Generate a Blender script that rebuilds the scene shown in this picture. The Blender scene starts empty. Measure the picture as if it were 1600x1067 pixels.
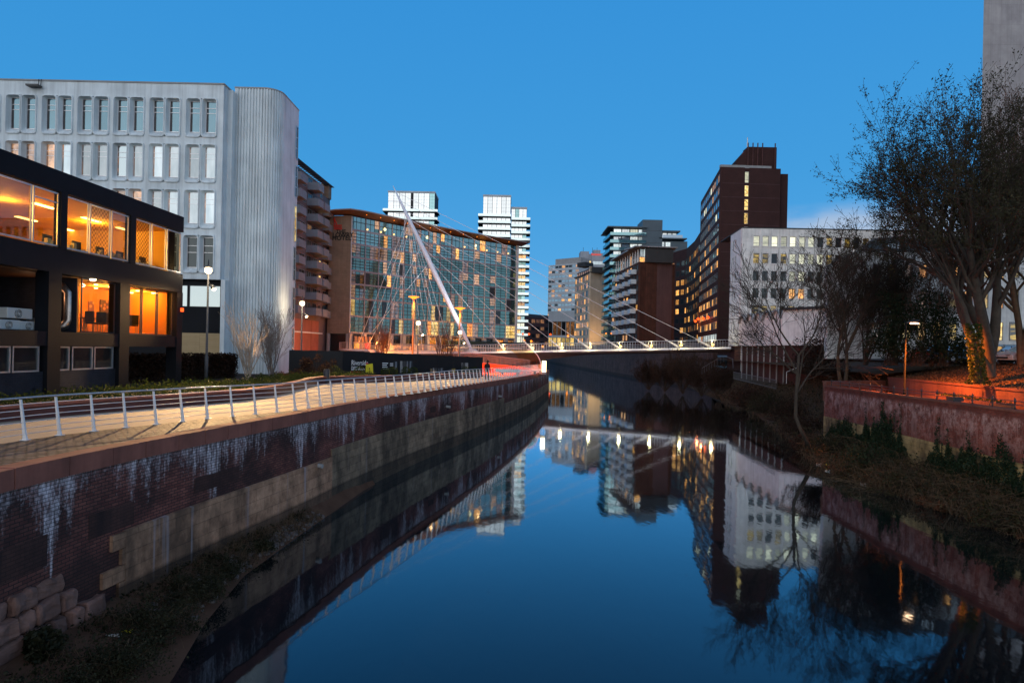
import bpy, math, random
import numpy as np
from mathutils import Vector, Matrix
RND = random.Random(11)
U = RND.uniform
scene = bpy.context.scene
COL = scene.collection
PI = math.pi

# ------------------------------------------------------------------ camera model
F, CX, CY, CZ = 1000.0, 800.0, 546.0, 6.3
RHO = math.radians(1.2)
cr, sr = math.cos(RHO), math.sin(RHO)
ZP = 3.6                                     # promenade level above the water

def ray(x, y):
    u, v = x - CX, CY - y
    return (u*cr - v*sr)/F, (u*sr + v*cr)/F
def P(x, y, d):
    rx, rz = ray(x, y)
    return Vector((d*rx, d, CZ + d*rz))
def G(x, y, z):
    rx, rz = ray(x, y)
    d = (z - CZ)/rz
    return Vector((d*rx, d, z))
def XY(x, d):
    u = x - CX
    return Vector((u/cr/F*d, d))            # a point on the horizon row at depth d

class Wall:
    """vertical plane frame: s along, z up, n outwards"""
    def __init__(s, A, B):
        s.A = Vector((A[0], A[1])); B = Vector((B[0], B[1]))
        s.L = (B - s.A).length; s.t = (B - s.A)/s.L
        s.n = Vector((s.t.y, -s.t.x)); s.B = B
    def p(s, a, z, n=0.0):
        q = s.A + s.t*a + s.n*n
        return Vector((q.x, q.y, z))
    def at(s, x, y):
        rx, rz = ray(x, y)
        den = s.n.x*rx + s.n.y
        d = s.n.dot(s.A)/den
        q = Vector((d*rx, d)) - s.A
        return q.dot(s.t), CZ + d*rz

# ------------------------------------------------------------------ mesh builder
class MB:
    def __init__(s):
        s.v = []; s.f = []; s.mi = []; s.m = 0
    def face(s, *pts):
        k = len(s.v)
        s.v.extend([tuple(p) for p in pts]); s.f.append(tuple(range(k, k+len(pts)))); s.mi.append(s.m)
    def hexa(s, b, t):
        k = len(s.v)
        s.v.extend([tuple(p) for p in b] + [tuple(p) for p in t])
        for q in ((0,3,2,1), (4,5,6,7), (0,1,5,4), (1,2,6,5), (2,3,7,6), (3,0,4,7)):
            s.f.append(tuple(k+i for i in q)); s.mi.append(s.m)
    def box(s, x0, x1, y0, y1, z0, z1):
        s.hexa([(x0,y0,z0),(x1,y0,z0),(x1,y1,z0),(x0,y1,z0)], [(x0,y0,z1),(x1,y0,z1),(x1,y1,z1),(x0,y1,z1)])
    def wb(s, W, s0, s1, z0, z1, n0, n1):
        b = [W.p(s0,z0,n1), W.p(s1,z0,n1), W.p(s1,z0,n0), W.p(s0,z0,n0)]
        t = [W.p(s0,z1,n1), W.p(s1,z1,n1), W.p(s1,z1,n0), W.p(s0,z1,n0)]
        s.hexa(b, t)
    def wq(s, W, s0, s1, z0, z1, n=0.0):
        s.face(W.p(s0,z0,n), W.p(s1,z0,n), W.p(s1,z1,n), W.p(s0,z1,n))
    def wpoly(s, W, pts, n0, n1):
        """polygon in the wall plane (s,z) extruded from n0 to n1"""
        k = len(s.v); c = len(pts)
        s.v.extend([tuple(W.p(a,z,n1)) for a,z in pts] + [tuple(W.p(a,z,n0)) for a,z in pts])
        s.f.append(tuple(range(k, k+c))); s.mi.append(s.m)
        s.f.append(tuple(range(k+2*c-1, k+c-1, -1))); s.mi.append(s.m)
        for i in range(c):
            j = (i+1) % c
            s.f.append((k+j, k+i, k+c+i, k+c+j)); s.mi.append(s.m)
    def prism(s, poly, z0, z1):
        k = len(s.v); c = len(poly)
        zb = z0 if hasattr(z0, '__len__') else [z0]*c
        zt = z1 if hasattr(z1, '__len__') else [z1]*c
        s.v.extend([(p[0],p[1],zb[i]) for i,p in enumerate(poly)] + [(p[0],p[1],zt[i]) for i,p in enumerate(poly)])
        s.f.append(tuple(range(k+c-1, k-1, -1))); s.mi.append(s.m)
        s.f.append(tuple(range(k+c, k+2*c))); s.mi.append(s.m)
        for i in range(c):
            j = (i+1) % c
            s.f.append((k+i, k+j, k+c+j, k+c+i)); s.mi.append(s.m)
    def path(s, pts, rad, n=6, cap=True):
        pts = [Vector(p) for p in pts]
        if not hasattr(rad, '__len__'): rad = [rad]*len(pts)
        k0 = len(s.v); up = None
        for i, p in enumerate(pts):
            d = (pts[min(i+1, len(pts)-1)] - pts[max(i-1, 0)])
            if d.length < 1e-9: d = Vector((0,0,1))
            d.normalize()
            if up is None:
                up = Vector((0,0,1)) if abs(d.z) < .9 else Vector((1,0,0))
            a = d.cross(up)
            if a.length < 1e-6: a = d.cross(Vector((0,1,0)))
            a.normalize(); b = a.cross(d); up = b
            for j in range(n):
                w = 2*PI*j/n
                s.v.append(tuple(p + (a*math.cos(w) + b*math.sin(w))*rad[i]))
        for i in range(len(pts)-1):
            for j in range(n):
                k = k0+i*n; j2 = (j+1) % n
                s.f.append((k+j, k+j2, k+n+j2, k+n+j)); s.mi.append(s.m)
        if cap:
            s.f.append(tuple(range(k0+n-1, k0-1, -1))); s.mi.append(s.m)
            e = k0+(len(pts)-1)*n
            s.f.append(tuple(range(e, e+n))); s.mi.append(s.m)
    def lathe(s, c, prof, n=12):
        c = Vector(c)
        s.path([c + Vector((0,0,z)) for r,z in prof], [max(r,1e-4) for r,z in prof], n)
    def build(s, name, mat, root=None, loc=None, label=None, smooth=False, kind=None, uv=True):
        o = Vector((0,0,0))
        if loc is not None: o = Vector(loc)
        base = o.copy()
        q = root
        while q is not None:
            base = base + q.location if q.parent is None or True else base
            q = q.parent
        me = bpy.data.meshes.new(name)
        V = np.array(s.v, dtype=np.float64).reshape(-1, 3)
        uvdata = None
        me.from_pydata((V - np.array(base)).tolist(), [], s.f)
        mats = mat if isinstance(mat, (list, tuple)) else [mat]
        for m in mats: me.materials.append(m)
        if len(mats) > 1: me.polygons.foreach_set('material_index', s.mi)
        if smooth: me.polygons.foreach_set('use_smooth', [True]*len(s.f))
        if uv and len(s.f) < 60000:
            nl = len(me.loops)
            nor = np.zeros(len(s.f)*3); me.polygons.foreach_get('normal', nor); nor = nor.reshape(-1,3)
            tot = np.zeros(len(s.f), dtype=np.int32); me.polygons.foreach_get('loop_total', tot)
            vi = np.zeros(nl, dtype=np.int32); me.loops.foreach_get('vertex_index', vi)
            N = np.repeat(nor, tot, axis=0); pt = V[vi]
            hz = np.hypot(N[:,0], N[:,1]); flat = np.abs(N[:,2]) > .8
            h = np.where(hz < 1e-6, 1, hz)
            tx, ty = -N[:,1]/h, N[:,0]/h
            uu = np.where(flat, pt[:,0], pt[:,0]*tx + pt[:,1]*ty)
            vv = np.where(flat, pt[:,1], pt[:,2])
            lay = me.uv_layers.new(name='UVMap')
            lay.data.foreach_set('uv', np.stack([uu, vv], 1).ravel().astype(np.float32))
        me.update()
        ob = bpy.data.objects.new(name, me); COL.objects.link(ob)
        ob.location = o
        if root is not None: ob.parent = root
        if label: ob['label'] = label
        if kind: ob['kind'] = kind
        return ob

def tag(o, label, cat, group=None):
    o['label'] = label; o['category'] = cat
    if group: o['group'] = group
    return o
def thing(name, label, cat, loc=(0,0,0), group=None):
    o = bpy.data.objects.new(name, None); COL.objects.link(o)
    o.location = Vector(loc); o.empty_display_size = .3
    return tag(o, label, cat, group)
def struct(mb, name, mat, **k):
    return mb.build(name, mat, kind='structure', **k)
def copy_tree(o, parent=None):
    c = o.copy(); COL.objects.link(c)
    if parent is not None: c.parent = parent
    for ch in [x for x in COL.objects if x.parent is o]:
        copy_tree(ch, c)
    return c

# ------------------------------------------------------------------ materials
class NT:
    def __init__(s, name):
        s.mat = bpy.data.materials.new(name); s.mat.use_nodes = True
        s.t = s.mat.node_tree; s.t.nodes.clear()
        s.out = s.t.nodes.new('ShaderNodeOutputMaterial')
    def n(s, typ, **kw):
        nd = s.t.nodes.new('ShaderNode'+typ)
        for k, v in kw.items():
            if k.startswith('i_'):
                nm = k[2:].replace('_', ' ')
                s.set(nd, nm, v)
            else: setattr(nd, k, v)
        return nd
    def set(s, nd, nm, v):
        sock = nd.inputs[nm] if not isinstance(nm, int) else nd.inputs[nm]
        if hasattr(v, 'is_output') or isinstance(v, bpy.types.NodeSocket): s.t.links.new(v, sock)
        else:
            if sock.type == 'RGBA' and len(v) == 3: v = (*v, 1)
            sock.default_value = v
    def math(s, op, a, b=0.0, c=0.0, clamp=False):
        nd = s.t.nodes.new('ShaderNodeMath'); nd.operation = op; nd.use_clamp = clamp
        for i, v in enumerate((a, b, c)): s.set(nd, i, v)
        return nd.outputs[0]
    def mix(s, fac, a, b, blend='MIX'):
        nd = s.t.nodes.new('ShaderNodeMixRGB'); nd.blend_type = blend
        s.set(nd, 0, fac); s.set(nd, 1, a); s.set(nd, 2, b)
        return nd.outputs[0]
    def ramp(s, fac, stops, interp='LINEAR'):
        nd = s.t.nodes.new('ShaderNodeValToRGB'); e = nd.color_ramp.elements
        nd.color_ramp.interpolation = interp
        while len(e) < len(stops): e.new(.5)
        for i, (p, c) in enumerate(stops):
            e[i].position = p; e[i].color = (*c, 1) if hasattr(c, '__len__') else (c, c, c, 1)
        s.set(nd, 0, fac)
        return nd.outputs[0]
    def pos(s): return s.n('NewGeometry').outputs['Position']
    def uv(s): return s.n('UVMap').outputs[0]
    def mapped(s, v, sc, loc=(0,0,0)):
        nd = s.n('Mapping'); s.set(nd, 'Vector', v); nd.inputs['Scale'].default_value = sc; nd.inputs['Location'].default_value = loc
        return nd.outputs[0]
    def noise(s, v, scale, det=4, rough=.55, out=0):
        nd = s.n('TexNoise'); s.set(nd, 'Vector', v); nd.inputs['Scale'].default_value = scale
        nd.inputs['Detail'].default_value = det; nd.inputs['Roughness'].default_value = rough
        return nd.outputs[out]
    def bump(s, h, strength, dist=.02):
        nd = s.n('Bump'); s.set(nd, 'Height', h); nd.inputs['Strength'].default_value = strength; nd.inputs['Distance'].default_value = dist
        return nd.outputs[0]
    def done(s, sh):
        s.t.links.new(sh, s.out.inputs[0]); return s.mat
    def pbr(s, col, rough=.7, metal=0., normal=None, emit=None, es=0., spec=.4):
        b = s.n('BsdfPrincipled')
        s.set(b, 'Base Color', col); s.set(b, 'Roughness', rough); s.set(b, 'Metallic', metal)
        b.inputs['Specular IOR Level'].default_value = spec
        if normal is not None: s.set(b, 'Normal', normal)
        if emit is not None:
            s.set(b, 'Emission Color', emit); s.set(b, 'Emission Strength', es)
        return b.outputs[0]

def sc3(c, k): return tuple(min(1, max(0, x*k)) for x in c)
def mat(name, col, rough=.75, var=.25, scale=1.5, bump=.15, metal=0., streak=0., fine=14., col2=None, spec=.35):
    t = NT(name); p = t.pos()
    n1 = t.noise(p, scale, 5, .6)
    c = t.mix(t.ramp(n1, [(.3, 0), (.7, 1)]), sc3(col, 1-var), col2 or sc3(col, 1+var))
    n2 = t.noise(p, fine, 3, .6)
    c = t.mix(.35*min(1, var*2), c, t.mix(n2, sc3(col, .55), sc3(col, 1.35)))
    if streak:
        n3 = t.noise(t.mapped(p, (2.2, 2.2, .12)), 1.0, 5, .65)
        c = t.mix(t.math('MULTIPLY', t.ramp(n3, [(.45, 0), (.72, 1)]), streak), c, sc3(col, .35))
    r = t.math('ADD', t.math('MULTIPLY', n2, .2), rough-.1)
    return t.done(t.pbr(c, r, metal, t.bump(n2, bump) if bump else None, spec=spec))

def brick(name, c1, c2, mortar, bw=.225, bh=.075, ms=.01, rough=.85, var=.5, streak=.3, bump=.4, dirt=(.01,.01,.012), offset=.5):
    t = NT(name); uv = t.uv(); p = t.pos()
    b = t.n('TexBrick'); t.set(b, 'Vector', uv)
    b.offset = offset
    for k, v in (('Color1', c1), ('Color2', c2), ('Mortar', mortar)): t.set(b, k, v)
    b.inputs['Scale'].default_value = 1.0; b.inputs['Mortar Size'].default_value = ms
    b.inputs['Brick Width'].default_value = bw; b.inputs['Row Height'].default_value = bh
    b.inputs['Mortar Smooth'].default_value = .3; b.inputs['Bias'].default_value = 0.
    n1 = t.noise(p, .6, 6, .65)
    c = t.mix(var, b.outputs[0], t.mix(t.ramp(n1, [(.3, 0), (.7, 1)]), sc3(c1, .5), sc3(c2, 1.3)), 'MIX')
    if streak:
        n3 = t.noise(t.mapped(p, (2., 2., .1)), 1., 5, .65)
        c = t.mix(t.math('MULTIPLY', t.ramp(n3, [(.42, 0), (.7, 1)]), streak), c, dirt)
    h = t.math('ADD', t.math('MULTIPLY', b.outputs[1], -1.), t.math('MULTIPLY', t.noise(p, 25, 3), .5))
    return t.done(t.pbr(c, rough, 0., t.bump(h, bump, .015), spec=.25))

def glass(name, base=(.01,.014,.016), refl=.35, tint=(.8,.95,1.), rough=.03, warp=.004, n=0.):
    """reflective dark window glass"""
    t = NT(name); p = t.pos()
    g = t.n('BsdfGlossy'); t.set(g, 'Color', tint); g.inputs['Roughness'].default_value = rough
    t.set(g, 'Normal', t.bump(t.noise(p, .5, 2), warp*20, .05))
    oi = t.n('ObjectInfo').outputs['Random']
    c = t.mix(t.noise(t.mapped(p, (1.,1.,.6)), 1.3, 3), sc3(base, .3), sc3(base, 2.))
    d = t.pbr(c, .3, 0., spec=.1)
    fr = t.n('LayerWeight'); fr.inputs['Blend'].default_value = .35
    fac = t.math('ADD', t.math('MULTIPLY', fr.outputs['Fresnel'], .35), t.math('MULTIPLY', t.math('ADD', .88, t.math('MULTIPLY', oi, .24)), refl), clamp=True)
    m = t.n('MixShader'); t.set(m, 0, fac); t.set(m, 1, d); t.set(m, 2, g.outputs[0])
    return t.done(m.outputs[0])

def lit(name, c1, c2, strength, refl=.1, sc=(1.2,1.2,.9), blinds=0., contrast=1., dark=.75):
    """window of a lit room: patchy warm interior seen through a pane"""
    t = NT(name); p = t.pos()
    oi = t.n('ObjectInfo').outputs['Random']
    off = t.n('CombineXYZ'); t.set(off, 0, t.math('MULTIPLY', oi, 37.)); t.set(off, 1, t.math('MULTIPLY', oi, 91.))
    va = t.n('VectorMath'); va.operation = 'ADD'; t.set(va, 0, t.mapped(p, sc)); t.set(va, 1, off.outputs[0])
    n1 = t.noise(va.outputs[0], 1.0, 3, .6)
    f = t.ramp(n1, [(.5-.2/contrast, 0), (.5+.2/contrast, 1)])
    c = t.mix(f, c1, c2)
    n2 = t.noise(va.outputs[0], 2.6, 2, .5)
    c = t.mix(t.ramp(n2, [(.36, dark), (.56, 0.)]), c, sc3(c1, .12))
    if blinds:
        w = t.n('TexWave'); w.wave_type = 'BANDS'; w.bands_direction = 'Z'
        t.set(w, 'Vector', p); w.inputs['Scale'].default_value = 3.; w.inputs['Distortion'].default_value = .3
        c = t.mix(t.math('MULTIPLY', w.outputs[1], blinds), c, sc3(c1, .4))
    e = t.n('Emission'); t.set(e, 'Color', c)
    t.set(e, 'Strength', t.math('MULTIPLY', t.math('ADD', .45, t.math('MULTIPLY', oi, 1.1)), strength))
    g = t.n('BsdfGlossy'); g.inputs['Roughness'].default_value = .04; t.set(g, 'Color', (.9,.95,1.))
    m = t.n('MixShader'); t.set(m, 0, refl); t.set(m, 1, e.outputs[0]); t.set(m, 2, g.outputs[0])
    return t.done(m.outputs[0])

def emis(name, col, s):
    t = NT(name); e = t.n('Emission'); t.set(e, 'Color', col); e.inputs['Strength'].default_value = s
    return t.done(e.outputs[0])

def leaf(name, c1, c2, rough=.6):
    t = NT(name); p = t.pos()
    f = t.ramp(t.noise(p, 2.2, 5, .7), [(.35, 0), (.65, 1)])
    c = t.mix(f, c1, c2)
    d = t.n('BsdfDiffuse'); t.set(d, 'Color', c)
    tr = t.n('BsdfTranslucent'); t.set(tr, 'Color', c)
    g = t.n('BsdfGlossy'); g.inputs['Roughness'].default_value = .45; t.set(g, 'Color', (.6,.6,.6))
    m = t.n('MixShader'); m.inputs[0].default_value = .25; t.set(m, 1, d.outputs[0]); t.set(m, 2, tr.outputs[0])
    m2 = t.n('MixShader'); m2.inputs[0].default_value = .012; t.set(m2, 1, m.outputs[0]); t.set(m2, 2, g.outputs[0])
    return t.done(m2.outputs[0])

M = {}
M['white_conc'] = mat('white_concrete', (.68,.74,.75), .8, .14, .5, .2, streak=.42)
M['white_paint'] = mat('white_painted_steel', (.75,.75,.75), .35, .05, 2, .02, spec=.5)
M['pale_stone'] = mat('pale_portland_stone', (.74,.73,.69), .85, .22, .8, .25, streak=.42)
M['grey_conc'] = mat('grey_concrete', (.33,.32,.31), .85, .15, .7, .2, streak=.25)
M['dark_metal'] = mat('dark_metal', (.03,.03,.033), .45, .2, 2, .03, spec=.5)
M['grey_metal'] = mat('grey_metal', (.22,.23,.25), .45, .15, 2, .03, spec=.5)
M['mast_white'] = mat('cool_white_mast_paint', (.72,.76,.82), .4, .04, 2, .02, spec=.4)
M['steel'] = mat('brushed_steel', (.6,.6,.62), .35, .1, 4, .02, metal=.8)
M['black_clad'] = mat('black_cladding_panels', (.009,.010,.013), .6, .3, .6, .05, streak=.2, spec=.12)
M['black_brick'] = brick('dark_engineering_brick', (.02,.022,.028), (.035,.035,.045), (.012,.012,.014))
M['timber_soffit'] = mat('timber_soffit', (.16,.08,.04), .6, .3, 1., .1)
M['bronze_soffit'] = mat('bronze_soffit', (.12,.06,.035), .5, .25, .4, .05)
M['buff_stone'] = brick('buff_stone_cladding', (.24,.175,.12), (.28,.2,.14), (.16,.12,.085), .9, .45, .012, .8, .3, .15, .15)
M['red_stone'] = mat('red_sandstone', (.27,.095,.065), .85, .3, 1.2, .25, streak=.35, fine=8)
M['red_brick'] = brick('red_brick', (.15,.05,.035), (.2,.075,.05), (.16,.12,.1))
M['maroon_brick'] = brick('maroon_brick', (.05,.02,.018), (.065,.026,.022), (.035,.02,.018), var=.3, streak=.1)
M['purple_render'] = mat('purple_brown_cladding', (.085,.045,.046), .8, .2, .3, .1, streak=.3)
M['rust_brick'] = brick('rust_brick', (.06,.023,.016), (.10,.038,.024), (.05,.03,.025))
M['slate_clad'] = mat('slate_grey_cladding', (.07,.1,.12), .5, .12, .4, .03, spec=.4)
M['roof_dark'] = mat('dark_roof', (.03,.032,.035), .7, .2, .6, .1)
M['beige_render'] = mat('beige_render', (.47,.38,.28), .85, .12, .35, .1, streak=.2)
M['far_white'] = mat('far_white_panel', (.5,.52,.53), .7, .1, .3, .05, streak=.15)
M['balcony'] = mat('balcony_grey_panel', (.20,.225,.255), .6, .15, .8, .05, streak=.15)
M['balcony_pale'] = mat('balcony_pale_panel', (.5,.56,.6), .5, .1, .8, .05)
M['mauve_panel'] = mat('mauve_cladding', (.14,.1,.115), .6, .2, .5, .05)
M['glass'] = glass('window_glass', refl=.38)
M['glass_teal'] = glass('teal_window_glass', (.035,.085,.088), .36, (.55,.93,.95))
M['glass_sky'] = glass('sky_blue_window_glass', (.03,.10,.145), .16, (.6,.9,1.))
M['glass_teal_d'] = glass('deep_teal_window_glass', (.03,.06,.055), .2, (.55,.95,.88))
M['glass_bright'] = glass('mirror_window_glass', (.1,.12,.12), .56, (.95,1.,1.), .02)
M['glass_dim'] = glass('dim_window_glass', (.010,.011,.013), .03)
M['glass_blind'] = lit('window_with_white_blind', (.40,.54,.62), (.72,.84,.90), .86, .12, (.8,.8,.3), dark=.12)
M['lit_warm'] = lit('warm_lit_window', (.9,.30,.05), (1.,.58,.18), 1.45, .08)
M['lit_dim'] = lit('dim_lit_window', (.06,.035,.02), (.42,.17,.05), 1., .2, contrast=1.6)
M['lit_soft'] = lit('soft_lit_window', (.34,.17,.085), (.85,.44,.2), 1.0, .14, contrast=.9, dark=.5)
M['lit_yellow'] = lit('yellow_lit_window', (.9,.48,.1), (1.,.8,.32), 1.15, .08)
M['lit_pale'] = lit('pale_lit_window', (.6,.62,.45), (1.,.97,.7), 1.1, .1, (.8,.8,1.6), dark=.25)
M['lit_half'] = lit('partly_lit_window', (.006,.006,.006), (.55,.36,.05), .9, .1, (.6,.6,2.6), contrast=1.8)
M['lit_white'] = lit('white_lit_window', (.55,.72,.72), (1.,1.,.95), 1.1, .25, dark=.4)
M['lit_orange'] = lit('orange_lit_window', (.9,.18,.02), (1.,.42,.07), 1.1, .08)
M['lamp_white'] = emis('lamp_warm_white', (1.,.74,.42), 12)
M['lamp_orange'] = emis('lamp_orange', (1.,.24,.02), 3.2)
M['lamp_red'] = emis('lamp_red', (1.,.09,.015), 2.6)
M['lamp_yellow'] = emis('lamp_yellow', (1.,.56,.12), 5)
M['letter_black'] = mat('black_lettering', (.008,.008,.008), .5, .1, 1, 0)
M['letter_white'] = mat('white_lettering', (.85,.85,.85), .6, .05, 1, 0)
M['letter_red'] = mat('red_lettering', (.5,.03,.02), .6, .05, 1, 0)
M['sign_red'] = emis('red_neon_letters', (1.,.07,.04), 1.0)
M['yellow_poster'] = mat('yellow_poster', (.85,.7,.03), .6, .08, 1, 0)
M['bark'] = mat('bark', (.05,.038,.028), .95, .45, 3, .6, fine=25)
M['bark_pale'] = mat('pale_bark', (.42,.34,.26), .9, .3, 3, .4, fine=20)
M['bark_brown'] = mat('brown_bark', (.09,.055,.032), .95, .4, 3, .5, fine=22)
M['twig'] = mat('twigs', (.038,.026,.018), .95, .3, 3, 0)
M['twig_red'] = mat('reddish_twigs', (.12,.058,.036), .95, .3, 3, 0)
M['leaf_olive'] = leaf('olive_leaves', (.026,.028,.014), (.07,.058,.028))
M['leaf_dark'] = leaf('dark_leaves', (.010,.018,.010), (.030,.042,.018))
M['leaf_rust'] = leaf('rust_leaves', (.05,.025,.013), (.12,.055,.03))
M['leaf_green'] = leaf('green_leaves', (.02,.038,.008), (.07,.085,.02))
M['leaf_weed'] = leaf('weed_leaves', (.017,.020,.009), (.052,.046,.023))
M['leaf_ivy'] = leaf('ivy_leaves', (.012,.026,.013), (.034,.056,.027))
M['leaf_hedge'] = leaf('brown_hedge_leaves', (.02,.012,.008), (.055,.028,.018))
M['dry'] = leaf('dry_stems', (.07,.047,.03), (.17,.115,.07))
M['plastic_white'] = mat('off_white_casing', (.55,.54,.5), .5, .08, 2, .02)
M['rubber'] = mat('black_rubber', (.012,.012,.012), .8, .1, 4, .05)

def rnd_ball(r):
    while True:
        v = Vector((U(-1,1), U(-1,1), U(-1,1)))
        if v.length_squared <= 1: return v*r
def add_leaf(mb, p, size, nrm=None, asp=.5):
    a = Vector((U(-1,1), U(-1,1), U(-1,1))).normalized()
    b = a.cross(Vector((U(-1,1), U(-1,1), U(-1,1))))
    if b.length < 1e-3: return
    b.normalize()
    a *= size*.5; b *= size*asp*.5
    mb.face(p-a, p+b, p+a, p-b)

def grow(mb_w, mb_c, mb_l, p, d, L, r, lev, maxlev, spec):
    """recursive limb; mb_w trunk and main limbs, mb_c small branches, mb_l leaves"""
    if lev >= 1 and Vector(p).z < spec.get('zmin', -99): return
    segs = spec.get('segs', 5) if lev < 2 else 3
    pts = [Vector(p)]; rad = [r]; d = Vector(d).normalized(); q = Vector(p)
    wob = spec.get('wob', .18)
    for i in range(segs):
        d = (d + Vector((U(-1,1), U(-1,1), U(-1,1)))*wob + Vector((0,0,spec.get('up', .06)))).normalized()
        q = q + d*(L/segs); pts.append(q.copy()); rad.append(max(r*(1-(i+1)/segs*(1-spec.get('taper', .5))), spec.get('rmin', .008)))
    mb = mb_w if lev <= spec.get('trunk_lev', 1) else mb_c
    mb.path(pts, rad, (7, 6, 5, 3, 3, 3)[min(lev, 5)], cap=False)
    if lev < maxlev:
        n = spec['kids'][min(lev, len(spec['kids'])-1)]
        for k in range(n):
            f = spec.get('start', .3) + (1-spec.get('start', .3))*(k+U(.3,1))/n if lev == 0 else U(.25, 1.)
            if k == n-1: f = 1.
            f = min(f, 1.); i = min(int(f*segs), segs-1); g = f*segs - i
            b = pts[i].lerp(pts[i+1], g); rb = rad[i]*(1-g) + rad[i+1]*g
            ax = (pts[i+1]-pts[i]).normalized()
            e = ax.orthogonal().normalized(); e = Matrix.Rotation(U(0, 2*PI), 3, ax) @ e
            ang = spec['ang'][min(lev, len(spec['ang'])-1)]*U(.6, 1.25)
            if k == n-1: ang *= .4
            nd = ax*math.cos(ang) + e*math.sin(ang)
            nd.z += spec.get('lift', .0)
            grow(mb_w, mb_c, mb_l, b, nd, L*spec['len'][min(lev, len(spec['len'])-1)]*U(.7, 1.15), max(rb*spec.get('rr', .62), spec.get('rmin', .008)), lev+1, maxlev, spec)
    if lev >= spec.get('leaf_lev', 99) and mb_l is not None:
        for k in range(spec.get('leaves', 6)):
            i = RND.randrange(len(pts)-1)
            c = pts[i].lerp(pts[i+1], U(0,1)) + rnd_ball(spec.get('lspread', .15))
            add_leaf(mb_l, c, spec.get('lsize', .1)*U(.6,1.3))

def tree(name, label, base, first_dirs, L, r, maxlev, spec, bark, twig, leafm=None, group=None, cat='tree'):
    root = thing(name, label, cat, base, group)
    w, c, l = MB(), MB(), MB()
    for dd in first_dirs:
        off = Vector(dd[1]) if len(dd) > 1 and hasattr(dd[0], '__len__') else Vector((0,0,0))
        dv = dd[0] if hasattr(dd[0], '__len__') else dd
        grow(w, c, l, Vector(base)+off, dv, L*U(.9,1.1), r, 0, maxlev, dict(spec, **dd[2]) if hasattr(dd[0], '__len__') and len(dd) > 2 else spec)
    w.build('trunk', bark, root, smooth=True, uv=False)
    c.build('crown', twig, root, uv=False)
    if l.f: l.build('leaves', leafm, root, uv=False)
    return root

def text_mesh(s, size, W, a, z, n, m, root, name='lettering', align='LEFT', ext=.01, sx=1., bold=0.):
    cu = bpy.data.curves.new(name, 'FONT'); cu.body = s; cu.size = size; cu.align_x = align; cu.extrude = ext
    cu.offset = bold; cu.resolution_u = 3
    ob = bpy.data.objects.new(name, cu)
    COL.objects.link(ob)
    dg = bpy.context.evaluated_depsgraph_get()
    me = bpy.data.meshes.new_from_object(ob.evaluated_get(dg))
    bpy.data.objects.remove(ob)
    base = Vector((0,0,0)); q = root
    while q is not None: base = base + q.location; q = q.parent
    for v in me.vertices:
        v.co = W.p(a + v.co.x*sx, z + v.co.y, n + v.co.z) - base
    me.materials.clear(); me.materials.append(m)
    o = bpy.data.objects.new(name, me); COL.objects.link(o)
    if root is not None: o.parent = root
    return o

def grid_wall(mb, W, S0, S1, Z0, Z1, cols, rows, depth, back=.6):
    """a solid wall with recessed openings at cols x rows, panes go at n=-depth"""
    mb.wb(W, S0, S1, Z0, Z1, -back, -depth-.01)
    zs = sorted(rows)
    z = Z0
    for (a, b) in zs:
        if a > z: mb.wb(W, S0, S1, z, a, -depth-.01, 0)
        z = b
    if Z1 > z: mb.wb(W, S0, S1, z, Z1, -depth-.01, 0)
    for (a, b) in zs:
        s = S0
        for (c, d) in sorted(cols):
            if c > s: mb.wb(W, s, c, a, b, -depth-.01, 0)
            s = d
        if S1 > s: mb.wb(W, s, S1, a, b, -depth-.01, 0)

def pane(mb, W, s0, s1, z0, z1, n, fr=.06, bars=(), hbars=(), fm=1):
    mb.m = 0; mb.wq(W, s0, s1, z0, z1, n)
    if fr:
        mb.m = fm
        for a, b, c, d in ((s0, s0+fr, z0, z1), (s1-fr, s1, z0, z1), (s0+fr, s1-fr, z0, z0+fr), (s0+fr, s1-fr, z1-fr, z1)):
            mb.wb(W, a, b, c, d, n+.004, n+.05)
        for b in bars: mb.wb(W, b-fr*.4, b+fr*.4, z0+fr, z1-fr, n+.004, n+.045)
        for b in hbars: mb.wb(W, s0+fr, s1-fr, b-fr*.4, b+fr*.4, n+.004, n+.04)
    mb.m = 0

def windows(root, jobs, name='window', limit=100):
    """jobs: (MB, [materials], centre); the nearest 'limit' become parts, the rest one stuff part"""
    jobs.sort(key=lambda j: (j[2]-Vector((0,0,CZ))).length)
    for mb, ms, c in jobs[:limit]: mb.build(name, ms, root, uv=False)
    rest = jobs[limit:]
    if rest:
        mats = []; out = MB()
        for mb, ms, c in rest:
            k = len(out.v)
            out.v += mb.v
            for f, i in zip(mb.f, mb.mi):
                m = ms[i] if isinstance(ms, (list, tuple)) else ms
                if m not in mats: mats.append(m)
                out.f.append(tuple(k+q for q in f)); out.mi.append(mats.index(m))
        out.build(name, mats, root, uv=False, kind='stuff')

def pick(weights):
    x = RND.random()*sum(w for w, _ in weights)
    for w, m in weights:
        x -= w
        if x <= 0: return m
    return weights[-1][1]
def light(name, typ, loc, power, col, **k):
    l = bpy.data.lights.new(name, typ); l.energy = power; l.color = col
    for a, b in k.items():
        if a != 'rot': setattr(l, a, b)
    o = bpy.data.objects.new(name, l); COL.objects.link(o); o.location = loc
    if 'rot' in k: o.rotation_euler = k['rot']
    return o
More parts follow.
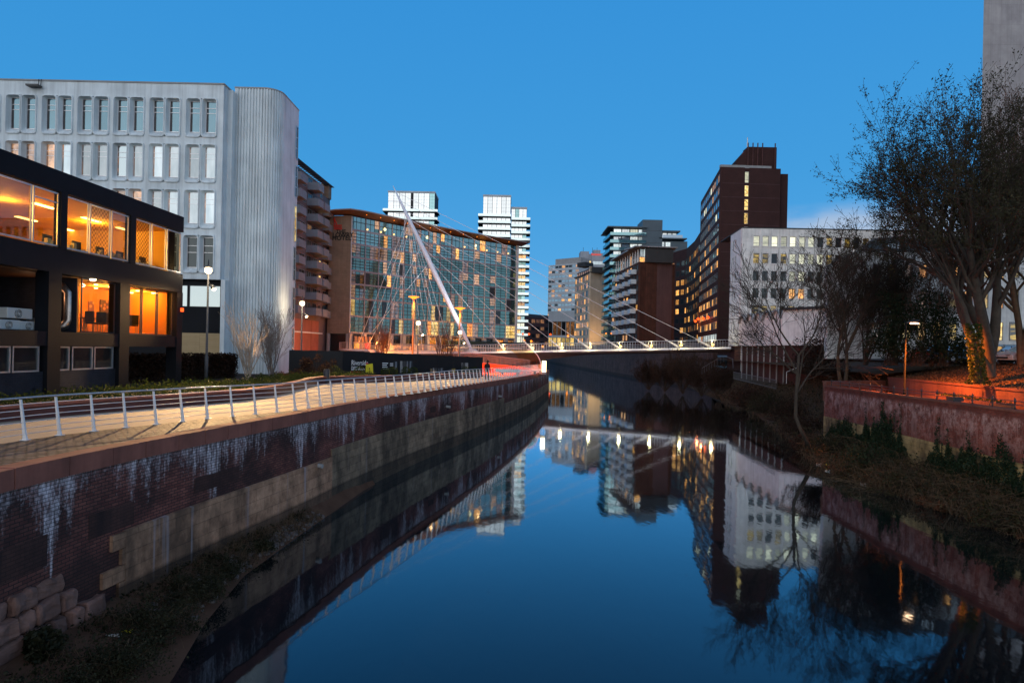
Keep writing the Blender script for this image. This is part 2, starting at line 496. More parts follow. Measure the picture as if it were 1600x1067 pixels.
# ================================================================== LEFT BANK
def smooth_line(pts, n=6):
    """Catmull-Rom through 2-D points"""
    out = []
    p = [Vector(q[:2]) for q in pts]; p = [p[0]*2-p[1]] + p + [p[-1]*2-p[-2]]
    for i in range(1, len(p)-2):
        for k in range(n):
            t = k/n
            out.append(.5*((2*p[i]) + (p[i+1]-p[i-1])*t + (2*p[i-1]-5*p[i]+4*p[i+1]-p[i+2])*t*t + (3*p[i]-p[i-1]-3*p[i+1]+p[i+2])*t**3))
    out.append(p[-2]); return out
def cum(line):
    c = [0.]
    for a, b in zip(line, line[1:]): c.append(c[-1] + (b-a).length)
    return c
def on_line(line, c, d):
    d = min(max(d, 0), c[-1]-1e-6)
    for i in range(len(line)-1):
        if c[i+1] >= d:
            return line[i].lerp(line[i+1], (d-c[i])/(c[i+1]-c[i])), (line[i+1]-line[i]).normalized()
def xat(line, y):
    for a, b in zip(line, line[1:]):
        if (a.y-y)*(b.y-y) <= 0 and a.y != b.y: return a.x + (b.x-a.x)*(y-a.y)/(b.y-a.y)
    return line[0].x if y < line[0].y else line[-1].x
right_of = lambda t: Vector((t.y, -t.x))

WALL = smooth_line([(-10.7, 3), (-10.55, 8), (-10.3, 13), (-10.1, 15.4), (-9.55, 19), (-8.3, 25.5), (-7.55, 30), (-5.9, 38), (-3.2, 49), (-.7, 60), (2.2, 75), (4.5, 91), (6.1, 106), (3.6, 112.5), (-6, 116), (-28, 119)], 8)
WC = cum(WALL)
RAIL = smooth_line([(-13.9, 8), (-13.6, 12), (-13.0, 17.2), (-12.35, 19.4), (-11.5, 21.3), (-10.9, 22.8), (-10.0, 24.4), (-9.0, 26.3), (-8.5, 28.4), (-7.9, 30.5), (-6.6, 34.5), (-5.3, 39.3), (-3.7, 46.5), (-1.4, 57.5), (1.5, 74), (3.9, 91), (5.4, 105)], 8)
RC = cum(RAIL)
PLANT = smooth_line([(-18.2, 10), (-17.4, 16), (-16.5, 20.7), (-15.2, 24.6), (-13.5, 28.4), (-12.5, 32.6), (-12.8, 38.4), (-13.4, 44.0), (-12.6, 46.9), (-10.6, 49.3), (-8.4, 52.6), (-3.0, 64.3)], 8)

# ---- river wall
def wall_mat():
    t = NT('quay_brick'); uv = t.uv(); p = t.pos()
    b = t.n('TexBrick'); t.set(b, 'Vector', uv)
    for k, v in (('Color1', (.17,.05,.04)), ('Color2', (.29,.10,.075)), ('Mortar', (.05,.03,.026))): t.set(b, k, v)
    b.inputs['Scale'].default_value = 1.; b.inputs['Mortar Size'].default_value = .011
    b.inputs['Brick Width'].default_value = .235; b.inputs['Row Height'].default_value = .085
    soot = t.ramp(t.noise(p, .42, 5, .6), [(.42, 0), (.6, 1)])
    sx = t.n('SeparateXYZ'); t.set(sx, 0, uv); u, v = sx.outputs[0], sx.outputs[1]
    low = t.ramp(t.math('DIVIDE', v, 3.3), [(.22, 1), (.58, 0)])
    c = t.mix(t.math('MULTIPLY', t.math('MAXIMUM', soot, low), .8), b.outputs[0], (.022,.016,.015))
    # lime runs: 1-D noise along the wall gives position and length, ragged by the courses
    un = t.n('CombineXYZ'); t.set(un, 0, u)
    rag = t.noise(uv, 9., 3, .7)
    n1 = t.noise(un.outputs[0], .5, 5, .72); n2 = t.noise(un.outputs[0], 4.7, 2, .6)
    ln = t.math('MULTIPLY', t.math('POWER', t.ramp(n1, [(.43, 0), (.78, 1)]), 1.5), 5.2)
    ln = t.math('MULTIPLY', ln, t.math('ADD', .0, t.math('MULTIPLY', n2, 1.9)))
    depth = t.math('SUBTRACT', 3.2, v)
    m = t.math('SUBTRACT', t.math('ADD', ln, .28), depth)
    m = t.ramp(t.math('ADD', t.math('MULTIPLY', m, .5), t.math('MULTIPLY', t.math('SUBTRACT', rag, .5), 1.1)), [(.0, 0), (.5, 1)])
    fine = t.ramp(t.noise(t.mapped(uv, (9., 2.2, 1.)), 1., 4, .7), [(.40, .0), (.62, 1)])
    m = t.math('MULTIPLY', m, t.math('ADD', .1, t.math('MULTIPLY', fine, .9)))
    m = t.math('MULTIPLY', m, t.math('ADD', .55, t.math('MULTIPLY', b.outputs[1], -.35)))
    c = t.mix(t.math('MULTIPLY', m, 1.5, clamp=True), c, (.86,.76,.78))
    h = t.math('ADD', t.math('MULTIPLY', b.outputs[1], -1.), t.math('MULTIPLY', t.noise(p, 18, 3), .7))
    return t.done(t.pbr(c, .85, 0., t.bump(h, .5, .02), spec=.25))
M['quay_brick'] = wall_mat()
def ashlar(name, c1, c2, mortar, bw, bh, grime, lime=.5):
    t = NT(name); uv = t.uv(); p = t.pos()
    b = t.n('TexBrick'); t.set(b, 'Vector', uv)
    for k, v in (('Color1', c1), ('Color2', c2), ('Mortar', mortar)): t.set(b, k, v)
    b.inputs['Scale'].default_value = 1.; b.inputs['Mortar Size'].default_value = .012
    b.inputs['Brick Width'].default_value = bw; b.inputs['Row Height'].default_value = bh
    c = t.mix(.62, b.outputs[0], t.mix(t.ramp(t.noise(p, 1.3, 7, .75), [(.32, 0), (.68, 1)]), sc3(c1, .4), sc3(c2, 1.35)))
    g = t.ramp(t.noise(t.mapped(p, (1., 1., .5)), .55, 5, .65), [(.42, 0), (.62, 1)])
    c = t.mix(t.math('MULTIPLY', g, grime), c, (.016,.014,.012))
    r = t.ramp(t.noise(t.mapped(p, (1.8, 1.8, .05)), 1., 4, .6), [(.60, 0), (.72, 1)])
    c = t.mix(t.math('MULTIPLY', r, lime), c, (.36,.32,.34))
    sv = t.n('SeparateXYZ'); t.set(sv, 0, uv)
    c = t.mix(t.math('MULTIPLY', t.ramp(sv.outputs[1], [(.0, 1), (.12, 0)]), .7), c, (.018,.015,.012))
    h = t.math('ADD', t.math('MULTIPLY', b.outputs[1], -1.5), t.noise(p, 6, 6, .7))
    return t.done(t.pbr(c, .88, 0., t.bump(h, .6, .04), spec=.25))
M['ashlar'] = ashlar('tan_ashlar', (.26,.13,.075), (.54,.30,.18), (.06,.035,.025), 1.0, .42, .7, 1.)
M['dark_ashlar'] = ashlar('dark_ashlar', (.17,.115,.075), (.34,.235,.15), (.02,.017,.015), .8, .36, .6, .4)
M['rubble_stone'] = mat('pinkish_rubble_stone', (.23,.12,.09), .9, .6, 1.3, .9, streak=.4, fine=7)

def strip(mb, line, i0, i1, prof, s0=None):
    """sweep a profile [(offset to the river, z)] along a line, uv later from geometry"""
    rows = []
    for i in range(i0, i1+1):
        tdir = (line[min(i+1, len(line)-1)] - line[max(i-1, 0)]).normalized(); nn = right_of(tdir)
        rows.append([Vector((line[i].x+nn.x*o, line[i].y+nn.y*o, z)) for o, z in prof])
    for a, b in zip(rows, rows[1:]):
        for k in range(len(prof)-1): mb.face(a[k], b[k], b[k+1], a[k+1])
    mb.face(*rows[0]); mb.face(*reversed(rows[-1]))
def strip_uv(o, line, c):
    """u = length along the line, v = z"""
    me = o.data; lay = me.uv_layers[0].data
    P2 = [(p.x, p.y) for p in line]; A = np.array(P2)
    co = np.zeros(len(me.vertices)*3); me.vertices.foreach_get('co', co); co = co.reshape(-1, 3) + np.array(o.matrix_basis.translation)
    if o.parent: co = co + np.array(o.parent.location)
    vi = np.zeros(len(me.loops), dtype=np.int32); me.loops.foreach_get('vertex_index', vi)
    d = ((co[:, None, :2] - A[None])**2).sum(2).argmin(1)
    u = np.array(c)[d][vi]
    lay.foreach_set('uv', np.stack([u, co[vi, 2]], 1).ravel().astype(np.float32))

qw = thing('quay_wall', 'long curving stained brick river wall topped with red sandstone coping under the railing', 'river wall', (-10.3, 13, 0))
nW = len(WALL)-1
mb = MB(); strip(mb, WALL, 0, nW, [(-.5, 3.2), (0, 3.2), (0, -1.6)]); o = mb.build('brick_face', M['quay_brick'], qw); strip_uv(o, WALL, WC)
mb = MB()
k = 0; s = 0.
while s < WC[-1]-.5:                                      # one coping block after another
    L = U(1.1, 1.5); a, ta = on_line(WALL, WC, s+.02); b, tb = on_line(WALL, WC, min(s+L, WC[-1]-.01))
    na, nb = right_of(ta), right_of(tb); e = U(-.006, .006)
    lo = [(a.x-na.x*.42, a.y-na.y*.42, 3.19), (b.x-nb.x*.42, b.y-nb.y*.42, 3.19), (b.x+nb.x*(.07+e), b.y+nb.y*(.07+e), 3.19), (a.x+na.x*(.07+e), a.y+na.y*(.07+e), 3.19)]
    mb.hexa(lo, [(x, y, ZP+.03+e) for x, y, z in lo])
    s += L
mb.build('coping', M['red_stone'], qw)
def wall_idx(y): return min(range(nW), key=lambda i: abs(WALL[i].y-y) )
i1, i2, i3 = wall_idx(16.4), wall_idx(28), wall_idx(60)
mb = MB(); strip(mb, WALL, i1, i2, [(0, 1.42), (.09, 1.40), (.11, -1.5)]); o = mb.build('ashlar_base', M['ashlar'], qw); strip_uv(o, WALL, WC)
mb = MB(); tq = (WALL[i1+1]-WALL[i1]).normalized(); WQ = Wall((WALL[i1].x-tq.x*3, WALL[i1].y-tq.y*3), (WALL[i1].x, WALL[i1].y))
for k, ln_ in enumerate((.55, .2, .75, .12, .45)): mb.wb(WQ, 3-ln_, 2.995, -.68+.42*k, -.27+.42*k-.012, -.2, .09)
mb.build('toothing_blocks', M['ashlar'], qw)
mb = MB(); strip(mb, WALL, i2, i3, [(0, 1.75), (.07, 1.73), (.09, -1.5)]); strip(mb, WALL, i3, wall_idx(104), [(0, 1.2), (.05, 1.18), (.06, -1.5)])
o = mb.build('stone_base', M['dark_ashlar'], qw); strip_uv(o, WALL, WC)
mb = MB()                                                  # rough footing stones near the camera
for row, (z0, z1, off) in enumerate([(-1.3, -.32, .3), (-.32, .12, .25), (.12, .58, .2), (.58, 1.02, .14)]):
    s = WC[wall_idx(3)] + row*.3
    while s < WC[wall_idx(15.9)]-row*.55:
        L = U(.4, .95); a, ta = on_line(WALL, WC, s); b, tb = on_line(WALL, WC, s+L-.04)
        na, nb = right_of(ta), right_of(tb)
        ps = [a-na*.1, b-nb*.1, b+nb*(off+U(-.1,.06)), a+na*(off+U(-.1,.06))]
        mb.prism([(q.x, q.y) for q in ps], z0, [z1-.02+U(-.1,.05) for _ in range(4)])
        s += L
o = mb.build('footing_stones', M['rubble_stone'], qw)
bv = o.modifiers.new('bevel', 'BEVEL'); bv.width = .07; bv.segments = 2
sb_ = o.modifiers.new('sub', 'SUBSURF'); sb_.subdivision_type = 'SIMPLE'; sb_.levels = 2; sb_.render_levels = 2
tx_ = bpy.data.textures.new('stone_rough', 'CLOUDS'); tx_.noise_scale = .28; tx_.noise_depth = 3
dp_ = o.modifiers.new('rough', 'DISPLACE'); dp_.texture = tx_; dp_.strength = .16; dp_.mid_level = .5; dp_.texture_coords = 'GLOBAL'
# darker recessed-looking patch panels and a weep pipe
mb = MB()
for (ya, yb, za, zb) in ((12.9, 14.2, 1.3, 2.0), (15.4, 16.9, 1.5, 2.1), (19.3, 21.5, 1.75, 2.2), (34.0, 35.0, 2.0, 2.6), (41, 42, 2.1, 2.5)):
    i = wall_idx(ya); a = Vector((xat(WALL, ya), ya)); b = Vector((xat(WALL, yb), yb))
    W = Wall(a, b); mb.wb(W, 0, W.L, za, zb, -.2, .012)
mb.build('patch_panel', brick('dark_brick_patch', (.05,.024,.02), (.085,.038,.03), (.02,.015,.013), .235, .085, .011, streak=.6), qw)
for ya, z in ((26.8, 1.3), (44, 2.3), (58, 2.2)):
    a = Vector((xat(WALL, ya), ya)); mb = MB(); mb.path([(a.x-.1, ya, z), (a.x+.28, ya-.1, z-.03)], .09, 8); mb.build('drain_pipe', M['grey_conc'], qw)

# ---- promenade ground
def path_mat():
    t = NT('resin_bound_path'); p = t.pos()
    c = t.mix(t.noise(p, .5, 4), (.37,.29,.2), (.47,.38,.27))
    c = t.mix(.4, c, t.mix(t.noise(p, 60, 2), (.2,.15,.1), (.62,.52,.4)))
    return t.done(t.pbr(c, .8, 0, t.bump(t.noise(p, 80, 2), .2, .01)))
M['path'] = path_mat()
M['cobbles'] = brick('granite_setts', (.07,.058,.055), (.20,.16,.135), (.008,.007,.006), .25, .17, .032, .7, .2, 0, 1.)
M['soil'] = mat('planting_soil', (.03,.022,.016), .95, .4, 2, .5)
M['tarmac'] = mat('tarmac', (.05,.05,.052), .9, .2, .4, .2, fine=30)
def sheet(name, left, right, z, m, zl=None):
    mb = MB()
    for i in range(len(left)-1):
        mb.face((right[i].x, right[i].y, z), (right[i+1].x, right[i+1].y, z), (left[i+1].x, left[i+1].y, z), (left[i].x, left[i].y, z))
    return struct(mb, name, m)
def resample(line, n, y0=None):
    c = cum(line); return [on_line(line, c, c[-1]*i/(n-1))[0] for i in range(n)]
W95 = [p for p in WALL if p.y < 93][:nW-16]
sheet('cobbled_edge', resample(RAIL, 60), resample([p for p in WALL[:wall_idx(105)+1]], 60), ZP-.004, M['cobbles'])
sheet('promenade_path', resample([p for p in PLANT], 60), resample(RAIL, 60), ZP, M['path'])
mb = MB()                                                  # planting bed and ground behind the path
for a, b in zip(PLANT, PLANT[1:]): mb.face((a.x-.05, a.y, ZP+.3), (b.x-.05, b.y, ZP+.3), (b.x-60, b.y+2, ZP+.3), (a.x-60, a.y, ZP+.3))
struct(mb, 'planting_bed', M['soil'])
mb = MB(); mb.face((-900, -60, ZP-.12), (-10.9, -60, ZP-.12), (-10.9, 8, ZP-.12), (-13, 40, ZP-.12), (-4, 75, ZP-.15), (2, 105, ZP-.15), (-6, 113, ZP-.15), (-30, 117, ZP-.15), (-60, 180, ZP-.15), (-40, 900, ZP-.15), (-900, 900, ZP-.15))
struct(mb, 'ground', M['tarmac'])

# ---- low red planter wall
pw = thing('planter_wall', 'low dark red planter kerb wall curving along the inner side of the lit path', 'low wall', (-16.5, 20.7, ZP))
mb = MB(); strip(mb, PLANT, 0, len(PLANT)-1, [(-.32, ZP-.05), (-.32, ZP+.42), (-.02, ZP+.42), (-.02, ZP-.05)]); mb.build('wall_body', mat('dark_red_kerb', (.10,.036,.03), .7, .25, 1, .2), pw)
mb = MB(); strip(mb, PLANT, 0, len(PLANT)-1, [(-.4, ZP+.425), (-.4, ZP+.52), (.06, ZP+.52), (.06, ZP+.425), (-.4, ZP+.425)]); mb.build('coping', M['red_stone'], pw)

# ---- promenade railing
rl = thing('promenade_railing', 'long white railing with slanted posts and thin rails along the river edge', 'railing', (-13, 17.2, ZP))
def rail_pt(s, h):
    q, tt = on_line(RAIL, RC, s); nn = right_of(tt); tilt = -.16*h
    return Vector((q.x + nn.x*tilt, q.y + nn.y*tilt, ZP + h))
NP = 98; sp = RC[-1]/(NP-1)
for i in range(NP):
    s = i*sp; q, tt = on_line(RAIL, RC, s); nn = right_of(tt); mb = MB()
    prof = [(0, .075, 1), (.12, .05, 1), (.9, .03, 1), (1.08, .028, 1)]
    prev = None
    for h, w, _ in prof:
        c = rail_pt(s, h); ring = [c + Vector((tt.x*a*.022 + nn.x*b*w, tt.y*a*.022 + nn.y*b*w, 0)) for a, b in ((-1,-1),(1,-1),(1,1),(-1,1))]
        if prev:
            for k in range(4): mb.face(prev[k], prev[(k+1)%4], ring[(k+1)%4], ring[k])
        prev = ring
    mb.face(*prev)
    c = rail_pt(s, 0); mb.box(c.x-.09, c.x+.09, c.y-.09, c.y+.09, ZP-.02, ZP+.02)
    mb.build('post', M['white_paint'], rl, uv=False)
nr = 300
for h, r in ((1.12, .028), (.95, .011), (.79, .011), (.63, .011), (.47, .011), (.31, .011), (.16, .011)):
    mb = MB(); mb.path([rail_pt(RC[-1]*i/nr, h) for i in range(nr+1)], r, 6 if r > .02 else 4)
    mb.build('handrail' if r > .02 else 'rail', M['steel'] if r > .02 else M['white_paint'], rl, uv=False, smooth=True)

# ---- street lamps on the promenade
M['lamp_post'] = mat('galvanised_lamp_post', (.07,.07,.075), .6, .15, 2, .03, spec=.5)
def prom_lamp(base, h, label, second=True):
    rt = thing('street_lamp', label, 'street lamp', base, 'tall grey lamp posts beside the promenade')
    b = Vector(base); mb = MB()
    mb.path([b, b+Vector((0,0,1.6)), b+Vector((0,0,1.62)), b+Vector((0,0,h-.2))], [.10, .10, .07, .05], 10); mb.build('post', M['lamp_post'], rt, smooth=True)
    mb = MB(); mb.lathe(b+Vector((0,0,h-.25)), [(.04, 0), (.16, .03), (.20, .16), (.18, .34)], 14); mb.build('lamp_globe', M['lamp_white'], rt, smooth=True)
    mb = MB(); mb.lathe(b+Vector((0,0,h+.09)), [(.19, .0), (.2, .05), (.05, .14), (.02, .5)], 14); mb.build('lamp_cap', M['dark_metal'], rt, smooth=True)
    c = b+Vector((.38, -.18, h-1.15)); mb = MB()
    mb.path([b+Vector((0,0,h-.9)), c+Vector((-.02,0,.2))], .025, 6); mb.path([c+Vector((-.1,.08,.16)), c+Vector((.1,-.08,-.06))], [.11, .14], 10)
    mb.build('spotlight', M['dark_metal'], rt, smooth=True)
    mb = MB(); mb.path([c+Vector((.1,-.08,-.062)), c+Vector((.115,-.092,-.08))], [.12, .115], 10); mb.build('spotlight_lens', M['lamp_white'], rt)
    return b
LAMPS = []
for (bx, by, d, ty, lab) in ((322, 603, 38.5, 421, 'tallest grey lamp post standing in the planting before the black building'),
                             (470, 587, 56, 471, 'grey lamp post beside the fluted white tower corner'),
                             (652, 586, 62.5, 501, 'dark lamp post in front of the black hoarding, nearest to the yellow poster'),
                             (717.5, 575, 69, 515, 'dark lamp post at the river end of the black hoarding, by the mast foot')):
    top = P(bx + (by-ty)*.02, ty, d); base = (top.x, d, ZP+.3)
    prom_lamp(base, top.z-base[2], lab); LAMPS.append((top.x, d, top.z))

# ---- black office building ----------------------------------------------------
bb = thing('black_office_building', 'black clad three storey office block with glowing amber windows beside the promenade', 'office building', (-18.6, 36, ZP))
WB = Wall((-19.5, 14), (-18.6, 36.0))
def zb(x, y): return WB.at(x, y)[1]
def sb(x, y=500): return WB.at(x, y)[0]
def off_wall(n): q, r = WB.p(0, 0, n), WB.p(WB.L, 0, n); return Wall((q.x, q.y), (r.x, r.y))
def sbn(x, n, y=490): return off_wall(n).at(x, y)[0]
zroof = zb(283, 338); zu1 = zb(201, 337); zu0 = zb(201, 409); zs = zb(150, 436); zm0 = zb(160, 521); zl1 = zb(150, 541); zl0 = zb(150, 577)
SB = WB.L; DB = 11.
mb = MB()
mb.wb(WB, -4, SB, zu1+.06, zroof, -DB, 0)                         # roof fascia and top
mb.wb(WB, -4, SB+.001, zs, zu0-.06, -.5, 0)                       # spandrel between floors
mb.wb(WB, -4, SB, zl1, zm0, -.5, .0)                              # lower spandrel
mb.wb(WB, SB-.5, SB-.001, zs, zroof-.3, -DB, -.5)                 # far end wall
mb.wb(WB, -4, SB-.5, zs+.02, zs+.4, -DB, -.5)
mb.wb(WB, -4, SB-.5, zl1+.03, zm0-.02, -DB, -.5)
cols = [(sb(75, 470), sb(95, 470)), (sb(187, 480), sb(202, 480)), (sb(276, 480), SB)]
for a, b in cols: mb.wb(WB, a, b, ZP-.1, zs-.001, -.55, .03)
upper = [(-3.5, sb(49)), (sb(51), sb(91)), (sb(102), sb(138)), (sb(140), sb(172)), (sb(174), sb(201)), (sb(210), sb(235)), (sb(237), sb(259)), (sb(261), sb(282))]
for a, b in ((sb(91.5), sb(101.5)), (sb(201.5), sb(209.5))): mb.wb(WB, a, b, zu0-.06, zu1+.06, -.3, .02)
mb.build('wall', M['black_clad'], bb)
def clear_glass(name, refl=.12, tint=(.8,.8,.8), rough=.02):
    t = NT(name); tr = t.n('BsdfTransparent'); t.set(tr, 'Color', tint); g = t.n('BsdfGlossy'); g.inputs['Roughness'].default_value = rough
    m = t.n('MixShader'); m.inputs[0].default_value = refl; t.set(m, 1, tr.outputs[0]); t.set(m, 2, g.outputs[0]); return t.done(m.outputs[0])
M['clear'] = clear_glass('clear_window_glass', .05, (.95,.80,.48), .008)
def net_glass():
    t = NT('blind_covered_glass'); p = t.pos(); tr = t.n('BsdfTransparent'); t.set(tr, 'Color', (.7,.62,.5)); d = t.n('BsdfDiffuse'); t.set(d, 'Color', (.2,.13,.06))
    w = t.n('TexChecker'); t.set(w, 'Vector', t.mapped(p, (1, 9, 9))); w.inputs['Scale'].default_value = 1.
    m = t.n('MixShader'); t.set(m, 0, t.math('MULTIPLY', w.outputs[1], .5)); t.set(m, 1, tr.outputs[0]); t.set(m, 2, d.outputs[0])
    g = t.n('BsdfGlossy'); g.inputs['Roughness'].default_value = .03; m2 = t.n('MixShader'); m2.inputs[0].default_value = .05; t.set(m2, 1, m.outputs[0]); t.set(m2, 2, g.outputs[0])
    return t.done(m2.outputs[0])
M['net'] = net_glass()
M['smoked'] = clear_glass('smoked_window_glass', .12, (.42,.34,.2), .01)
for k, (a, b) in enumerate(upper):
    mb = MB(); pane(mb, WB, a, b, zu0, zu1, -.12, .06, hbars=[zu1-.42] if k == 1 else ())
    mb.build('window', [M['smoked'] if k in (4, 7, 0) else (M['net'] if k in (3, 5) else M['clear']), M['steel']], bb)
for (xa, xb, flag) in ((134, 186.5, 0), (203, 226.5, 0), (228, 250.5, 0), (252, 275, 0)):
    mb = MB(); pane(mb, WB, sb(xa, 480), sb(xb, 480), zm0+.02, zs-.03, -.25, .05); mb.build('window', [M['clear'], M['dark_metal']], bb)
for (xa, xb) in ((-30, 22.5), (25.5, 67), (96, 114), (118, 150), (152.5, 182)):
    mb = MB(); pane(mb, WB, sb(xa, 560), sb(xb, 560), zl0, zl1-.02, -.2, .06); mb.build('window', [M['glass_dim'], M['steel']], bb)
mb = MB(); mb.wb(WB, -4, sb(187, 560), ZP-.1, zl0, -.4, -.15); mb.build('plinth', M['black_brick'], bb)
mb = MB(); mb.wb(WB, -4, sb(187, 560), zl0+.001, zl1-.01, -.5, -.3); mb.build('ground_floor_core', M['dark_metal'], bb)
mb = MB(); mb.wb(WB, -4, SB-.5, zs-.05, zs+.018, -DB+.3, -.502); mb.build('soffit', M['timber_soffit'], bb)
# upper floor room
M['warm_wall'] = mat('warm_office_wall', (.66,.40,.10), .8, .15, .6, .0)
M['warm_floor'] = mat('office_floor', (.2,.13,.07), .8, .2, .6, 0)
mb = MB(); mb.wb(WB, -3.9, SB-.55, zs+.41, zu1+.2, -DB+.5, -DB+.6); mb.wb(WB, -3.9, SB-.55, zs+.41, zs+.5, -DB+.6, -.52); mb.wb(WB, SB-.62, SB-.52, zs+.51, zu1, -DB+.6, -.52)
mb.wb(WB, -3.9, SB-.55, zu1+.0, zu1+.05, -DB+.6, -.35)
for a in (5.4, 11.9): mb.wb(WB, a, a+.1, zs+.51, zu1-.002, -DB+.6, -3.)
mb.build('upper_room', M['warm_wall'], bb)
for i, a in enumerate((1.5, 4.2, 8.2, 11.2, 14.5, 17.6, 20.2)):
    for nn in (-2.6, -6.):
        mb = MB(); mb.wb(WB, a, a+1.2, zu1-.05, zu1-.02, nn-.12, nn+.12); mb.build('ceiling_light', emis('office_strip', (1.,.72,.3), 9) if i+nn == -2.6 else bpy.data.materials['office_strip'], bb)
# desks, screens and paper in the upper office
M['desk'] = mat('desk_wood', (.3,.2,.1), .6, .2, 2, 0); M['paper'] = mat('paper', (.75,.7,.55), .8, .1, 2, 0)
FZ = zs+.5
def wthing(name, label, cat, a, n, z, group=None):
    q = WB.p(a, z, n); return thing(name, label, cat, q, group), q
desk_lab = ['amber lit desk with screen behind the second upper window from the left', 'amber lit desk with pale box behind the first pane of the middle upper bay', 'amber lit desk with heaped papers behind the second pane of the middle upper bay', 'shaded desk with files behind the third pane of the middle upper bay', 'desk with green screen glow behind the first pane of the last upper bay', 'low desk with files behind the middle pane of the last upper bay']
for i, x in enumerate((72, 118, 155, 186, 222, 248)):
    a = sbn(x, -1.5, 400); rt, q = wthing('office_desk', desk_lab[i], 'desk', a, -1.5, FZ, 'office desks behind the upper windows')
    mb = MB(); mb.wb(WB, a-.8, a+.8, FZ+.72, FZ+.76, -2., -.95); mb.build('desk_top', M['desk'], rt)
    for sx in (-.75, .7): mb = MB(); mb.wb(WB, a+sx, a+sx+.05, FZ, FZ+.72, -1.95, -1.); mb.build('leg', M['dark_metal'], rt)
    mb = MB(); mb.wb(WB, a-.2, a+.35, FZ+.9, FZ+1.3, -1.55, -1.5); mb.wb(WB, a+.05, a+.1, FZ+.76, FZ+.9, -1.55, -1.5); mb.build('screen', M['dark_metal'], rt)
    mb = MB()
    for k in range(7): x0 = U(-.75, .6); z0 = FZ+.761; y0 = U(-1.4, -1.0); mb.wb(WB, a+x0, a+x0+U(.1,.3), z0, z0+U(.04,.4), y0-.15, y0)
    mb.build('papers', M['paper'], rt)
# mid floor meeting room
mz0, mz1 = zm0-.02, zs-.08
MA = sb(133, 480)
M['orange_wall'] = mat('orange_room_wall', (.62,.26,.06), .8, .1, .6, 0)
mb = MB(); mb.wb(WB, MA, SB-.55, mz0, mz0+.06, -3.0, -.52); mb.wb(WB, MA, SB-.55, mz0+.06, mz1, -3.1, -3.0); mb.wb(WB, MA-.1, MA, mz0, mz1, -3.0, -.3); mb.wb(WB, SB-.62, SB-.52, mz0+.06, mz1, -3.0, -.52)
mb.wb(WB, MA+.01, SB-.63, mz0+.061, mz0+.75, -2.99, -2.75)
mb.build('meeting_room', M['orange_wall'], bb)
mb = MB(); mb.wb(WB, MA, SB-.55, mz1-.0, mz1+.03, -3.0, -.52); mb.build('meeting_room_ceiling', mat('pale_ceiling', (.6,.38,.15), .8, .05, 1, 0), bb)
for i, (xx, nn) in enumerate(((150, -1.2), (172, -1.2), (150, -2.6), (180, -2.6), (215, -1.2), (222, -2.4), (245, -1.2), (258, -1.))):
    a = min(sbn(xx, nn, 448), SB-.8); mb = MB(); c = WB.p(a, mz1-.05, nn); mb.lathe(c, [(.07, 0), (.09, .045)], 10); mb.build('ceiling_light', M['lamp_white'], bb)
def picture(x0, x1, y0, y1, lab, c1, c2, n=-2.95):
    Wn = off_wall(n); a0, z1 = Wn.at(x0, y0); a1, z0 = Wn.at(x1, (y0+y1)/2)[0], Wn.at((x0+x1)/2, y1)[1]
    t = NT('abstract_print'); p = t.pos(); v = t.n('TexVoronoi'); t.set(v, 'Vector', t.mapped(p, (1., 2.2, 2.6))); v.inputs['Scale'].default_value = 1.6
    c = t.mix(t.ramp(v.outputs[0], [(.1, 0), (.5, 1)]), c1, t.mix(t.noise(p, 1.5, 4), c2, (.03,.02,.02)))
    m = t.done(t.pbr(c, .6)); mb = MB(); mb.wb(WB, a0, a1, z0, z1, n-.04, n); o = mb.build('wall_picture', m, loc=WB.p((a0+a1)/2, z0, n)); tag(o, lab, 'picture')
picture(139, 147, 470, 491, 'pale angular picture at the left end of the orange meeting room', (.7,.45,.2), (.3,.12,.3))
picture(157, 186, 468, 491, 'wide dark patterned picture on the orange meeting room wall', (.65,.3,.08), (.06,.03,.03))
picture(204, 212, 472, 493, 'red and white picture on the meeting room wall behind the right bay', (.7,.55,.35), (.45,.05,.03))
def chair(a, n, rz, lab):
    rt, q = wthing('office_chair', lab, 'chair', a, n, mz0+.06, 'chairs in the orange meeting room'); z = q.z
    rt.rotation_euler.z = rz
    def lb(x0, x1, y0, y1, z0, z1, nm, m=M['rubber']):
        mb = MB(); mb.box(x0, x1, y0, y1, z0, z1); o = mb.build(nm, m, uv=False); o.parent = rt
        if nm != 'leg': b = o.modifiers.new('b', 'BEVEL'); b.width = .04; b.segments = 2
    lb(-.25, .25, -.25, .25, .42, .5, 'seat'); lb(-.25, .25, .2, .27, .5, 1.02, 'backrest')
    for x in (-.22, .18):
        for y in (-.22, .18): lb(x, x+.03, y, y+.03, 0, .42, 'leg', M['steel'])
for i, (x, n, r, lab) in enumerate(((146, -1.2, 1.4, 'black chair at the left edge of the orange window'), (163, -1.1, 1.6, 'black chair in the middle of the orange window'), (179, -1.3, 1.5, 'black chair beside the column in the orange window'), (207, -1.2, -1.2, 'black chair alone behind the right orange bay'))):
    chair(sbn(x, n, 505), n, r+PI/2, lab)
rt, q = wthing('meeting_table', 'long table behind the chairs in the orange lit meeting room', 'table', sbn(165, -1.9, 500), -1.9, mz0+.06)
mb = MB(); a = sbn(165, -1.9, 500); mb.wb(WB, a-1.3, a+1.6, q.z+.7, q.z+.75, -2.3, -1.6); mb.build('table_top', M['desk'], rt)
for dx in (-1.2, 1.45):
    for dn in (-2.2, -1.75): mb = MB(); mb.wb(WB, a+dx, a+dx+.06, q.z, q.z+.7, dn, dn+.06); mb.build('leg', M['steel'], rt)
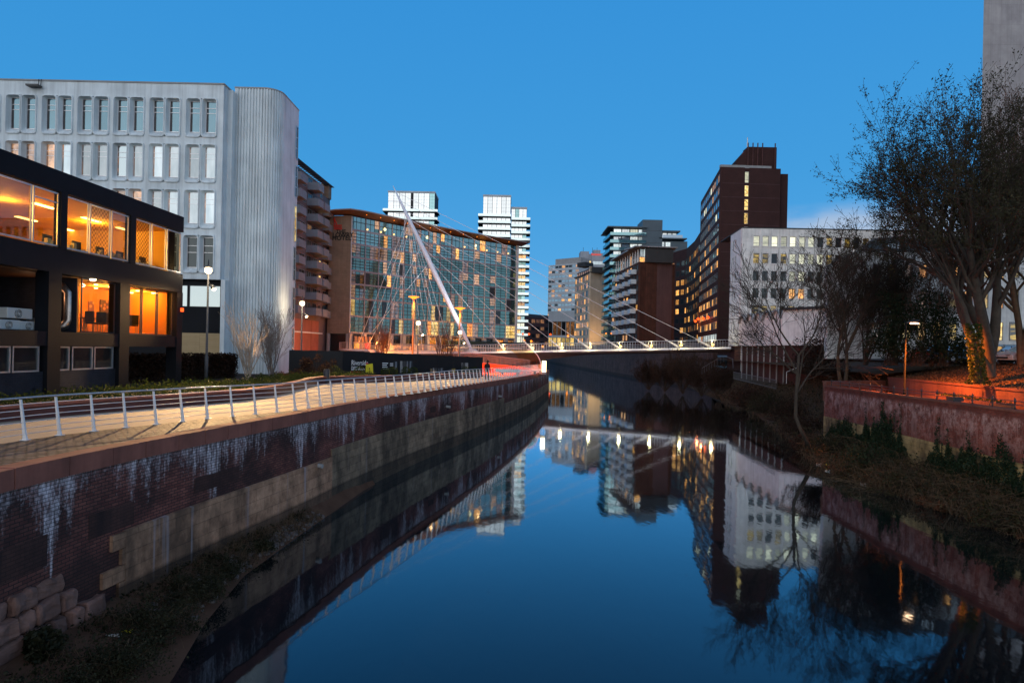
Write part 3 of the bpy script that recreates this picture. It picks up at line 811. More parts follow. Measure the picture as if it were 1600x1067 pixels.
# open loggia: back wall, duct and cooling units
mb = MB(); mb.wb(WB, -4, MA-.1, mz0, zs-.06, -4.2, -4.); mb.wb(WB, MA-.13, MA-.102, mz0, zs-.06, -3.99, -.3); mb.build('loggia_wall', M['black_brick'], bb)
mb = MB(); a = sbn(107, -.7, 480)
dz1, dz0 = zb(106, 455), zb(106, 512)
mb.path([WB.p(a, dz1+.3, -1.4), WB.p(a, dz1+.28, -.95), WB.p(a, dz1, -.7), WB.p(a, dz0+.35, -.7), WB.p(a-.1, dz0+.1, -.8), WB.p(a-.25, dz0, -1.0), WB.p(a-.35, dz0-.02, -1.5)], .2, 12, cap=False)
mb.build('duct', mat('ribbed_duct', (.55,.45,.38), .3, .1, 2, .05, metal=.9), bb, smooth=True)
for x in (47, 51.5): mb = MB(); aa = sbn(x, -3.9, 480); mb.path([WB.p(aa, mz0, -3.9), WB.p(aa, zs-.4, -3.9)], .04, 6); mb.build('pipe', M['grey_metal'], bb)
def ac(x, zlift, w, h, lab):
    a = sbn(x, -.9, 510); rt, q = wthing('cooling_unit', lab, 'air conditioner', a, -.9, mz0+zlift, 'cooling units on the open ledge'); z = q.z
    mb = MB(); mb.wb(WB, a-w/2, a+w/2, z+.05, z+h, -1.3, -.6); o = mb.build('casing', M['plastic_white'], rt); b = o.modifiers.new('b', 'BEVEL'); b.width = .03; b.segments = 2
    c = WB.p(a-w*.08, z+h*.52, -.6); nx = Vector((WB.n.x, WB.n.y, 0)); r = h*.38
    mb = MB(); mb.path([c-nx*.02, c+nx*.02], [r, r*.97], 20); mb.build('fan_grille', M['rubber'], rt)
    mb = MB()
    for rr in (r*.35, r*.65, r*.95): mb.path([c+nx*.03+Vector((WB.t.x*math.cos(w2)*rr, WB.t.y*math.cos(w2)*rr, math.sin(w2)*rr)) for w2 in [2*PI*k/20 for k in range(21)]], .012, 4)
    mb.path([c+nx*.02, c+nx*.05], [r*.22, r*.2], 10); mb.build('fan_guard', M['plastic_white'], rt)
    for (f0, f1) in ((a-w/2+.05, a-w/2+.13), (a+w/2-.13, a+w/2-.05)): mb = MB(); mb.wb(WB, f0, f1, z, z+.05, -1.2, -.7); mb.build('foot', M['dark_metal'], rt)
    #, z, z+.05, -1.2, -.7); mb.wb(WB, a+w/2-.13, a+w/2-.05, z, z+.05, -1.2, -.7); mb.build('foot', M['dark_metal'], rt)
uh = zb(20, 499)-mz0
ac(5, 0, 1.0, uh, 'left lower white cooling unit on the ledge, partly out of frame'); ac(36, 0, .95, uh*.95, 'lower white cooling unit to the right on the ledge'); ac(20, uh+.02, 1.25, zb(20, 480)-zb(20, 499), 'large white cooling unit stacked on top of the lower two')
q = WB.p(sbn(67, -.9, 510), mz0, -.9); mb = MB(); e0, e1 = sbn(62, -.7, 510), sbn(73, -.7, 510); mb.wb(WB, e0, e1, mz0, zb(67, 497), -1.3, -.7); mb.wb(WB, e0+.03, e1-.03, zb(67, 497), zb(67, 497)+.03, -1.27, -.73)
tag(mb.build('equipment_box', M['grey_conc'], loc=q), 'plain pale equipment box on the ledge beside the black column', 'box')
mb = MB(); c = WB.p(sb(137, 423), zs-.06, .25); mb.lathe(c, [(.1, -.08), (.13, 0)], 10); mb.build('soffit_light', M['lamp_white'], bb)
mb = MB(); c = WB.p(SB-.15, zb(281, 484), .08); mb.box(c.x-.05, c.x+.06, c.y-.08, c.y+.08, c.z-.1, c.z+.1); mb.build('wall_light', M['lamp_red'], bb)

# ---- white concrete office with moulded window pairs --------------------------------
wbld = thing('white_concrete_office', 'white concrete office block with rounded moulded window pairs and a fluted stair tower', 'office building', XY(345, 52).to_3d() + Vector((0,0,ZP)))
WW = Wall((-46, 52), (-20, 52))
s_r = WW.at(350, 133)[0]; ztop = WW.at(350, 133)[1]
rows_px = [(153.4, 215.5, 'sky'), (225, 286.5, 'blind'), (296, 358, 'blind'), (366.6, 427.5, 'dark')]
rowsz = [(WW.at(314, b)[1], WW.at(314, a)[1], k) for a, b, k in rows_px]
pair_px = [(7.5-56.2*2, 57-56.2*2), (7.5-56.2, 57-56.2), (7.5, 57), (63.6, 113.4), (119.4, 170.4), (175.5, 225.6), (231.6, 282), (288.6, 339)]
pairs = []
for a, b in pair_px: pairs.append((WW.at(a+1, 184)[0], WW.at(b+1, 184)[0]))
zbase = WW.at(300, 436)[1]
mb = MB(); grid_wall(mb, WW, pairs[0][0]-.4, s_r, zbase, ztop, [(a+.05, b-.05) for a, b in pairs], [(a+.05, b-.05) for a, b, _ in rowsz], .42, 9)
mb.build('wall', M['white_conc'], wbld)
mb = MB(); mb.wb(WW, pairs[0][0]-.4, s_r+.06, ztop, ztop+.12, -9, .06); mb.build('roof_edge', M['grey_conc'], wbld)
def rrect(x0, x1, z0, z1, r, n=4):
    out = []
    for cx, cz, a0 in ((x1-r, z1-r, 0), (x0+r, z1-r, PI/2), (x0+r, z0+r, PI), (x1-r, z0+r, 1.5*PI)):
        for k in range(n+1): w = a0 + PI/2*k/n; out.append((cx+r*math.cos(w), cz+r*math.sin(w)))
    return out
def moulding(mb, W, x0, x1, z0, z1, ins):
    loops = [(rrect(x0, x1, z0, z1, .26), -.005), (rrect(x0+.02, x1-.02, z0+.02, z1-.02, .25), .10), (rrect(x0+.09, x1-.09, z0+.10, z1-.09, .22), .11), (rrect(x0+ins[0], x1-ins[1], z0+ins[2], z1-ins[3], .14), -.36)]
    for (la, na), (lb, nb) in zip(loops, loops[1:]):
        for i in range(len(la)):
            j = (i+1) % len(la)
            mb.face(W.p(*la[i], na), W.p(*la[j], na), W.p(*lb[j], nb), W.p(*lb[i], nb))
jobs = []
for ri, (z0, z1, kind) in enumerate(rowsz):
    for pi, (a, b) in enumerate(pairs):
        mid = (a+b)/2; mm = MB()
        for (x0, x1) in ((a, mid), (mid, b)): moulding(mm, WW, x0, x1, z0, z1, (.24, .17, .52, .2))
        mm.build('window_surround', M['white_conc'], wbld, smooth=False)
        for h, (x0, x1) in enumerate(((a, mid), (mid, b))):
            g0, g1, h0, h1 = x0+.22, x1-.15, z0+.5, z1-.18
            m = MB(); H = h1-h0
            pane(m, WW, g0, g1, h0, h1, -.335, .04, hbars=(h0+H*.62, h0+H*.78) if ri < 3 else (h0+H*.5, h0+H*.72))
            if kind == 'sky': g = M['glass_sky']
            elif kind == 'dark': g = M['glass_dim']
            else: g = M['glass_blind'] if not ((ri == 1 and pi in (2,)) or (ri == 2 and pi in (4, 5)) or (ri == 1 and pi == 3 and h == 0)) else M['lit_soft']
            if ri == 1 and pi == 5 and h == 0: g = M['glass']
            m.m = 2; m.wb(WW, g0+.045, g0+.045+(.16 if kind == 'sky' else .09), h0+.04, h1-.04, -.334, -.33); m.m = 0  # dark strip stands in for the shadow of the left reveal
            jobs.append((m, [g, M['steel'], M['dark_metal'] if kind != 'blind' else M['lit_dim']], WW.p(g0, h0)))
windows(wbld, jobs)
# dark glazed storeys under the slab and the shutter
zz = lambda y: WW.at(300, y)[1]
mb = MB(); mb.wb(WW, pairs[0][0], s_r-.2, zz(560)-.4, zbase, -6, -.5); mb.build('recessed_base', M['black_clad'], wbld)
for xa, xb in ((270, 289), (291, 341)):
    m = MB(); pane(m, WW, WW.at(xa, 460)[0], WW.at(xb, 460)[0], zz(479), zz(445), -.49, .05); m.build('base_window', [M['glass'], M['dark_metal']], wbld)
mb = MB(); a, b = WW.at(270, 540)[0], WW.at(340, 540)[0]
mb.wb(WW, a, b, zz(561), zz(520), -.485, -.42); mb.build('shutter', brick('cream_shutter', (.45,.32,.16), (.5,.36,.19), (.25,.17,.09), 1.6, .16, .012, .6, .15, .1, .2, offset=0), wbld)
mb = MB(); a = WW.at(345.5, 500)[0]; mb.wb(WW, a-.1, a+.25, ZP, zbase, -.9, -.05); mb.build('column', M['white_conc'], wbld)
# floodlight bracket on the parapet
mb = MB(); c = WW.p(WW.at(62, 131)[0], ztop, .1)
mb.path([c+Vector((0,0,.1)), c+Vector((0,-.05,-.45))], .03, 5); mb.path([c+Vector((.2,0,.1)), c+Vector((.2,-.05,-.45))], .03, 5); mb.box(c.x-.75, c.x+.25, c.y-.45, c.y+.05, c.z-.58, c.z-.45); mb.build('floodlight', M['dark_metal'], wbld)
# fluted tower
A0 = XY(360, 53.6); zt = P(400, 138.5, 53.6).z
x0, x1, y0, y1 = P(367, 145, 53.6).x, P(462.5, 174, 57.8).x, 53.6, 58.6
poly = []; rr = 1.3; fl = .26; nfl = int((x1-rr-x0)/fl)
poly.append((x0, y0+.02))
for i in range(nfl):
    xx = x0 + .15 + i*(x1-rr-x0-.15)/nfl; w = (x1-rr-x0-.15)/nfl
    poly += [(xx, y0+.0), (xx+w*.55, y0+.0), (xx+w*.65, y0+.11), (xx+w*.9, y0+.11)]
nc = 9
for i in range(nc):
    w = PI/2*i/nc; w2 = PI/2*(i+.6)/nc; w3 = PI/2*(i+.7)/nc; w4 = PI/2*(i+.92)/nc
    for ww, k in ((w, 0), (w2, 0), (w3, .10), (w4, .10)): poly.append((x1-rr+(rr-k)*math.sin(ww), y0+rr-(rr-k)*math.cos(ww)))
poly += [(x1, y0+rr), (x1, y1), (x0, y1)]
mb = MB(); mb.prism(poly, ZP-.2, zt); mb.build('fluted_tower', M['white_conc'], wbld)
mb = MB(); mb.prism([(x0-.03, y0-.03), (x1-rr, y0-.03)] + [(x1-rr+(rr+.03)*math.sin(PI/2*i/8), y0+rr-(rr+.03)*math.cos(PI/2*i/8)) for i in range(1, 9)] + [(x1+.03, y1+.03), (x0-.03, y1+.03)], zt, zt+.1); mb.build('tower_cap', M['grey_conc'], wbld)
WT = Wall((x1, y0+rr), (x1, y1))
for k, (ya, yb, mm) in enumerate(((190, 243, 'glass_dim'), (254, 305, 'glass_dim'), (318, 376, 'lit_yellow'), (384, 438, 'glass_dim'), (448, 500, 'glass_dim'), (512, 560, 'glass'))):
    s1 = WT.L-.75; z0, z1 = WT.at(456, yb)[1], WT.at(456, ya)[1]
    m = MB(); mb = MB(); pane(m, WT, s1, s1+.6, z0, z1, .01, .06, hbars=[z0+(z1-z0)*q for q in (.33, .66)]); m.build('stair_window', [M[mm], M['steel']], wbld)
mb = MB(); mb.box(WW.p(s_r-.6, 0).x, x0+.2, 52.8, 57, ZP, ztop-.1); mb.build('link_wall', M['white_conc'], wbld)

# ---- balcony apartment block ---------------------------------------------------
ab = thing('balcony_apartment_block', 'grey brown apartment block with stacked grey balconies and louvred roof edge, next to the hotel', 'apartment building', (-35, 100, ZP))
WA = Wall((-35.8, 97), (-35.0, 121))
za = P(466, 241, 101).z
mb = MB(); mb.wb(WA, 0, WA.L, ZP-.1, za-2.6, -14, 0); mb.build('wall', mat('mauve_brown_wall', (.15,.12,.12), .8, .2, .4, .1, streak=.3), ab)
mb = MB(); mb.wb(WA, 0, WA.L, za-2.599, za-.4, -13.5, -.8); mb.build('penthouse', M['grey_metal'], ab)
mb = MB()
for i in range(7): mb.wb(WA, 0, WA.L+.2, za-.25, za-.15, -.6+i*.2, -.48+i*.2)
for i in range(24): mb.wb(WA, i*WA.L/24, i*WA.L/24+.1, za-.36, za-.251, -.9, .7)
mb.build('roof_louvre', M['dark_metal'], ab)
mb = MB(); mb.wb(WA, WA.L-1.6, WA.L+.01, za-2.59, za+.1, -6, .25); mb.build('corner_pier', M['buff_stone'], ab)
ztb = P(470, 268, 102).z
lv = [ztb-2.66*k for k in range(9)]
colx = [(5., 8., 1.4), (11.8, 14.6, 2.0), (15., 17.8, 2.1), (20.2, 23.2, 1.1)]
jobs = []
for k, z in enumerate(lv):
    for ci, (a, b, dp) in enumerate(colx):
        if k == 0 and ci >= 2: continue
        mb = MB(); mb.wb(WA, a, b, z-1.25, z-1.05, .002, dp+.03); mb.wb(WA, a, b, z-1.049, z, dp-.06, dp); mb.wb(WA, a, a+.06, z-1.049, z, .002, dp-.061); mb.wb(WA, b-.06, b, z-1.049, z, .002, dp-.061)
        mb.build('balcony', M['balcony'], ab)
        m = MB(); pane(m, WA, a+.4, b-.3, z-1.0, z+1.05, .02, .08, bars=[(a+b)/2]); jobs.append((m, [M[pick([(6, 'glass_dim'), (3, 'glass'), (1.2, 'lit_soft')])], M['grey_metal']], WA.p(a, z)))
    m = MB(); pane(m, WA, 18.4, 19.6, z-1., z+1.0, .02, .08); jobs.append((m, [M['lit_yellow'] if k in (1, 2, 3, 5, 6) else M['glass_dim'], M['grey_metal']], WA.p(18.4, z)))
    m = MB(); pane(m, WA, 8.6, 11.2, z-1., z+1.0, .02, .08, bars=[9.9]); jobs.append((m, [M[pick([(5, 'glass_dim'), (3, 'glass'), (.7, 'lit_soft')])], M['grey_metal']], WA.p(8.6, z)))
windows(ab, jobs)
M['red_glow_panel'] = mat('red_light_painted_panel', (.3,.1,.07), .6, .2, .5, .05)  # red light at the foot of the block, put into the panel colour
zq = [P(480, y, 108).z for y in (499, 520)] + [ZP]
for a, b in ((1., 6.), (6.2, 10.6), (10.8, 15.), (15.2, 19.)):
    for z0, z1 in ((zq[1]+.2, zq[0]), (zq[2], zq[1]-.02)):
        mb = MB(); mb.wb(WA, a, b, z0, z1, .003, .06); mb.build('ground_panel', M['red_glow_panel'], ab)
mb = MB(); mb.wb(WA, 0, 20, zq[1]-.019, zq[1]+.199, .004, .45); mb.build('canopy_band', M['white_conc'], ab)

# ---- black hoarding with posters ---------------------------------------------------
hd = thing('site_hoarding', 'black painted site hoarding with Riverside lettering and posters along the path', 'hoarding', XY(640, 58).to_3d()+Vector((0,0,ZP)))
ha, hb, hc = XY(452, 52.5), XY(536, 54.5), XY(754, 69)
hb2 = XY(640, 60.5)
segs_h = [(ha, hb), (hb, hb2), (hb2, hc)]
HW = Wall(hb, hc)
mb = MB()
for (a, b), (z0, z1) in zip(((ha, hb), (hb, hc)), ((5.95, 5.95), (5.95, 5.6))):
    W = Wall(a, b); n = int(W.L/2.44)+1
    for i in range(n):
        s0, s1 = W.L*i/n+.004, W.L*(i+1)/n-.004
        mb.hexa([W.p(s0, ZP, .03), W.p(s1, ZP, .03), W.p(s1, ZP, -.03), W.p(s0, ZP, -.03)], [W.p(s0, z0+(z1-z0)*i/n, .03), W.p(s1, z0+(z1-z0)*i/n, .03), W.p(s1, z0+(z1-z0)*i/n, -.03), W.p(s0, z0+(z1-z0)*i/n, -.03)])
W = Wall(hc, (hc.x-.4, hc.y+4)); mb.wb(Wall(hc, (hc.x-.6, hc.y+4)), .04, 4, ZP, 5.58, -.05, .0)
mb.build('board_panel', mat('black_hoarding_paint', (.007,.007,.008), .55, .3, .6, .03, spec=.35), hd)
def hp(x, y): return HW.at(x, y)
def hbox(x0, x1, y0, y1, n0, n1, m, name):
    a, z1 = hp(x0, y0); b, _ = hp(x1, y0); _, z0 = hp(x0, y1)
    mb = MB(); mb.wb(HW, a, b, z0, z1, n0, n1); return mb.build(name, m, hd)
def htxt(s, x, y, size, m, **k):
    a, z = hp(x, y); return text_mesh(s, size, HW, a, z, .034, m, hd, **k)
htxt('Riverside', 548.5, 568.5, .62, M['letter_white'], sx=.80)
a, z = hp(573, 566.4); mb = MB(); mb.path([HW.p(a, z, .03), HW.p(a, z, .05)], .13, 14); mb.build('red_dot', M['letter_red'], hd)
htxt('A growing', 548.5, 573, .26, M['letter_white'], bold=.004, sx=.85); htxt('business community', 548.5, 576.3, .24, M['letter_white'], bold=.004, sx=.75); htxt('Riverside.com', 548.5, 581, .24, M['letter_red'], bold=.006, sx=.8)
a0, z1 = hp(571, 567.5); a1, z0 = hp(582.5, 581)
mb = MB(); mb.wpoly(HW, [(a0, z0+.05), (a1, z0), (a1-.08, z1+.1), (a0+.02, z1)], .035, .06); mb.build('yellow_poster', M['yellow_poster'], hd)
mb = MB()
mb.wpoly(HW, [(a0+.35, z0+.3), (a1-.35, z0+.28), (a1-.4, z1-.25), (a0+.35, z1-.28)], .061, .066); mb.build('poster_print', mat('olive_print', (.3,.24,.02), .6, .4, 6, 0), hd)
def poster_mat(nm, c1, c2, sc):
    t = NT(nm); p = t.pos(); w = t.n('TexWave'); t.set(w, 'Vector', p); w.inputs['Scale'].default_value = sc; w.inputs['Distortion'].default_value = 3.
    return t.done(t.pbr(t.mix(t.ramp(w.outputs[1], [(.4, 0), (.6, 1)]), c1, c2), .5))
pm1, pm2 = poster_mat('grey_leaf_print', (.02,.022,.025), (.16,.18,.2), 1.1), poster_mat('grey_room_print', (.05,.05,.05), (.3,.29,.28), .5)
for k, yy in enumerate((564.5, 567.5, 570.5, 573)): hbox(597, 604+RND.choice((0, 1, 2)), yy, yy+1.3, .034, .038, M['letter_white'], 'text_line')
for k, yy in enumerate((565, 568)): hbox(609, 614, yy, yy+1.2, .034, .038, M['letter_white'], 'text_line')
hbox(614.5, 620, 562.5, 575, .034, .05, pm1, 'poster'); hbox(625, 634, 561.5, 580, .034, .05, pm2, 'poster'); hbox(635, 645, 561.5, 579.5, .034, .05, pm1, 'poster')
hbox(672, 675, 573, 588, .034, .05, mat('buff_poster', (.25,.18,.1), .6, .3, 3, 0), 'poster'); hbox(676, 683, 572, 586, .034, .05, pm2, 'poster'); hbox(685, 693, 572, 585, .034, .05, pm1, 'poster')
hbox(701, 705, 574, 586, .034, .05, pm2, 'poster'); hbox(705.5, 711, 572.5, 585, .034, .05, mat('yellow_print', (.3,.22,.04), .6, .6, 2.5, 0), 'poster'); hbox(721, 731, 563.5, 578, .034, .05, pm2, 'poster')
# bollard bin by the planter corner
b = G(510, 599, ZP); mb = MB(); mb.lathe((b.x, b.y, ZP), [(.2, 0), (.22, .1), (.22, .95), (.17, 1.02)], 14); tag(mb.build('bollard', M['dark_metal'], loc=(b.x, b.y, ZP), smooth=True), 'squat dark bollard at the bend of the planter wall', 'bollard')

# ---- person walking on the path beside the hoarding end
def person(loc):
    root = thing('person', 'person in dark clothes walking on the path beside the end of the black hoarding', 'person', loc)
    me = bpy.data.meshes.new('body'); J = {}
    pts = [('pel', (0,0,.95), .15), ('spn', (0,.02,1.15), .15), ('che', (0,0,1.36), .18), ('nec', (0,-.01,1.5), .06), ('hd0', (0,-.03,1.6), .085), ('hd1', (0,-.03,1.74), .08),
           ('shl', (.19,0,1.42), .07), ('ell', (.25,.06,1.14), .05), ('wrl', (.24,-.08,.92), .036), ('hal', (.23,-.13,.84), .03),
           ('shr', (-.19,0,1.42), .07), ('elr', (-.25,.02,1.14), .05), ('wrr', (-.24,-.12,.95), .036), ('har', (-.23,-.17,.88), .03),
           ('hil', (.09,0,.9), .1), ('knl', (.1,-.12,.5), .07), ('anl', (.1,-.1,.09), .048), ('tol', (.1,-.26,.04), .035),
           ('hir', (-.09,0,.9), .1), ('knr', (-.1,.06,.5), .07), ('anr', (-.1,.28,.12), .048), ('tor', (-.1,.16,.04), .035)]
    ix = {p[0]: i for i, p in enumerate(pts)}
    ed = [('pel','spn'),('spn','che'),('che','nec'),('nec','hd0'),('hd0','hd1'),('che','shl'),('shl','ell'),('ell','wrl'),('wrl','hal'),('che','shr'),('shr','elr'),('elr','wrr'),('wrr','har'),('pel','hil'),('hil','knl'),('knl','anl'),('anl','tol'),('pel','hir'),('hir','knr'),('knr','anr'),('anr','tor')]
    me.from_pydata([p[1] for p in pts], [(ix[a], ix[b]) for a, b in ed], [])
    o = bpy.data.objects.new('body', me); COL.objects.link(o); o.parent = root
    sk = o.modifiers.new('skin', 'SKIN')
    for i, p in enumerate(pts): me.skin_vertices[0].data[i].radius = (p[2], p[2])
    me.skin_vertices[0].data[0].use_root = True
    sd = o.modifiers.new('sub', 'SUBSURF'); sd.levels = 1; sd.render_levels = 1
    me.materials.append(mat('dark_clothing', (.012,.012,.015), .9, .2, 3, 0))
    mb = MB(); b = Vector(loc); mb.path([b+Vector((0,-.035,1.6)), b+Vector((0,-.03,1.68)), b+Vector((0,-.02,1.78)), b+Vector((0,0,1.845))], [.1, .12, .11, .04], 10); mb.build('hair', mat('dark_hair', (.02,.014,.01), .7, .2, 5, 0), root, smooth=True)
    root.rotation_euler.z = .25
    return root
pp = XY(762, 57.5); person((pp.x, 57.5, ZP))
# ================================================================== MIDDLE DISTANCE
# ---- glass hotel with concave front
ht = thing('curved_glass_hotel', 'concave teal glass hotel with sweeping bronze eaves and lettering on its stone end wall', 'hotel', (-15, 138, ZP))
HC = smooth_line([(-30.3, 119), (-25, 125), (-19.65, 131), (-15, 136), (-8.3, 142.4), (.75, 150)], 10)
HCC = cum(HC); NB = 14
hpts = [on_line(HC, HCC, HCC[-1]*i/NB)[0] for i in range(NB+1)]
HB = [Wall(hpts[i], hpts[i+1]) for i in range(NB)]
zl = [30.4, 28.0, 25.4, 22.9, 20.4, 17.9, 15.2, 11.9, 8.8]
M['slab'] = mat('pale_mauve_slab_edge', (.22,.215,.25), .6, .1, 1, 0)
for z in zl[1:]:
    mb = MB(); strip(mb, HC, 0, len(HC)-1, [(-.3, z-.16), (-.3, z+.16), (.07, z+.16), (.07, z-.16), (-.3, z-.16)])
    mb.build('floor_edge', M['slab'], ht)
for i, W in enumerate(HB + [None]):
    mb = MB()
    if i < NB: mb.wb(HB[i], -.09, .09, 8.8, zl[0], -.2, .14)
    else: mb.wb(HB[-1], HB[-1].L-.35, HB[-1].L+.25, ZP+3, zl[0]+.2, -.6, .3)
    mb.build('mullion', M['slab'] if i < NB-5 and i else M['far_white'], ht)
jobs = []
for i, W in enumerate(HB):
    for k in range(8):
        z1, z0 = zl[k]-.16, zl[k+1]+.16
        if k == 0: z1 = zl[0]
        n = 3 if i < 9 else 2
        m = MB(); ms = [M['dark_metal']]
        dk = 'glass_teal' if k < 2 else ('glass_teal_d' if k < 6 else 'glass_dim')
        if k < 6: ws = [(7.2, dk), (.7, 'lit_warm'), (1.1, 'lit_soft'), (.9, 'lit_dim')]
        elif k == 6: ws = [(1, 'glass_dim'), (6, 'glass_teal_d'), (1.3 if i < 8 else .3, 'lit_yellow'), (.8, 'lit_dim')]
        else: ws = [(1.5, 'glass_dim'), (5., 'glass_teal_d'), (1.8 if 4 < i else .3, 'lit_yellow'), (1.6 if i > 4 else .3, 'lit_dim'), (2.2 if i > 4 else 0, 'lit_orange')]
        if k == 7 and i == NB-1: ws = [(1, 'lit_yellow')]
        for q in range(n):
            a, b = .1+(W.L-.2)*q/n, .1+(W.L-.2)*(q+1)/n
            mm = M[pick(ws)]
            if k in (3, 4, 5) and RND.random() < .03: mm = M['dark_metal']
            ms.append(mm); m.m = len(ms)-1
            zc = z0
            if mm.name in ('warm_lit_window', 'soft_lit_window') and RND.random() < .5:
                zc = z0+(z1-z0)*.33; m.wq(W, a, b, z0, zc, 0); ms.append(M['glass_teal_d']); m.mi[-1] = len(ms)-1; m.m = ms.index(mm)
            m.wq(W, a, b, zc, z1, 0)
            m.m = 0
            if q: m.wb(W, a-.03, a+.03, z0, z1, .004, .05)
        m.m = 0
        for f in ((.25, .5, .75) if k else (.6,)): m.wb(W, .1, W.L-.1, z0+(z1-z0)*f-.045, z0+(z1-z0)*f+.045, .055, .1)
        jobs.append((m, ms, W.p(0, z0)))
windows(ht, jobs)
mb = MB()
for i, W in enumerate(HB): mb.wb(W, 0, W.L, ZP, zl[0]+.3, -9, -.45)
mb.build('core', M['dark_metal'], ht)
HE = Wall((-34.6, 119.5), (-30.45, 118.85))
mb = MB(); mb.wb(HE, 0, HE.L+.1, 8.6, zl[0]+.1, -3, .0); mb.build('end_wall', M['buff_stone'], ht)
mb = MB(); mb.wb(HE, 0, HE.L-.6, ZP, 8.58, -3, -.5); mb.build('end_base', M['glass_dim'], ht)
for a in (0.2, HE.L-.2): mb = MB(); mb.path([HE.p(a, ZP, -.2), HE.p(a, 8.6, -.2)], .35, 10); mb.build('column', M['grey_conc'], ht)
# roof and eaves
def eave(nout, zo, thick):
    top, rows = [], []
    ext = [HE.p(-.6, 0, 0).to_2d(), HE.p(HE.L*.55, 0, .0).to_2d()] + HC + [HC[-1] + (HC[-1]-HC[-2]).normalized()*1.7]
    for i, p in enumerate(ext):
        td = (ext[min(i+1, len(ext)-1)] - ext[max(i-1, 0)]).normalized(); nn = right_of(td)
        k = 0 if i == 0 else (.7 if i == 1 else 1)
        rows.append([Vector((p.x-nn.x*10, p.y-nn.y*10, zl[0]+1.5)), Vector((p.x-nn.x*.5, p.y-nn.y*.5, zl[0]+.25)), Vector((p.x+nn.x*nout, p.y+nn.y*nout, zl[0]+zo*k+.25)), Vector((p.x+nn.x*(nout+.05), p.y+nn.y*(nout+.05), zl[0]+zo*k+thick+.25)), Vector((p.x-nn.x*10, p.y-nn.y*10, zl[0]+2.2))])
    return rows
rows = eave(2.5, .5, .2)
for nm, ks, m in (('eave_soffit', ((1, 2),), M['bronze_soffit']), ('roof', ((2, 3), (3, 4)), mat('zinc_roof', (.25,.25,.26), .5, .15, .5, .02)), ):
    mb = MB()
    for a, b in zip(rows, rows[1:]):
        for k, k2 in ks: mb.face(a[k], b[k], b[k2], a[k2])
    mb.build(nm, m, ht)
for i in range(3, len(HC), 4):
    td = (HC[min(i+1, len(HC)-1)]-HC[i-1]).normalized(); nn = right_of(td); mb = MB(); c = Vector((HC[i].x+nn.x*1.3, HC[i].y+nn.y*1.3, zl[0]+.5)); mb.lathe(c, [(.05, -.05), (.07, .05)], 8); mb.build('eave_light', M['lamp_orange'], ht)
for i in (1, 2, 3, 4, 5, 9, 10, 11, 12, 13):
    W = HB[i]; mb = MB(); c = W.p(.3, zl[1]+.45, .18); mb.lathe(c, [(.05, -.16), (.15, -.08), (.15, .08), (.05, .16)], 8); mb.build('wall_light', emis('wall_light_amber', (1.,.5,.16), 3) if i == 1 else bpy.data.materials['wall_light_amber'], ht)
# lettering and sail emblem on the end wall
def he_at(x, y): return HE.at(x, y)
a, z = he_at(525, 365); text_mesh('THE', 1.05, HE, a, z, .03, M['letter_black'], ht, bold=.02)
a, z = he_at(519.5, 370.5); text_mesh('LOWRY', 1.15, HE, a, z-.0, .03, M['letter_black'], ht, bold=.03, sx=1.0)
a, z = he_at(519, 375.5); text_mesh('HOTEL', 1.15, HE, a, z, .03, M['letter_black'], ht, bold=.03, sx=1.04)
mb = MB()
for (xa, ya), (xb, yb) in (((522.5, 341), (527, 353)), ((522.5, 341), (522.8, 353))):
    A_, B_ = he_at(xa, ya), he_at(xb, yb); mb.path([HE.p(*A_, .06), HE.p(*B_, .06)], .1, 5)
A_, B_ = he_at(521.5, 353), he_at(534.5, 352.2); mb.path([HE.p(*A_, .06), HE.p(*B_, .06)], .12, 5)
for yy in (355.5, 358):
    A_, B_ = he_at(522, yy), he_at(534.5, yy); mb.path([HE.p(A_[0]+(B_[0]-A_[0])*q/24, A_[1]+.12*math.sin(q*1.6), .06) for q in range(25)], .07, 4)
mb.build('sail_emblem', M['letter_red'], ht)
# restaurant floor, columns and terrace balustrade
jobs = []
for i in range(NB):
    W = HB[i]
    mb = MB(); mb.wb(W, -.35, .35, ZP, 8.64, -.4, .6); mb.build('column', M['grey_conc'], ht)
    m = MB(); pane(m, W, .4, W.L-.4, ZP+.6, 8.5, -.2, .1, bars=[W.L/2]); jobs.append((m, [M[pick([(3, 'glass_dim'), (2.4 if i > 4 else .6, 'lit_orange'), (1., 'lit_dim')])], M['dark_metal']], W.p(0, 5)))
windows(ht, jobs, 'ground_window')
mb = MB()
for i in range(7, NB): mb.wb(HB[i], 0, HB[i].L, 6.3, 6.7, -.1, 2.4)
mb.build('terrace_slab', M['grey_conc'], ht)
mb = MB()
for i in range(7, NB): mb.wb(HB[i], .02, HB[i].L-.02, 6.71, 7.9, 2.3, 2.34)
mb.build('balustrade', glass('terrace_glass', (.02,.04,.04), .25), ht)
c = HE.at(548, 528); mb = MB(); W = HB[0]; mb.wb(W, .3, 4.2, 5.6, 8.2, .9, .96); mb.build('banner', poster_mat('dark_event_banner', (.03,.02,.05), (.2,.12,.08), .6), ht)
mb = MB(); mb.wb(W, .5, 1.5, 5.9, 6.9, .965, .98); mb.build('banner_patch', M['yellow_poster'], ht)
mb = MB(); mb.wb(W, 2.8, 3.9, 5.9, 6.9, .965, .98); mb.build('banner_patch', M['letter_red'], ht)

M['pale_glass'] = glass('pale_balcony_glass', (.12,.16,.16), .5, (.85,1.,1.))
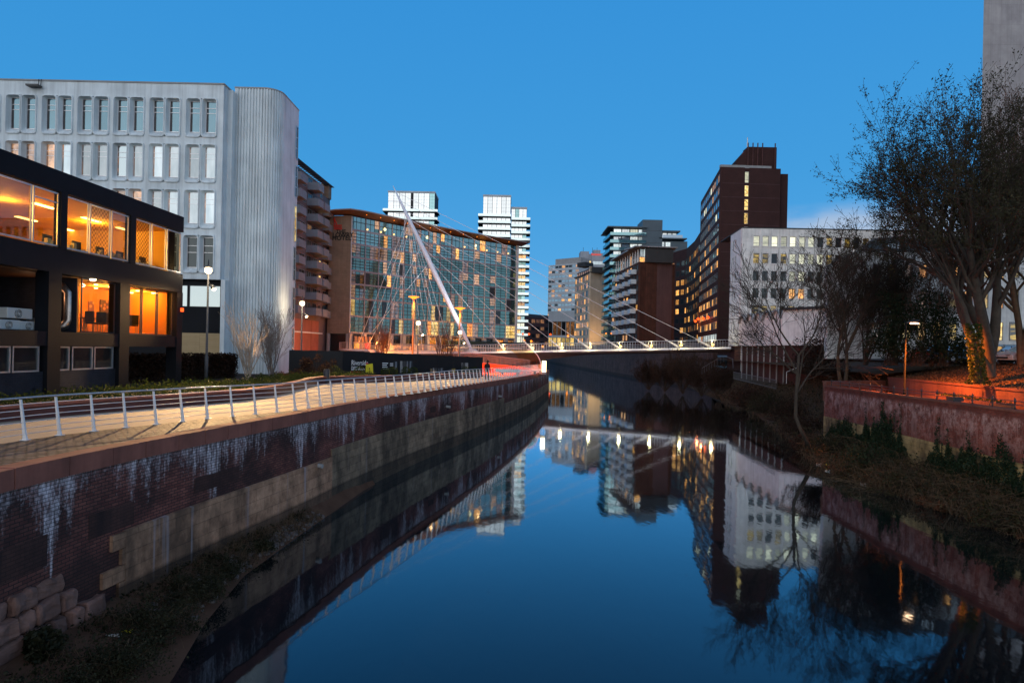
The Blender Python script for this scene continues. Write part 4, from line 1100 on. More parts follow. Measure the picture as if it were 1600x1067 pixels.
# ---- two bright glass towers
def slab_tower(root, x0, x1, ytop, yblk, d, ys, xl, xr, depth=14, zbot=8., strip_x=None, wins=4):
    W = Wall(XY(x0-(546-ytop)*.02, d), XY(x1-(546-ytop)*.02, d)); zt = P((x0+x1)/2, ytop, d).z; zblk = P((x0+x1)/2, yblk, d).z
    mb = MB(); mb.wb(W, 0, W.L, zbot, zt, -depth, -.25); mb.build('core', M['roof_dark'], root)
    mb = MB(); mb.wb(W, -.15, W.L+.15, zt, zt+.8, -depth, .1); mb.build('roof_edge', M['far_white'], root)
    jobs = []
    def band(z0, z1, n, mt):
        sx = (strip_x-x0)/(x1-x0)*W.L if strip_x else None
        for r0, r1, nn_ in (((0, sx-.55, n), (sx+.55, W.L, n)) if sx else ((0, W.L, 2*n),)):
            for k in range(nn_):
                a, b = r0+(r1-r0)*k/nn_+.05, r0+(r1-r0)*(k+1)/nn_-.05
                nh = max(1, round((z1-z0)/1.6))
                m = MB(); pane(m, W, a, b, z0, z1, 0, .05, bars=[a+(b-a)*q/2 for q in (1, )], hbars=[z0+(z1-z0)*q/nh for q in range(1, nh)])
                jobs.append((m, [mt if RND.random() < .93 else M['glass_teal'], M['grey_metal']], W.p(a, z0)))
    band(zblk+.3, zt-.1, wins, M['glass_bright'])
    prev = zblk
    for k, y in enumerate(ys):
        z = P((x0+x1)/2, y, d).z
        mb = MB(); a, b = -(x0-xl)/1000*d, W.L+(xr-x1)/1000*d
        mb.wb(W, a, b, z-.3, z, -depth*.5, 1.4); mb.build('balcony_slab', M['roof_dark'], root)
        mb = MB(); mb.wb(W, a+.1, b-.1, z+.01, z+1.1, 1.25, 1.3); mb.wb(W, b-.15, b-.1, z+.01, z+1.1, -depth*.5, 1.24); mb.build('balcony_glass', M['pale_glass'], root)
    for k, (ya, yb) in enumerate(zip(ys, ys[1:] + [ys[-1]+(ys[-1]-ys[-2])])):
        z1, z0 = P((x0+x1)/2, ya, d).z-.4, P((x0+x1)/2, yb, d).z+.05
        low = ya > 395
        band(z0, z1, wins, M['glass_bright'] if not low else M[pick([(2, 'lit_pale'), (2, 'lit_warm'), (3, 'glass_teal_d'), (1, 'lit_yellow')])])
    windows(root, jobs)
    return W
t1 = thing('left_glass_tower', 'wide bright glass tower with dark vertical slot rising behind the mast tip', 'tower', XY(640, 300).to_3d()+Vector((0,0,5)))
t1.name = 'glass_tower'
slab_tower(t1, 606.5, 679.5, 301.5, 328, 300, [331, 343.5, 355, 367, 379, 391], 599, 685, strip_x=644)
t2 = thing('glass_tower', 'bright white glass tower with lower shoulder and many balconies behind the hotel right end', 'tower', XY(775, 285).to_3d()+Vector((0,0,5)))
slab_tower(t2, 755, 798, 307.5, 337, 285, [339, 349.5, 360, 371, 381.6, 392], 747.5, 799, wins=3)
slab_tower(t2, 799, 823, 326.5, 342, 286.5, [344.5+10.6*k for k in range(18)], 799, 829, wins=2, depth=10)

# ---- footbridge with leaning mast
fb = thing('footbridge', 'white cable stayed footbridge with leaning pointed mast crossing the river', 'footbridge', P(735, 549, 119))
Lp, Mp, Rp = P(572, 550, 124), P(738, 549.5, 118.5), P(1140, 542, 111)
def deckp(f):                       # f: 0 at the left landing, 1 at the mast, 2 at the right bank
    return Lp.lerp(Mp, f) if f < 1 else Mp.lerp(Rp, f-1)
def deck_sec(f):
    c = deckp(f); t = (Rp-Lp).normalized(); n = Vector((t.y, -t.x, 0)).normalized()
    belly = .9 + 1.6*max(0, 1-abs(f-1.13)/.33)
    return [c+n*1.7, c+n*1.9+Vector((0,0,-.35)), c+n*1.5+Vector((0,0,-.65)), c+Vector((0,0,-belly)), c-n*1.5+Vector((0,0,-.65)), c-n*1.9+Vector((0,0,-.35)), c-n*1.7]
mb = MB(); fs = [i/16 for i in range(33)]
secs = [deck_sec(f) for f in fs]
for a, b in zip(secs, secs[1:]):
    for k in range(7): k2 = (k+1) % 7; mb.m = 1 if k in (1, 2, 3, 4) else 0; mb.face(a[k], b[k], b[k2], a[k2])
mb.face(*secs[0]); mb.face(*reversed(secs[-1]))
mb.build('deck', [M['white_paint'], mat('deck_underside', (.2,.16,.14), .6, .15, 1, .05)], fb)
tdir = (Rp-Lp).normalized(); tn = Vector((tdir.y, -tdir.x, 0)).normalized()
mb = MB()
for a, b in zip(fs, fs[1:]):
    mb.face(deckp(a)+tn*1.5+Vector((0,0,.012)), deckp(b)+tn*1.5+Vector((0,0,.012)), deckp(b)-tn*1.5+Vector((0,0,.012)), deckp(a)-tn*1.5+Vector((0,0,.012)))
mb.build('walkway', M['grey_conc'], fb)
# second curving approach ramp behind the mast
ramp = smooth_line([(-14, 121), (-18, 122.5), (-24, 127), (-29, 126), (-31, 121), (-29, 116), (-24, 112)], 6)
mb = MB(); strip(mb, ramp, 0, len(ramp)-1, [(-1.4, 5.2), (-1.4, 5.75), (1.4, 5.75), (1.5, 5.5), (0, 4.9), (-1.4, 5.2)]); mb.build('approach_ramp', M['white_paint'], fb)
for side in (1, -1):
    mb = MB(); N = 200
    for i in range(N):
        f = 2*i/(N-1); p = deckp(f)+tn*1.7*side; mb.path([p, p+tn*.1*side+Vector((0,0,1.25))], .022, 3, cap=False)
    for h, r in ((1.25, .035), (.65, .015), (.3, .015)): mb.path([deckp(f)+tn*(1.7+.08*h)*side+Vector((0,0,h)) for f in fs], r, 4)
    mb.build('railing', M['steel'], fb, uv=False)
mb = MB()
for off in (-1.4, 1.4):
    for i in range(70):
        q, tt = on_line(ramp, cum(ramp), cum(ramp)[-1]*i/69); nn = right_of(tt); p = Vector((q.x+nn.x*off, q.y+nn.y*off, 5.75)); mb.path([p, p+Vector((0,0,1.2))], .022, 3, cap=False)
    mb.path([Vector((q.x+right_of(tt).x*off, q.y+right_of(tt).y*off, 6.95)) for q, tt in [on_line(ramp, cum(ramp), cum(ramp)[-1]*i/40) for i in range(41)]], .03, 4)
mb.build('railing', M['steel'], fb, uv=False)
mbase = P(737, 548, 118.5); mtip = P(614, 290.5, 126)
def mast(t): return mbase.lerp(mtip, t)
mb = MB(); mb.path([mast(t) for t in (0, .03, .15, .35, .6, .8, .93, 1.)], [.27, .32, .42, .50, .47, .33, .19, .06], 20); mb.build('mast', M['mast_white'], fb, smooth=True)
mb = MB(); mb.lathe(deckp(1.0), [(1.1, 0), (.9, .3), (.55, .5)], 16); mb.build('mast_foot', M['white_paint'], fb, smooth=True)
anch = [(790, 545), (833.7, 544.5), (878.7, 542.5), (923.7, 541.5), (970, 540), (1017, 539.5), (1064, 539.5), (1112, 538.5)]
for i, (x, y) in enumerate(anch):
    f = min(range(200), key=lambda k: abs((lambda q: CX + 1000*q.x/q.y)(deckp(1+k/199)) - (x-.0)))/199
    base = deckp(1+f); q = base+tn*.0+Vector((0,0,.15))
    mt = mast(.56+.40*i/7)
    e = (mt-q).normalized()
    mb = MB(); mb.path([q, mt], .036, 5); mb.build('cable', M['white_paint'], fb, uv=False)
    mb = MB(); mb.path([base-tdir*.2, base+e*1.2, base+e*3.0], [.3, .15, .05], 8); mb.build('cable_socket', M['white_paint'], fb, smooth=True)
    c = base+tn*1.2+Vector((0,0,.42)); mb = MB(); mb.lathe(c, [(.05, -.22), (.2, -.12), (.23, .0), (.2, .12), (.05, .22)], 10); mb.build('deck_light', M['lamp_yellow'], fb, smooth=True)
    light('deck_lamp', 'POINT', c+tn*.9+Vector((0,0,.5)), 150, (1.,.8,.4), shadow_soft_size=.2)
stays = [((557.5, 545), .80), ((570, 548), .78), ((586, 548.5), .76), ((606, 548), .82), ((626, 547.5), .84), ((671, 546), .80), ((684, 546), .78), ((692, 545), .74), ((705, 543), .72), ((560, 546), .52), ((572, 549), .62), ((648, 547), .79), ((660, 547), .81)]
for i, ((x, y), t) in enumerate(stays):
    q = P(x, y, 123 if i % 2 else 118); q.z = 5.9; mb = MB(); mb.path([q, mast(t)], .036, 5); mb.build('stay_cable', M['white_paint'], fb, uv=False)
for t, L in ((.82, 2.0), (.9, 2.4)): c = mast(t); mb = MB(); mb.path([c-Vector((L,0,0)), c+Vector((.2,0,0))], .06, 5); mb.build('mast_arm', M['white_paint'], fb, uv=False)

M['glow_painted_post'] = mat('post_with_painted_glow', (.75,.36,.18), .5, .1, 2, 0)  # orange lamp glow on the posts is put into their paint colour
# ---- tall orange lamps on the bridge landing
for (x, y0, y1, d, lab) in ((645.5, 552, 463.5, 112, 'taller orange lit post with flat cap left of the mast foot'), (718, 552, 481, 112.5, 'orange lit post with flat cap just right of the mast')):
    b = P(x-.8, y0, d); t = P(x+.8, y1, d); t.x = b.x
    b.z = 4.0
    rt = thing('landing_lamp', lab, 'street lamp', b, 'orange lamps at the bridge landing')
    mb = MB(); mb.path([b, t-Vector((0,0,.4))], [.16, .12], 10); mb.build('post', M['glow_painted_post'], rt, smooth=True)
    mb = MB(); mb.lathe(t-Vector((0,0,.4)), [(.3, 0), (.5, .2), (.95, .32), (.95, .4), (.1, .5)], 16); mb.build('lamp_cap', M['lamp_orange'], rt, smooth=True)
    light('landing_lamp_glow', 'POINT', t+Vector((.2,-.6,-1.2)), 380, (1.,.33,.05), shadow_soft_size=.4)

# ---- red lit terrace under the bridge
M['terracotta'] = mat('terracotta_terrace', (.62,.11,.03), .75, .15, .6, .1)
mb = MB(); mb.face((-3.6, 69.5, ZP+.006), (.6, 72, ZP+.006), (2.6, 84, ZP+.006), (3.8, 93, ZP+.006), (5.0, 105, ZP+.006), (3, 110.5, ZP+.006), (-6, 113.5, ZP+.006), (-14, 96, ZP+.006)); struct(mb, 'lower_terrace', M['terracotta'])
rp = thing('terrace_ramp', 'red lit sloping ramp with curved glass end screen below the bridge deck', 'ramp', (-2, 90, ZP))
mb = MB(); mb.prism([(-8, 88), (2.5, 89), (2.8, 92), (-8, 96)], ZP+.01, [5.2, 4.15, 4.15, 5.2]); mb.build('ramp_slab', M['terracotta'], rp)
mb = MB()
for i in range(60):
    f = i/59; p = Vector((-8+10.5*f, 88+f, 5.2-1.05*f)); mb.path([p, p+Vector((0,0,1.15))], .025, 3, cap=False)
mb.path([(-8, 88, 6.35), (2.5, 89, 5.3)], .04, 5); mb.build('railing', M['grey_metal'], rp, uv=False)
mb = MB()
for k in range(10):
    w0, w1 = PI*k/20, PI*(k+1)/20
    a = Vector((2.2+2.0*math.sin(w0), 91, 4.2+2.6*math.cos(w0))); b = Vector((2.2+2.0*math.sin(w1), 91, 4.2+2.6*math.cos(w1)))
    mb.face(a, b, b+Vector((-3, 5, 0)), a+Vector((-3, 5, 0)))
mb.build('curved_screen', M['clear'], rp)
for dx, dy in ((0, 0),):
    mb = MB(); mb.path([(2.2+2.0*math.sin(PI*k/20)+dx, 91+dy, 4.2+2.6*math.cos(PI*k/20)) for k in range(11)], .06, 6); mb.build('screen_rib', M['white_paint'], rp)
for i, (x, y, d, w) in enumerate(((787, 571, 84, 2.6), (808, 573, 82, 2.6), (823, 575, 80, 2.8), (797, 579, 76, 2.4), (835, 574, 84, 2.2))):
    b = P(x, y, d); rt = thing('terrace_bench', 'pale flat bench on the red lit terrace by the river bend', 'bench', (b.x, b.y, ZP), 'pale benches on the red lit terrace')
    mb = MB(); mb.box(b.x-w/2, b.x+w/2, b.y-.35, b.y+.35, ZP+.38, ZP+.5); mb.build('seat', M['white_conc'], rt)
    for s in (-1, 1): mb = MB(); mb.box(b.x+s*w*.36-.15, b.x+s*w*.36+.15, b.y-.3, b.y+.3, ZP, ZP+.379); mb.build('leg', M['grey_conc'], rt)
b = P(850, 577, 82); rt = thing('glowing_bollard', 'bright square glowing light pillar at the tip of the red terrace', 'light pillar', (b.x, b.y, ZP))
mb = MB(); mb.box(b.x-.3, b.x+.3, b.y-.3, b.y+.3, ZP, ZP+.3); mb.build('plinth', M['grey_conc'], rt)
mb = MB(); mb.box(b.x-.25, b.x+.25, b.y-.25, b.y+.25, ZP+.3, ZP+1.7); mb.build('light_box', emis('pillar_glow', (1.,.75,.4), 6), rt)
b = P(793, 585, 68); mb = MB(); mb.box(b.x-1.3, b.x+1.3, b.y-.1, b.y+.1, ZP+.5, ZP+.85); mb.box(b.x-1.1, b.x-1., b.y-.05, b.y+.05, ZP, ZP+.35); mb.box(b.x+1., b.x+1.1, b.y-.05, b.y+.05, ZP, ZP+.35)
tag(mb.build('notice_board', M['white_conc'], loc=(b.x, b.y, ZP)), 'low pale board behind the railing near the red terrace', 'sign')
light('terrace_glow', 'POINT', (.5, 93, 5.0), 1500, (1.,.13,.018), shadow_soft_size=.4)
light('terrace_glow', 'POINT', (-2.0, 81, 6.0), 4600, (1.,.15,.02), shadow_soft_size=.5)

# ---- generic far blocks ---------------------------------------------------------
def facade(root, W, s0, s1, z0, z1, nx, nz, mats, wf=.62, hf=.55, zoff=.2, wallm=None, depth=12, rec=.18, frame=None, jobs=None, top=None, fr=.05, prob=None):
    """box with nx x nz recessed windows on its front"""
    cw, ch = (s1-s0)/nx, (z1-z0)/nz
    cols = [(s0+cw*(i+.5-wf/2), s0+cw*(i+.5+wf/2)) for i in range(nx)]
    rows = [(z0+ch*(k+zoff), z0+ch*(k+zoff+hf)) for k in range(nz)]
    mb = MB(); grid_wall(mb, W, s0, s1, z0, top or z1, cols, rows, rec, depth)
    mb.build('wall', wallm, root)
    own = jobs is None; jobs = [] if own else jobs
    for k, (a, b) in enumerate(rows):
        for i, (c, d) in enumerate(cols):
            m = MB(); pane(m, W, c-.01, d+.01, a-.01, b+.01, -rec+.02, fr)
            w = mats(i, k) if callable(mats) else M[pick(mats)]
            jobs.append((m, [w, frame or M['dark_metal']], W.p(c, a)))
    if own: windows(root, jobs)
    return jobs

# white banded hotel with a red roof sign
rn = thing('banded_hotel', 'far white and blue banded hotel slab with a red sign on its taller part', 'hotel', XY(880, 420).to_3d()+Vector((0,0,8)))
Wr = Wall(XY(854.5, 420), XY(902, 405)); zr = P(870, 412, 410).z
facade(rn, Wr, 0, Wr.L, 28, zr, 9, 11, [(8, 'glass'), (3, 'glass_dim'), (1, 'lit_warm'), (.6, 'lit_soft')], .93, .5, .25, M['far_white'], 16, .2)
mb = MB(); mb.wb(Wr, 4, Wr.L, zr, zr+4, -12, -2); mb.build('roof_plant', M['grey_conc'], rn)
Wr2 = Wall(XY(904, 415), XY(943, 415)); zr2 = P(920, 393, 415).z
mb = MB(); mb.wb(Wr2, 0, 5.5, 20, zr2, -10, 0); mb.wb(Wr2, 5.6, 7, 20, zr2-1.5, -10, -.4); mb.wb(Wr2, 7.1, Wr2.L, 20, zr2-1, -10, 0.01); mb.wb(Wr2, 8.5, 13, zr2-.99, zr2+1.2, -8, -1); mb.build('tower_wall', mat('far_grey_concrete', (.33,.35,.38), .8, .12, .3, .05, streak=.2), rn)
a, z = Wr2.at(924, 399); text_mesh('Renaissance', 2.1, Wr2, a, z, .1, M['sign_red'], rn, name='roof_sign', sx=.62, bold=.03)
for k in range(5):
    mb = MB(); pane(mb, Wr2, 5.7, 6.9, zr2-8-k*3.4, zr2-6-k*3.4, -.38, .1); mb.build('window', [M['lit_yellow'] if k < 4 else M['glass'], M['grey_metal']], rn)
mb = MB(); pane(mb, Wr2, 8, Wr2.L-.6, zr2-8.5, zr2-6.2, .03, .1, bars=[10, 12, 14]); mb.build('window', [M['glass'], M['grey_metal']], rn)
for x in (2, 8, 11): mb = MB(); c = Wr2.p(x, zr2, -3); mb.path([c, c+Vector((0,0,3))], .12, 4); mb.build('aerial', M['dark_metal'], rn)
# podium beneath it
pd = thing('white_podium_building', 'low white podium with wide lit ground floor windows below the banded hotel', 'building', XY(876, 330).to_3d()+Vector((0,0,8)))
Wp = Wall(XY(856, 330), XY(897, 325))
zp1, zp0 = P(876, 487, 328).z, 8.
mb = MB(); mb.wb(Wp, 0, Wp.L, zp0, zp1, -14, -.2); mb.wb(Wp, 0, Wp.L, zp1-5, zp1+.1, -.19, .2); mb.wb(Wp, 0, Wp.L, zp0+5, zp0+6, -.19, .2); mb.build('wall', M['far_white'], pd)
for k in range(6):
    a, b = Wp.L*k/6+.15, Wp.L*(k+1)/6-.15
    mb = MB(); pane(mb, Wp, a, b, zp0+6.1, zp1-5.1, -.15, .12); mb.build('window', [M['glass_dim' if k in (0, 3) else 'lit_dim'], M['dark_metal']], pd)
    mb = MB(); pane(mb, Wp, a, b, zp0+.3, zp0+4.9, -.15, .12); mb.build('window', [M['lit_yellow'], M['dark_metal']], pd)
lo = thing('low_mauve_building', 'low mauve building with slanted roof between the right glass tower and the podium', 'building', XY(840, 340).to_3d()+Vector((0,0,8)))
Wl = Wall(XY(822, 340), XY(857, 345)); facade(lo, Wl, 0, Wl.L, 8, P(840, 496, 340).z, 5, 4, [(5, 'glass_dim'), (2, 'lit_dim'), (1, 'lit_yellow')], .8, .5, .25, M['purple_render'], 12)
mb = MB(); z = P(840, 496, 340).z; mb.hexa([Wl.p(0,z,.3), Wl.p(Wl.L,z,.3), Wl.p(Wl.L,z,-12), Wl.p(0,z,-12)], [Wl.p(1,z+2,-2), Wl.p(Wl.L,z+1.5,-2), Wl.p(Wl.L,z+1.5,-10), Wl.p(1,z+2,-10)]); mb.build('roof', M['roof_dark'], lo)
# curved beige office
bo = thing('curved_beige_office', 'beige curved office with rows of lit windows and a plain softly lit side wall', 'office building', XY(920, 270).to_3d()+Vector((0,0,8)))
zb1 = P(921, 426, 262).z; zb2 = P(921, 417, 262).z
cb = [XY(896.5, 285), XY(908, 275), XY(919.5, 262)]
jobs = []
for (A, B) in zip(cb, cb[1:]):
    W = Wall(A, B); facade(bo, W, 0, W.L, 9, zb1, 4, 9, [(3, 'lit_warm'), (3, 'lit_soft'), (2, 'lit_dim'), (3, 'glass_dim')], .7, .66, .2, M['beige_render'], .4, .06, jobs=jobs)
windows(bo, jobs)
for (A, B) in zip(cb, cb[1:]):
    W = Wall(A, B); mb = MB(); mb.wb(W, 0, W.L, zb1+.01, zb1+.4, -8, .5); mb.wb(W, 0, W.L, zb1+.41, zb2, -8, -.8); mb.build('attic', M['roof_dark'], bo)
    mb = MB(); 
    for q in range(4): mb.wq(W, W.L*(q+.2)/4, W.L*(q+.8)/4, zb1+.7, zb2-.4, -.75)
    mb.build('attic_window', M['lit_soft'], bo)
Wb = Wall(XY(919.5, 262), XY(943, 268)); mb = MB(); mb.wb(Wb, 0, Wb.L, 8, zb2+.2, -.5, .0); mb.prism([(Wb.A.x+.5, 262.8), (Wb.B.x, 268.8), (Wb.B.x+4, 284), (cb[0].x+.5, 285)], 8, zb1); mb.build('side_wall', M['beige_render'], bo)
mb = MB(); mb.wb(Wb, -1.5, 3.5, zb2+.21, zb2+2, -6, -1.5); mb.build('roof_plant', M['roof_dark'], bo)
light('side_wall_uplight', 'POINT', Wb.p(3, 11, 9), 3800, (1.,.6,.25), shadow_soft_size=.5)

# glass and grey apartment block behind the brick block
gb = thing('grey_glass_apartments', 'grey and glass apartment block with tall slate core and glazed corner balconies', 'apartment building', XY(1000, 240).to_3d()+Vector((0,0,8)))
dg = 235
Wg = Wall(XY(954.5, dg), XY(1006, dg)); zg = P(980, 357, dg).z; Wgs = Wall(XY(942.5, dg+15), XY(954.5, dg))
jobs = []; fh = 2.72
mb = MB(); mb.wb(Wg, 0, Wg.L, 8, zg, -14, -.2); mb.build('core', M['roof_dark'], gb)
mb = MB(); mb.wb(Wgs, 0, Wgs.L, 8, zg, -1, -.2); mb.build('core', M['roof_dark'], gb)
for k in range(16):
    z1 = zg-.3-fh*k; z0 = z1-fh+.35
    for q in range(4):
        a, b = Wg.L*q/4+.12, Wg.L*(q+1)/4-.12
        m = MB(); pane(m, Wg, a, b, z0, z1, 0, .06, bars=[a+(b-a)*.35, a+(b-a)*.7]); jobs.append((m, [M[pick([(5, 'lit_white'), (2, 'glass_bright'), (.6, 'lit_pale')]) if k < 4 else pick([(5, 'glass_teal'), (3, 'glass_teal_d'), (.5, 'lit_soft')])], M['dark_metal']], Wg.p(a, z0)))
    m = MB(); pane(m, Wgs, .1, Wgs.L-.1, z0, z1, 0, .08, bars=[Wgs.L*.33, Wgs.L*.66]); jobs.append((m, [M['glass_teal' if k % 3 else 'glass'], M['dark_metal']], Wgs.p(0, z0)))
    mb = MB(); mb.wb(Wg, -1.4, Wg.L*.99, z0-.3, z0-.05, .003, 1.3); mb.wb(Wgs, 0, Wgs.L+1., z0-.301, z0-.051, .003, 1.); mb.build('balcony_slab', M['slate_clad'], gb)
    mb = MB(); mb.wb(Wg, -1.3, Wg.L*.98, z0-.04, z0+1., 1.2, 1.25); mb.wb(Wgs, 0, Wgs.L+.8, z0-.04, z0+1., .9, .95); mb.build('balcony_glass', M['glass_teal'], gb)
windows(gb, jobs)
mb = MB(); mb.wb(Wg, -2.4, Wg.L, zg+.01, zg+.4, -12, 2.); mb.wb(Wgs, -2, Wgs.L, zg+.015, zg+.38, -1, 1.6); mb.build('roof', M['slate_clad'], gb)
Wc = Wall(XY(1000, dg-1), XY(1031, dg-1)); zc = P(1015, 343.5, dg-1).z
mb = MB(); mb.wb(Wc, 0, Wc.L, 8, zc, -10, 0); mb.build('slate_core', M['slate_clad'], gb)
mb = MB(); 
for k in range(5): mb.wb(Wc, 0, Wc.L+.01, zc-4-k*4.5, zc-3.9-k*4.5, 0.003, .06)
mb.build('panel_joint', M['dark_metal'], gb)
Wd = Wall(XY(1031, dg+2), XY(1060, dg+2)); zd = P(1045, 359, dg).z; zd2 = P(1045, 371.5, dg).z
mb = MB(); mb.wb(Wd, 0, Wd.L*.8, zd2, zd-.5, -8, -1); mb.wb(Wd, 0, Wd.L*.95, zd-.49, zd, -9, .6); mb.build('upper_block', M['slate_clad'], gb)
for q in range(3): mb = MB(); pane(mb, Wd, .3+q*1.8, 1.9+q*1.8, zd2+.3, zd-.7, -.97, .08); mb.build('window', [M['lit_white'], M['dark_metal']], gb)
We = Wall(XY(1025, dg), XY(1071, dg)); mb = MB(); mb.wb(We, 0, We.L, 8, zd2-1.2, -8, -.5); mb.wb(We, 0, We.L*.95, zd2-.6, zd2-.2, -8, 1.); mb.build('lower_block', M['slate_clad'], gb)
mb = MB(); mb.wb(We, .2, We.L*.8, zd2-.19, zd2+.9, .8, .85); mb.build('balcony_glass', M['glass_bright'], gb)
for q in range(2): mb = MB(); pane(mb, We, .5+q*2.2, 2.4+q*2.2, zd2-4.2, zd2-1.5, -.47, .08); mb.build('window', [M['lit_white'], M['dark_metal']], gb)

# brick apartments with pale balconies and timber eaved penthouse
ba = thing('brick_apartments', 'dark red brick apartment block with pale balconies and a glazed penthouse under a tilted roof', 'apartment building', XY(1000, 165).to_3d()+Vector((0,0,8)))
Wk = Wall(XY(958.5, 191), XY(996, 165)); zk = P(998, 409, 165).z
facade(ba, Wk, 0, Wk.L, 9, zk, 8, 8, [(5, 'glass_dim'), (3, 'glass'), (.8, 'lit_soft'), (.5, 'lit_warm')], .6, .6, .15, M['rust_brick'], .4, .05)
mb = MB(); mb.prism([(Wk.B.x+.5, 165.6), (42.5, 168.6), (44, 190), (Wk.A.x+.5, 190.5)], 8, zk-.02); mb.build('core', M['rust_brick'], ba)
for k in range(7):
    for q in (0.8, 2.6, 4.5, 6.4):
        s = Wk.L*q/8; z = 9+(zk-9)/8*(k+.95); mb = MB(); mb.wb(Wk, s, s+2.7, z-.2, z-.05, .003, 1.5); mb.wb(Wk, s, s+2.7, z-.049, z+1., 1.42, 1.5); mb.wb(Wk, s+2.64, s+2.7, z-.049, z+1., .003, 1.41); mb.wb(Wk, s, s+.06, z-.049, z+1., .003, 1.41); mb.build('balcony', M['balcony_pale'], ba)
zpen = P(1000, 386, 165).z
Wk2 = Wall(XY(996, 165), XY(1011, 166.5)); Wk3 = Wall(XY(1011, 166.5), XY(1048, 168))
mb = MB(); mb.wb(Wk2, 0, Wk2.L, 8, zk, -.4, 0); mb.build('corner_wall', M['rust_brick'], ba)
zs3 = P(1030, 412, 167).z
mb = MB(); mb.wb(Wk3, 0, Wk3.L, 8, zs3, -.4, 0); mb.build('side_wall', M['purple_render'], ba)
mb = MB(); mb.wb(Wk3, .01, Wk3.L, zs3+.002, zpen-.4, -10, .03); mb.build('penthouse_cladding', M['slate_clad'], ba)
mb = MB(); mb.wb(Wk, .5, Wk.L-.2, zk, zpen-.3, -9, -1.6); mb.build('penthouse_core', M['roof_dark'], ba)
for q in range(10):
    a, b = Wk.L*q/10+.2, Wk.L*(q+1)/10-.1
    mb = MB(); pane(mb, Wk, a, b, zk+.1, zpen-.35, -1.5, .1, hbars=[zk+1.9]); mb.build('penthouse_window', [M[pick([(2, 'lit_warm'), (2, 'glass'), (2, 'glass_teal'), (1, 'lit_soft')])], M['white_paint']], ba)
    mb = MB(); mb.wb(Wk, a-.2, a+.02, zk, zpen-.3, -.4, -.2); mb.build('penthouse_column', M['white_paint'], ba)
for q in range(2): mb = MB(); pane(mb, Wk2, .15+q*1.1, 1.15+q*1.1, zk+1.3, zpen-.5, .01, .07, hbars=[zk+2.9]); mb.build('penthouse_window', [M['lit_white'], M['grey_metal']], ba)
mb = MB(); mb.wb(Wk2, .1, 2.3, zk+.05, zk+1.2, .005, .04); mb.build('lit_band', M['lit_warm'], ba)
mb = MB(); mb.wb(Wk, -1., Wk.L+.3, zpen, zpen+.3, -10, 1.3); mb.wb(Wk2, -.2, Wk2.L, zpen+.002, zpen+.302, -6, 1.0); mb.wb(Wk3, 0, Wk3.L+.4, zpen-.39, zpen-.1, -10, .5); mb.build('roof', M['grey_metal'], ba)
mb = MB(); mb.wb(Wk, -1., Wk.L+.2, zpen-.06, zpen-.003, -1.5, 1.25); mb.build('roof_soffit', M['timber_soffit'], ba)

# dark brick tower and its curved low wing
dt = thing('dark_brick_tower', 'tall maroon brick office tower with gridded lit windows and a bright stair slot', 'office tower', XY(1126, 140).to_3d()+Vector((0,0,6)))
Wt = Wall(XY(1090, 173), XY(1120, 140)); zt2 = P(1126, 261, 140).z
ch = (zt2-6.5)/15.5
jobs = []
def tmat(i, k):
    if k == 0: return M[pick([(3, 'lit_white'), (2, 'lit_orange')])]
    if k < 4: return M[pick([(4, 'lit_warm'), (3, 'glass_dim'), (2, 'lit_dim')])]
    if k < 9: return M[pick([(3, 'lit_warm'), (4, 'glass'), (2, 'lit_dim'), (2, 'glass_dim')])] if k not in (5, ) else M[pick([(1, 'lit_dim'), (6, 'glass_dim')])]
    return M[pick([(6, 'glass'), (1, 'lit_soft'), (1, 'lit_pale')])]
facade(dt, Wt, 1., Wt.L-.6, 8.5, zt2-.8, 11, 14, tmat, .74, .6, .22, M['maroon_brick'], .4, .04, jobs=jobs, frame=M['grey_metal'], fr=.09)
windows(dt, jobs)
mb = MB(); mb.wb(Wt, 0, Wt.L, 6, 8.49, -.4, 0); mb.wb(Wt, 0, Wt.L, zt2-.79, zt2, -.4, 0); mb.wb(Wt, 0, .99, 8.49, zt2-.8, -.4, 0.0); mb.wb(Wt, Wt.L-.6, Wt.L, 8.49, zt2-.8, -.4, 0.0); mb.build('parapet', M['maroon_brick'], dt)
mb = MB(); mb.prism([(Wt.B.x+.5, 140.6), (58.1, 141), (60.5, 173), (Wt.A.x+.6, 173)], 6, zt2-.05); mb.build('core', M['maroon_brick'], dt)
Wf = Wall(XY(1120, 140), XY(1214, 140.5)); zsh = P(1225, 272, 142).z
mb = MB(); a, b = Wf.at(1163, 330)[0], Wf.at(1170, 330)[0]
mb.wb(Wf, .003, a, 6, zt2+.01, -.5, 0); mb.wb(Wf, b, Wf.L, 6, zt2+.01, -.5, 0); mb.wb(Wf, a+.001, b-.001, 6, zt2, -.6, -.4); mb.build('front_wall', M['maroon_brick'], dt)
mb = MB()
for k in range(8): z = Wf.at(1160, 287+21.5*k)[1]; mb.wb(Wf, .1, a-.05, z-.05, z+.05, .003, .03); mb.wb(Wf, b+.05, Wf.L-.1, z-.05, z+.05, .003, .03)
mb.build('string_course', M['purple_render'], dt)
for k in range(6):
    z1, z0 = Wf.at(1165, 265.5+21.5*k+2)[1], Wf.at(1165, 265.5+21.5*(k+1)-1.5)[1]
    mb = MB(); pane(mb, Wf, a, b, z0, z1, -.37, .1, hbars=[z0+(z1-z0)*.3]); mb.build('stair_window', [M['lit_pale'] if k < 1 else M['lit_yellow'], M['grey_metal']], dt)
mb = MB(); Wf2 = Wall(XY(1214.5, 142), XY(1225.5, 142)); mb.wb(Wf2, 0, Wf2.L, 6, zsh, -10, 0); mb.build('shoulder', M['maroon_brick'], dt)
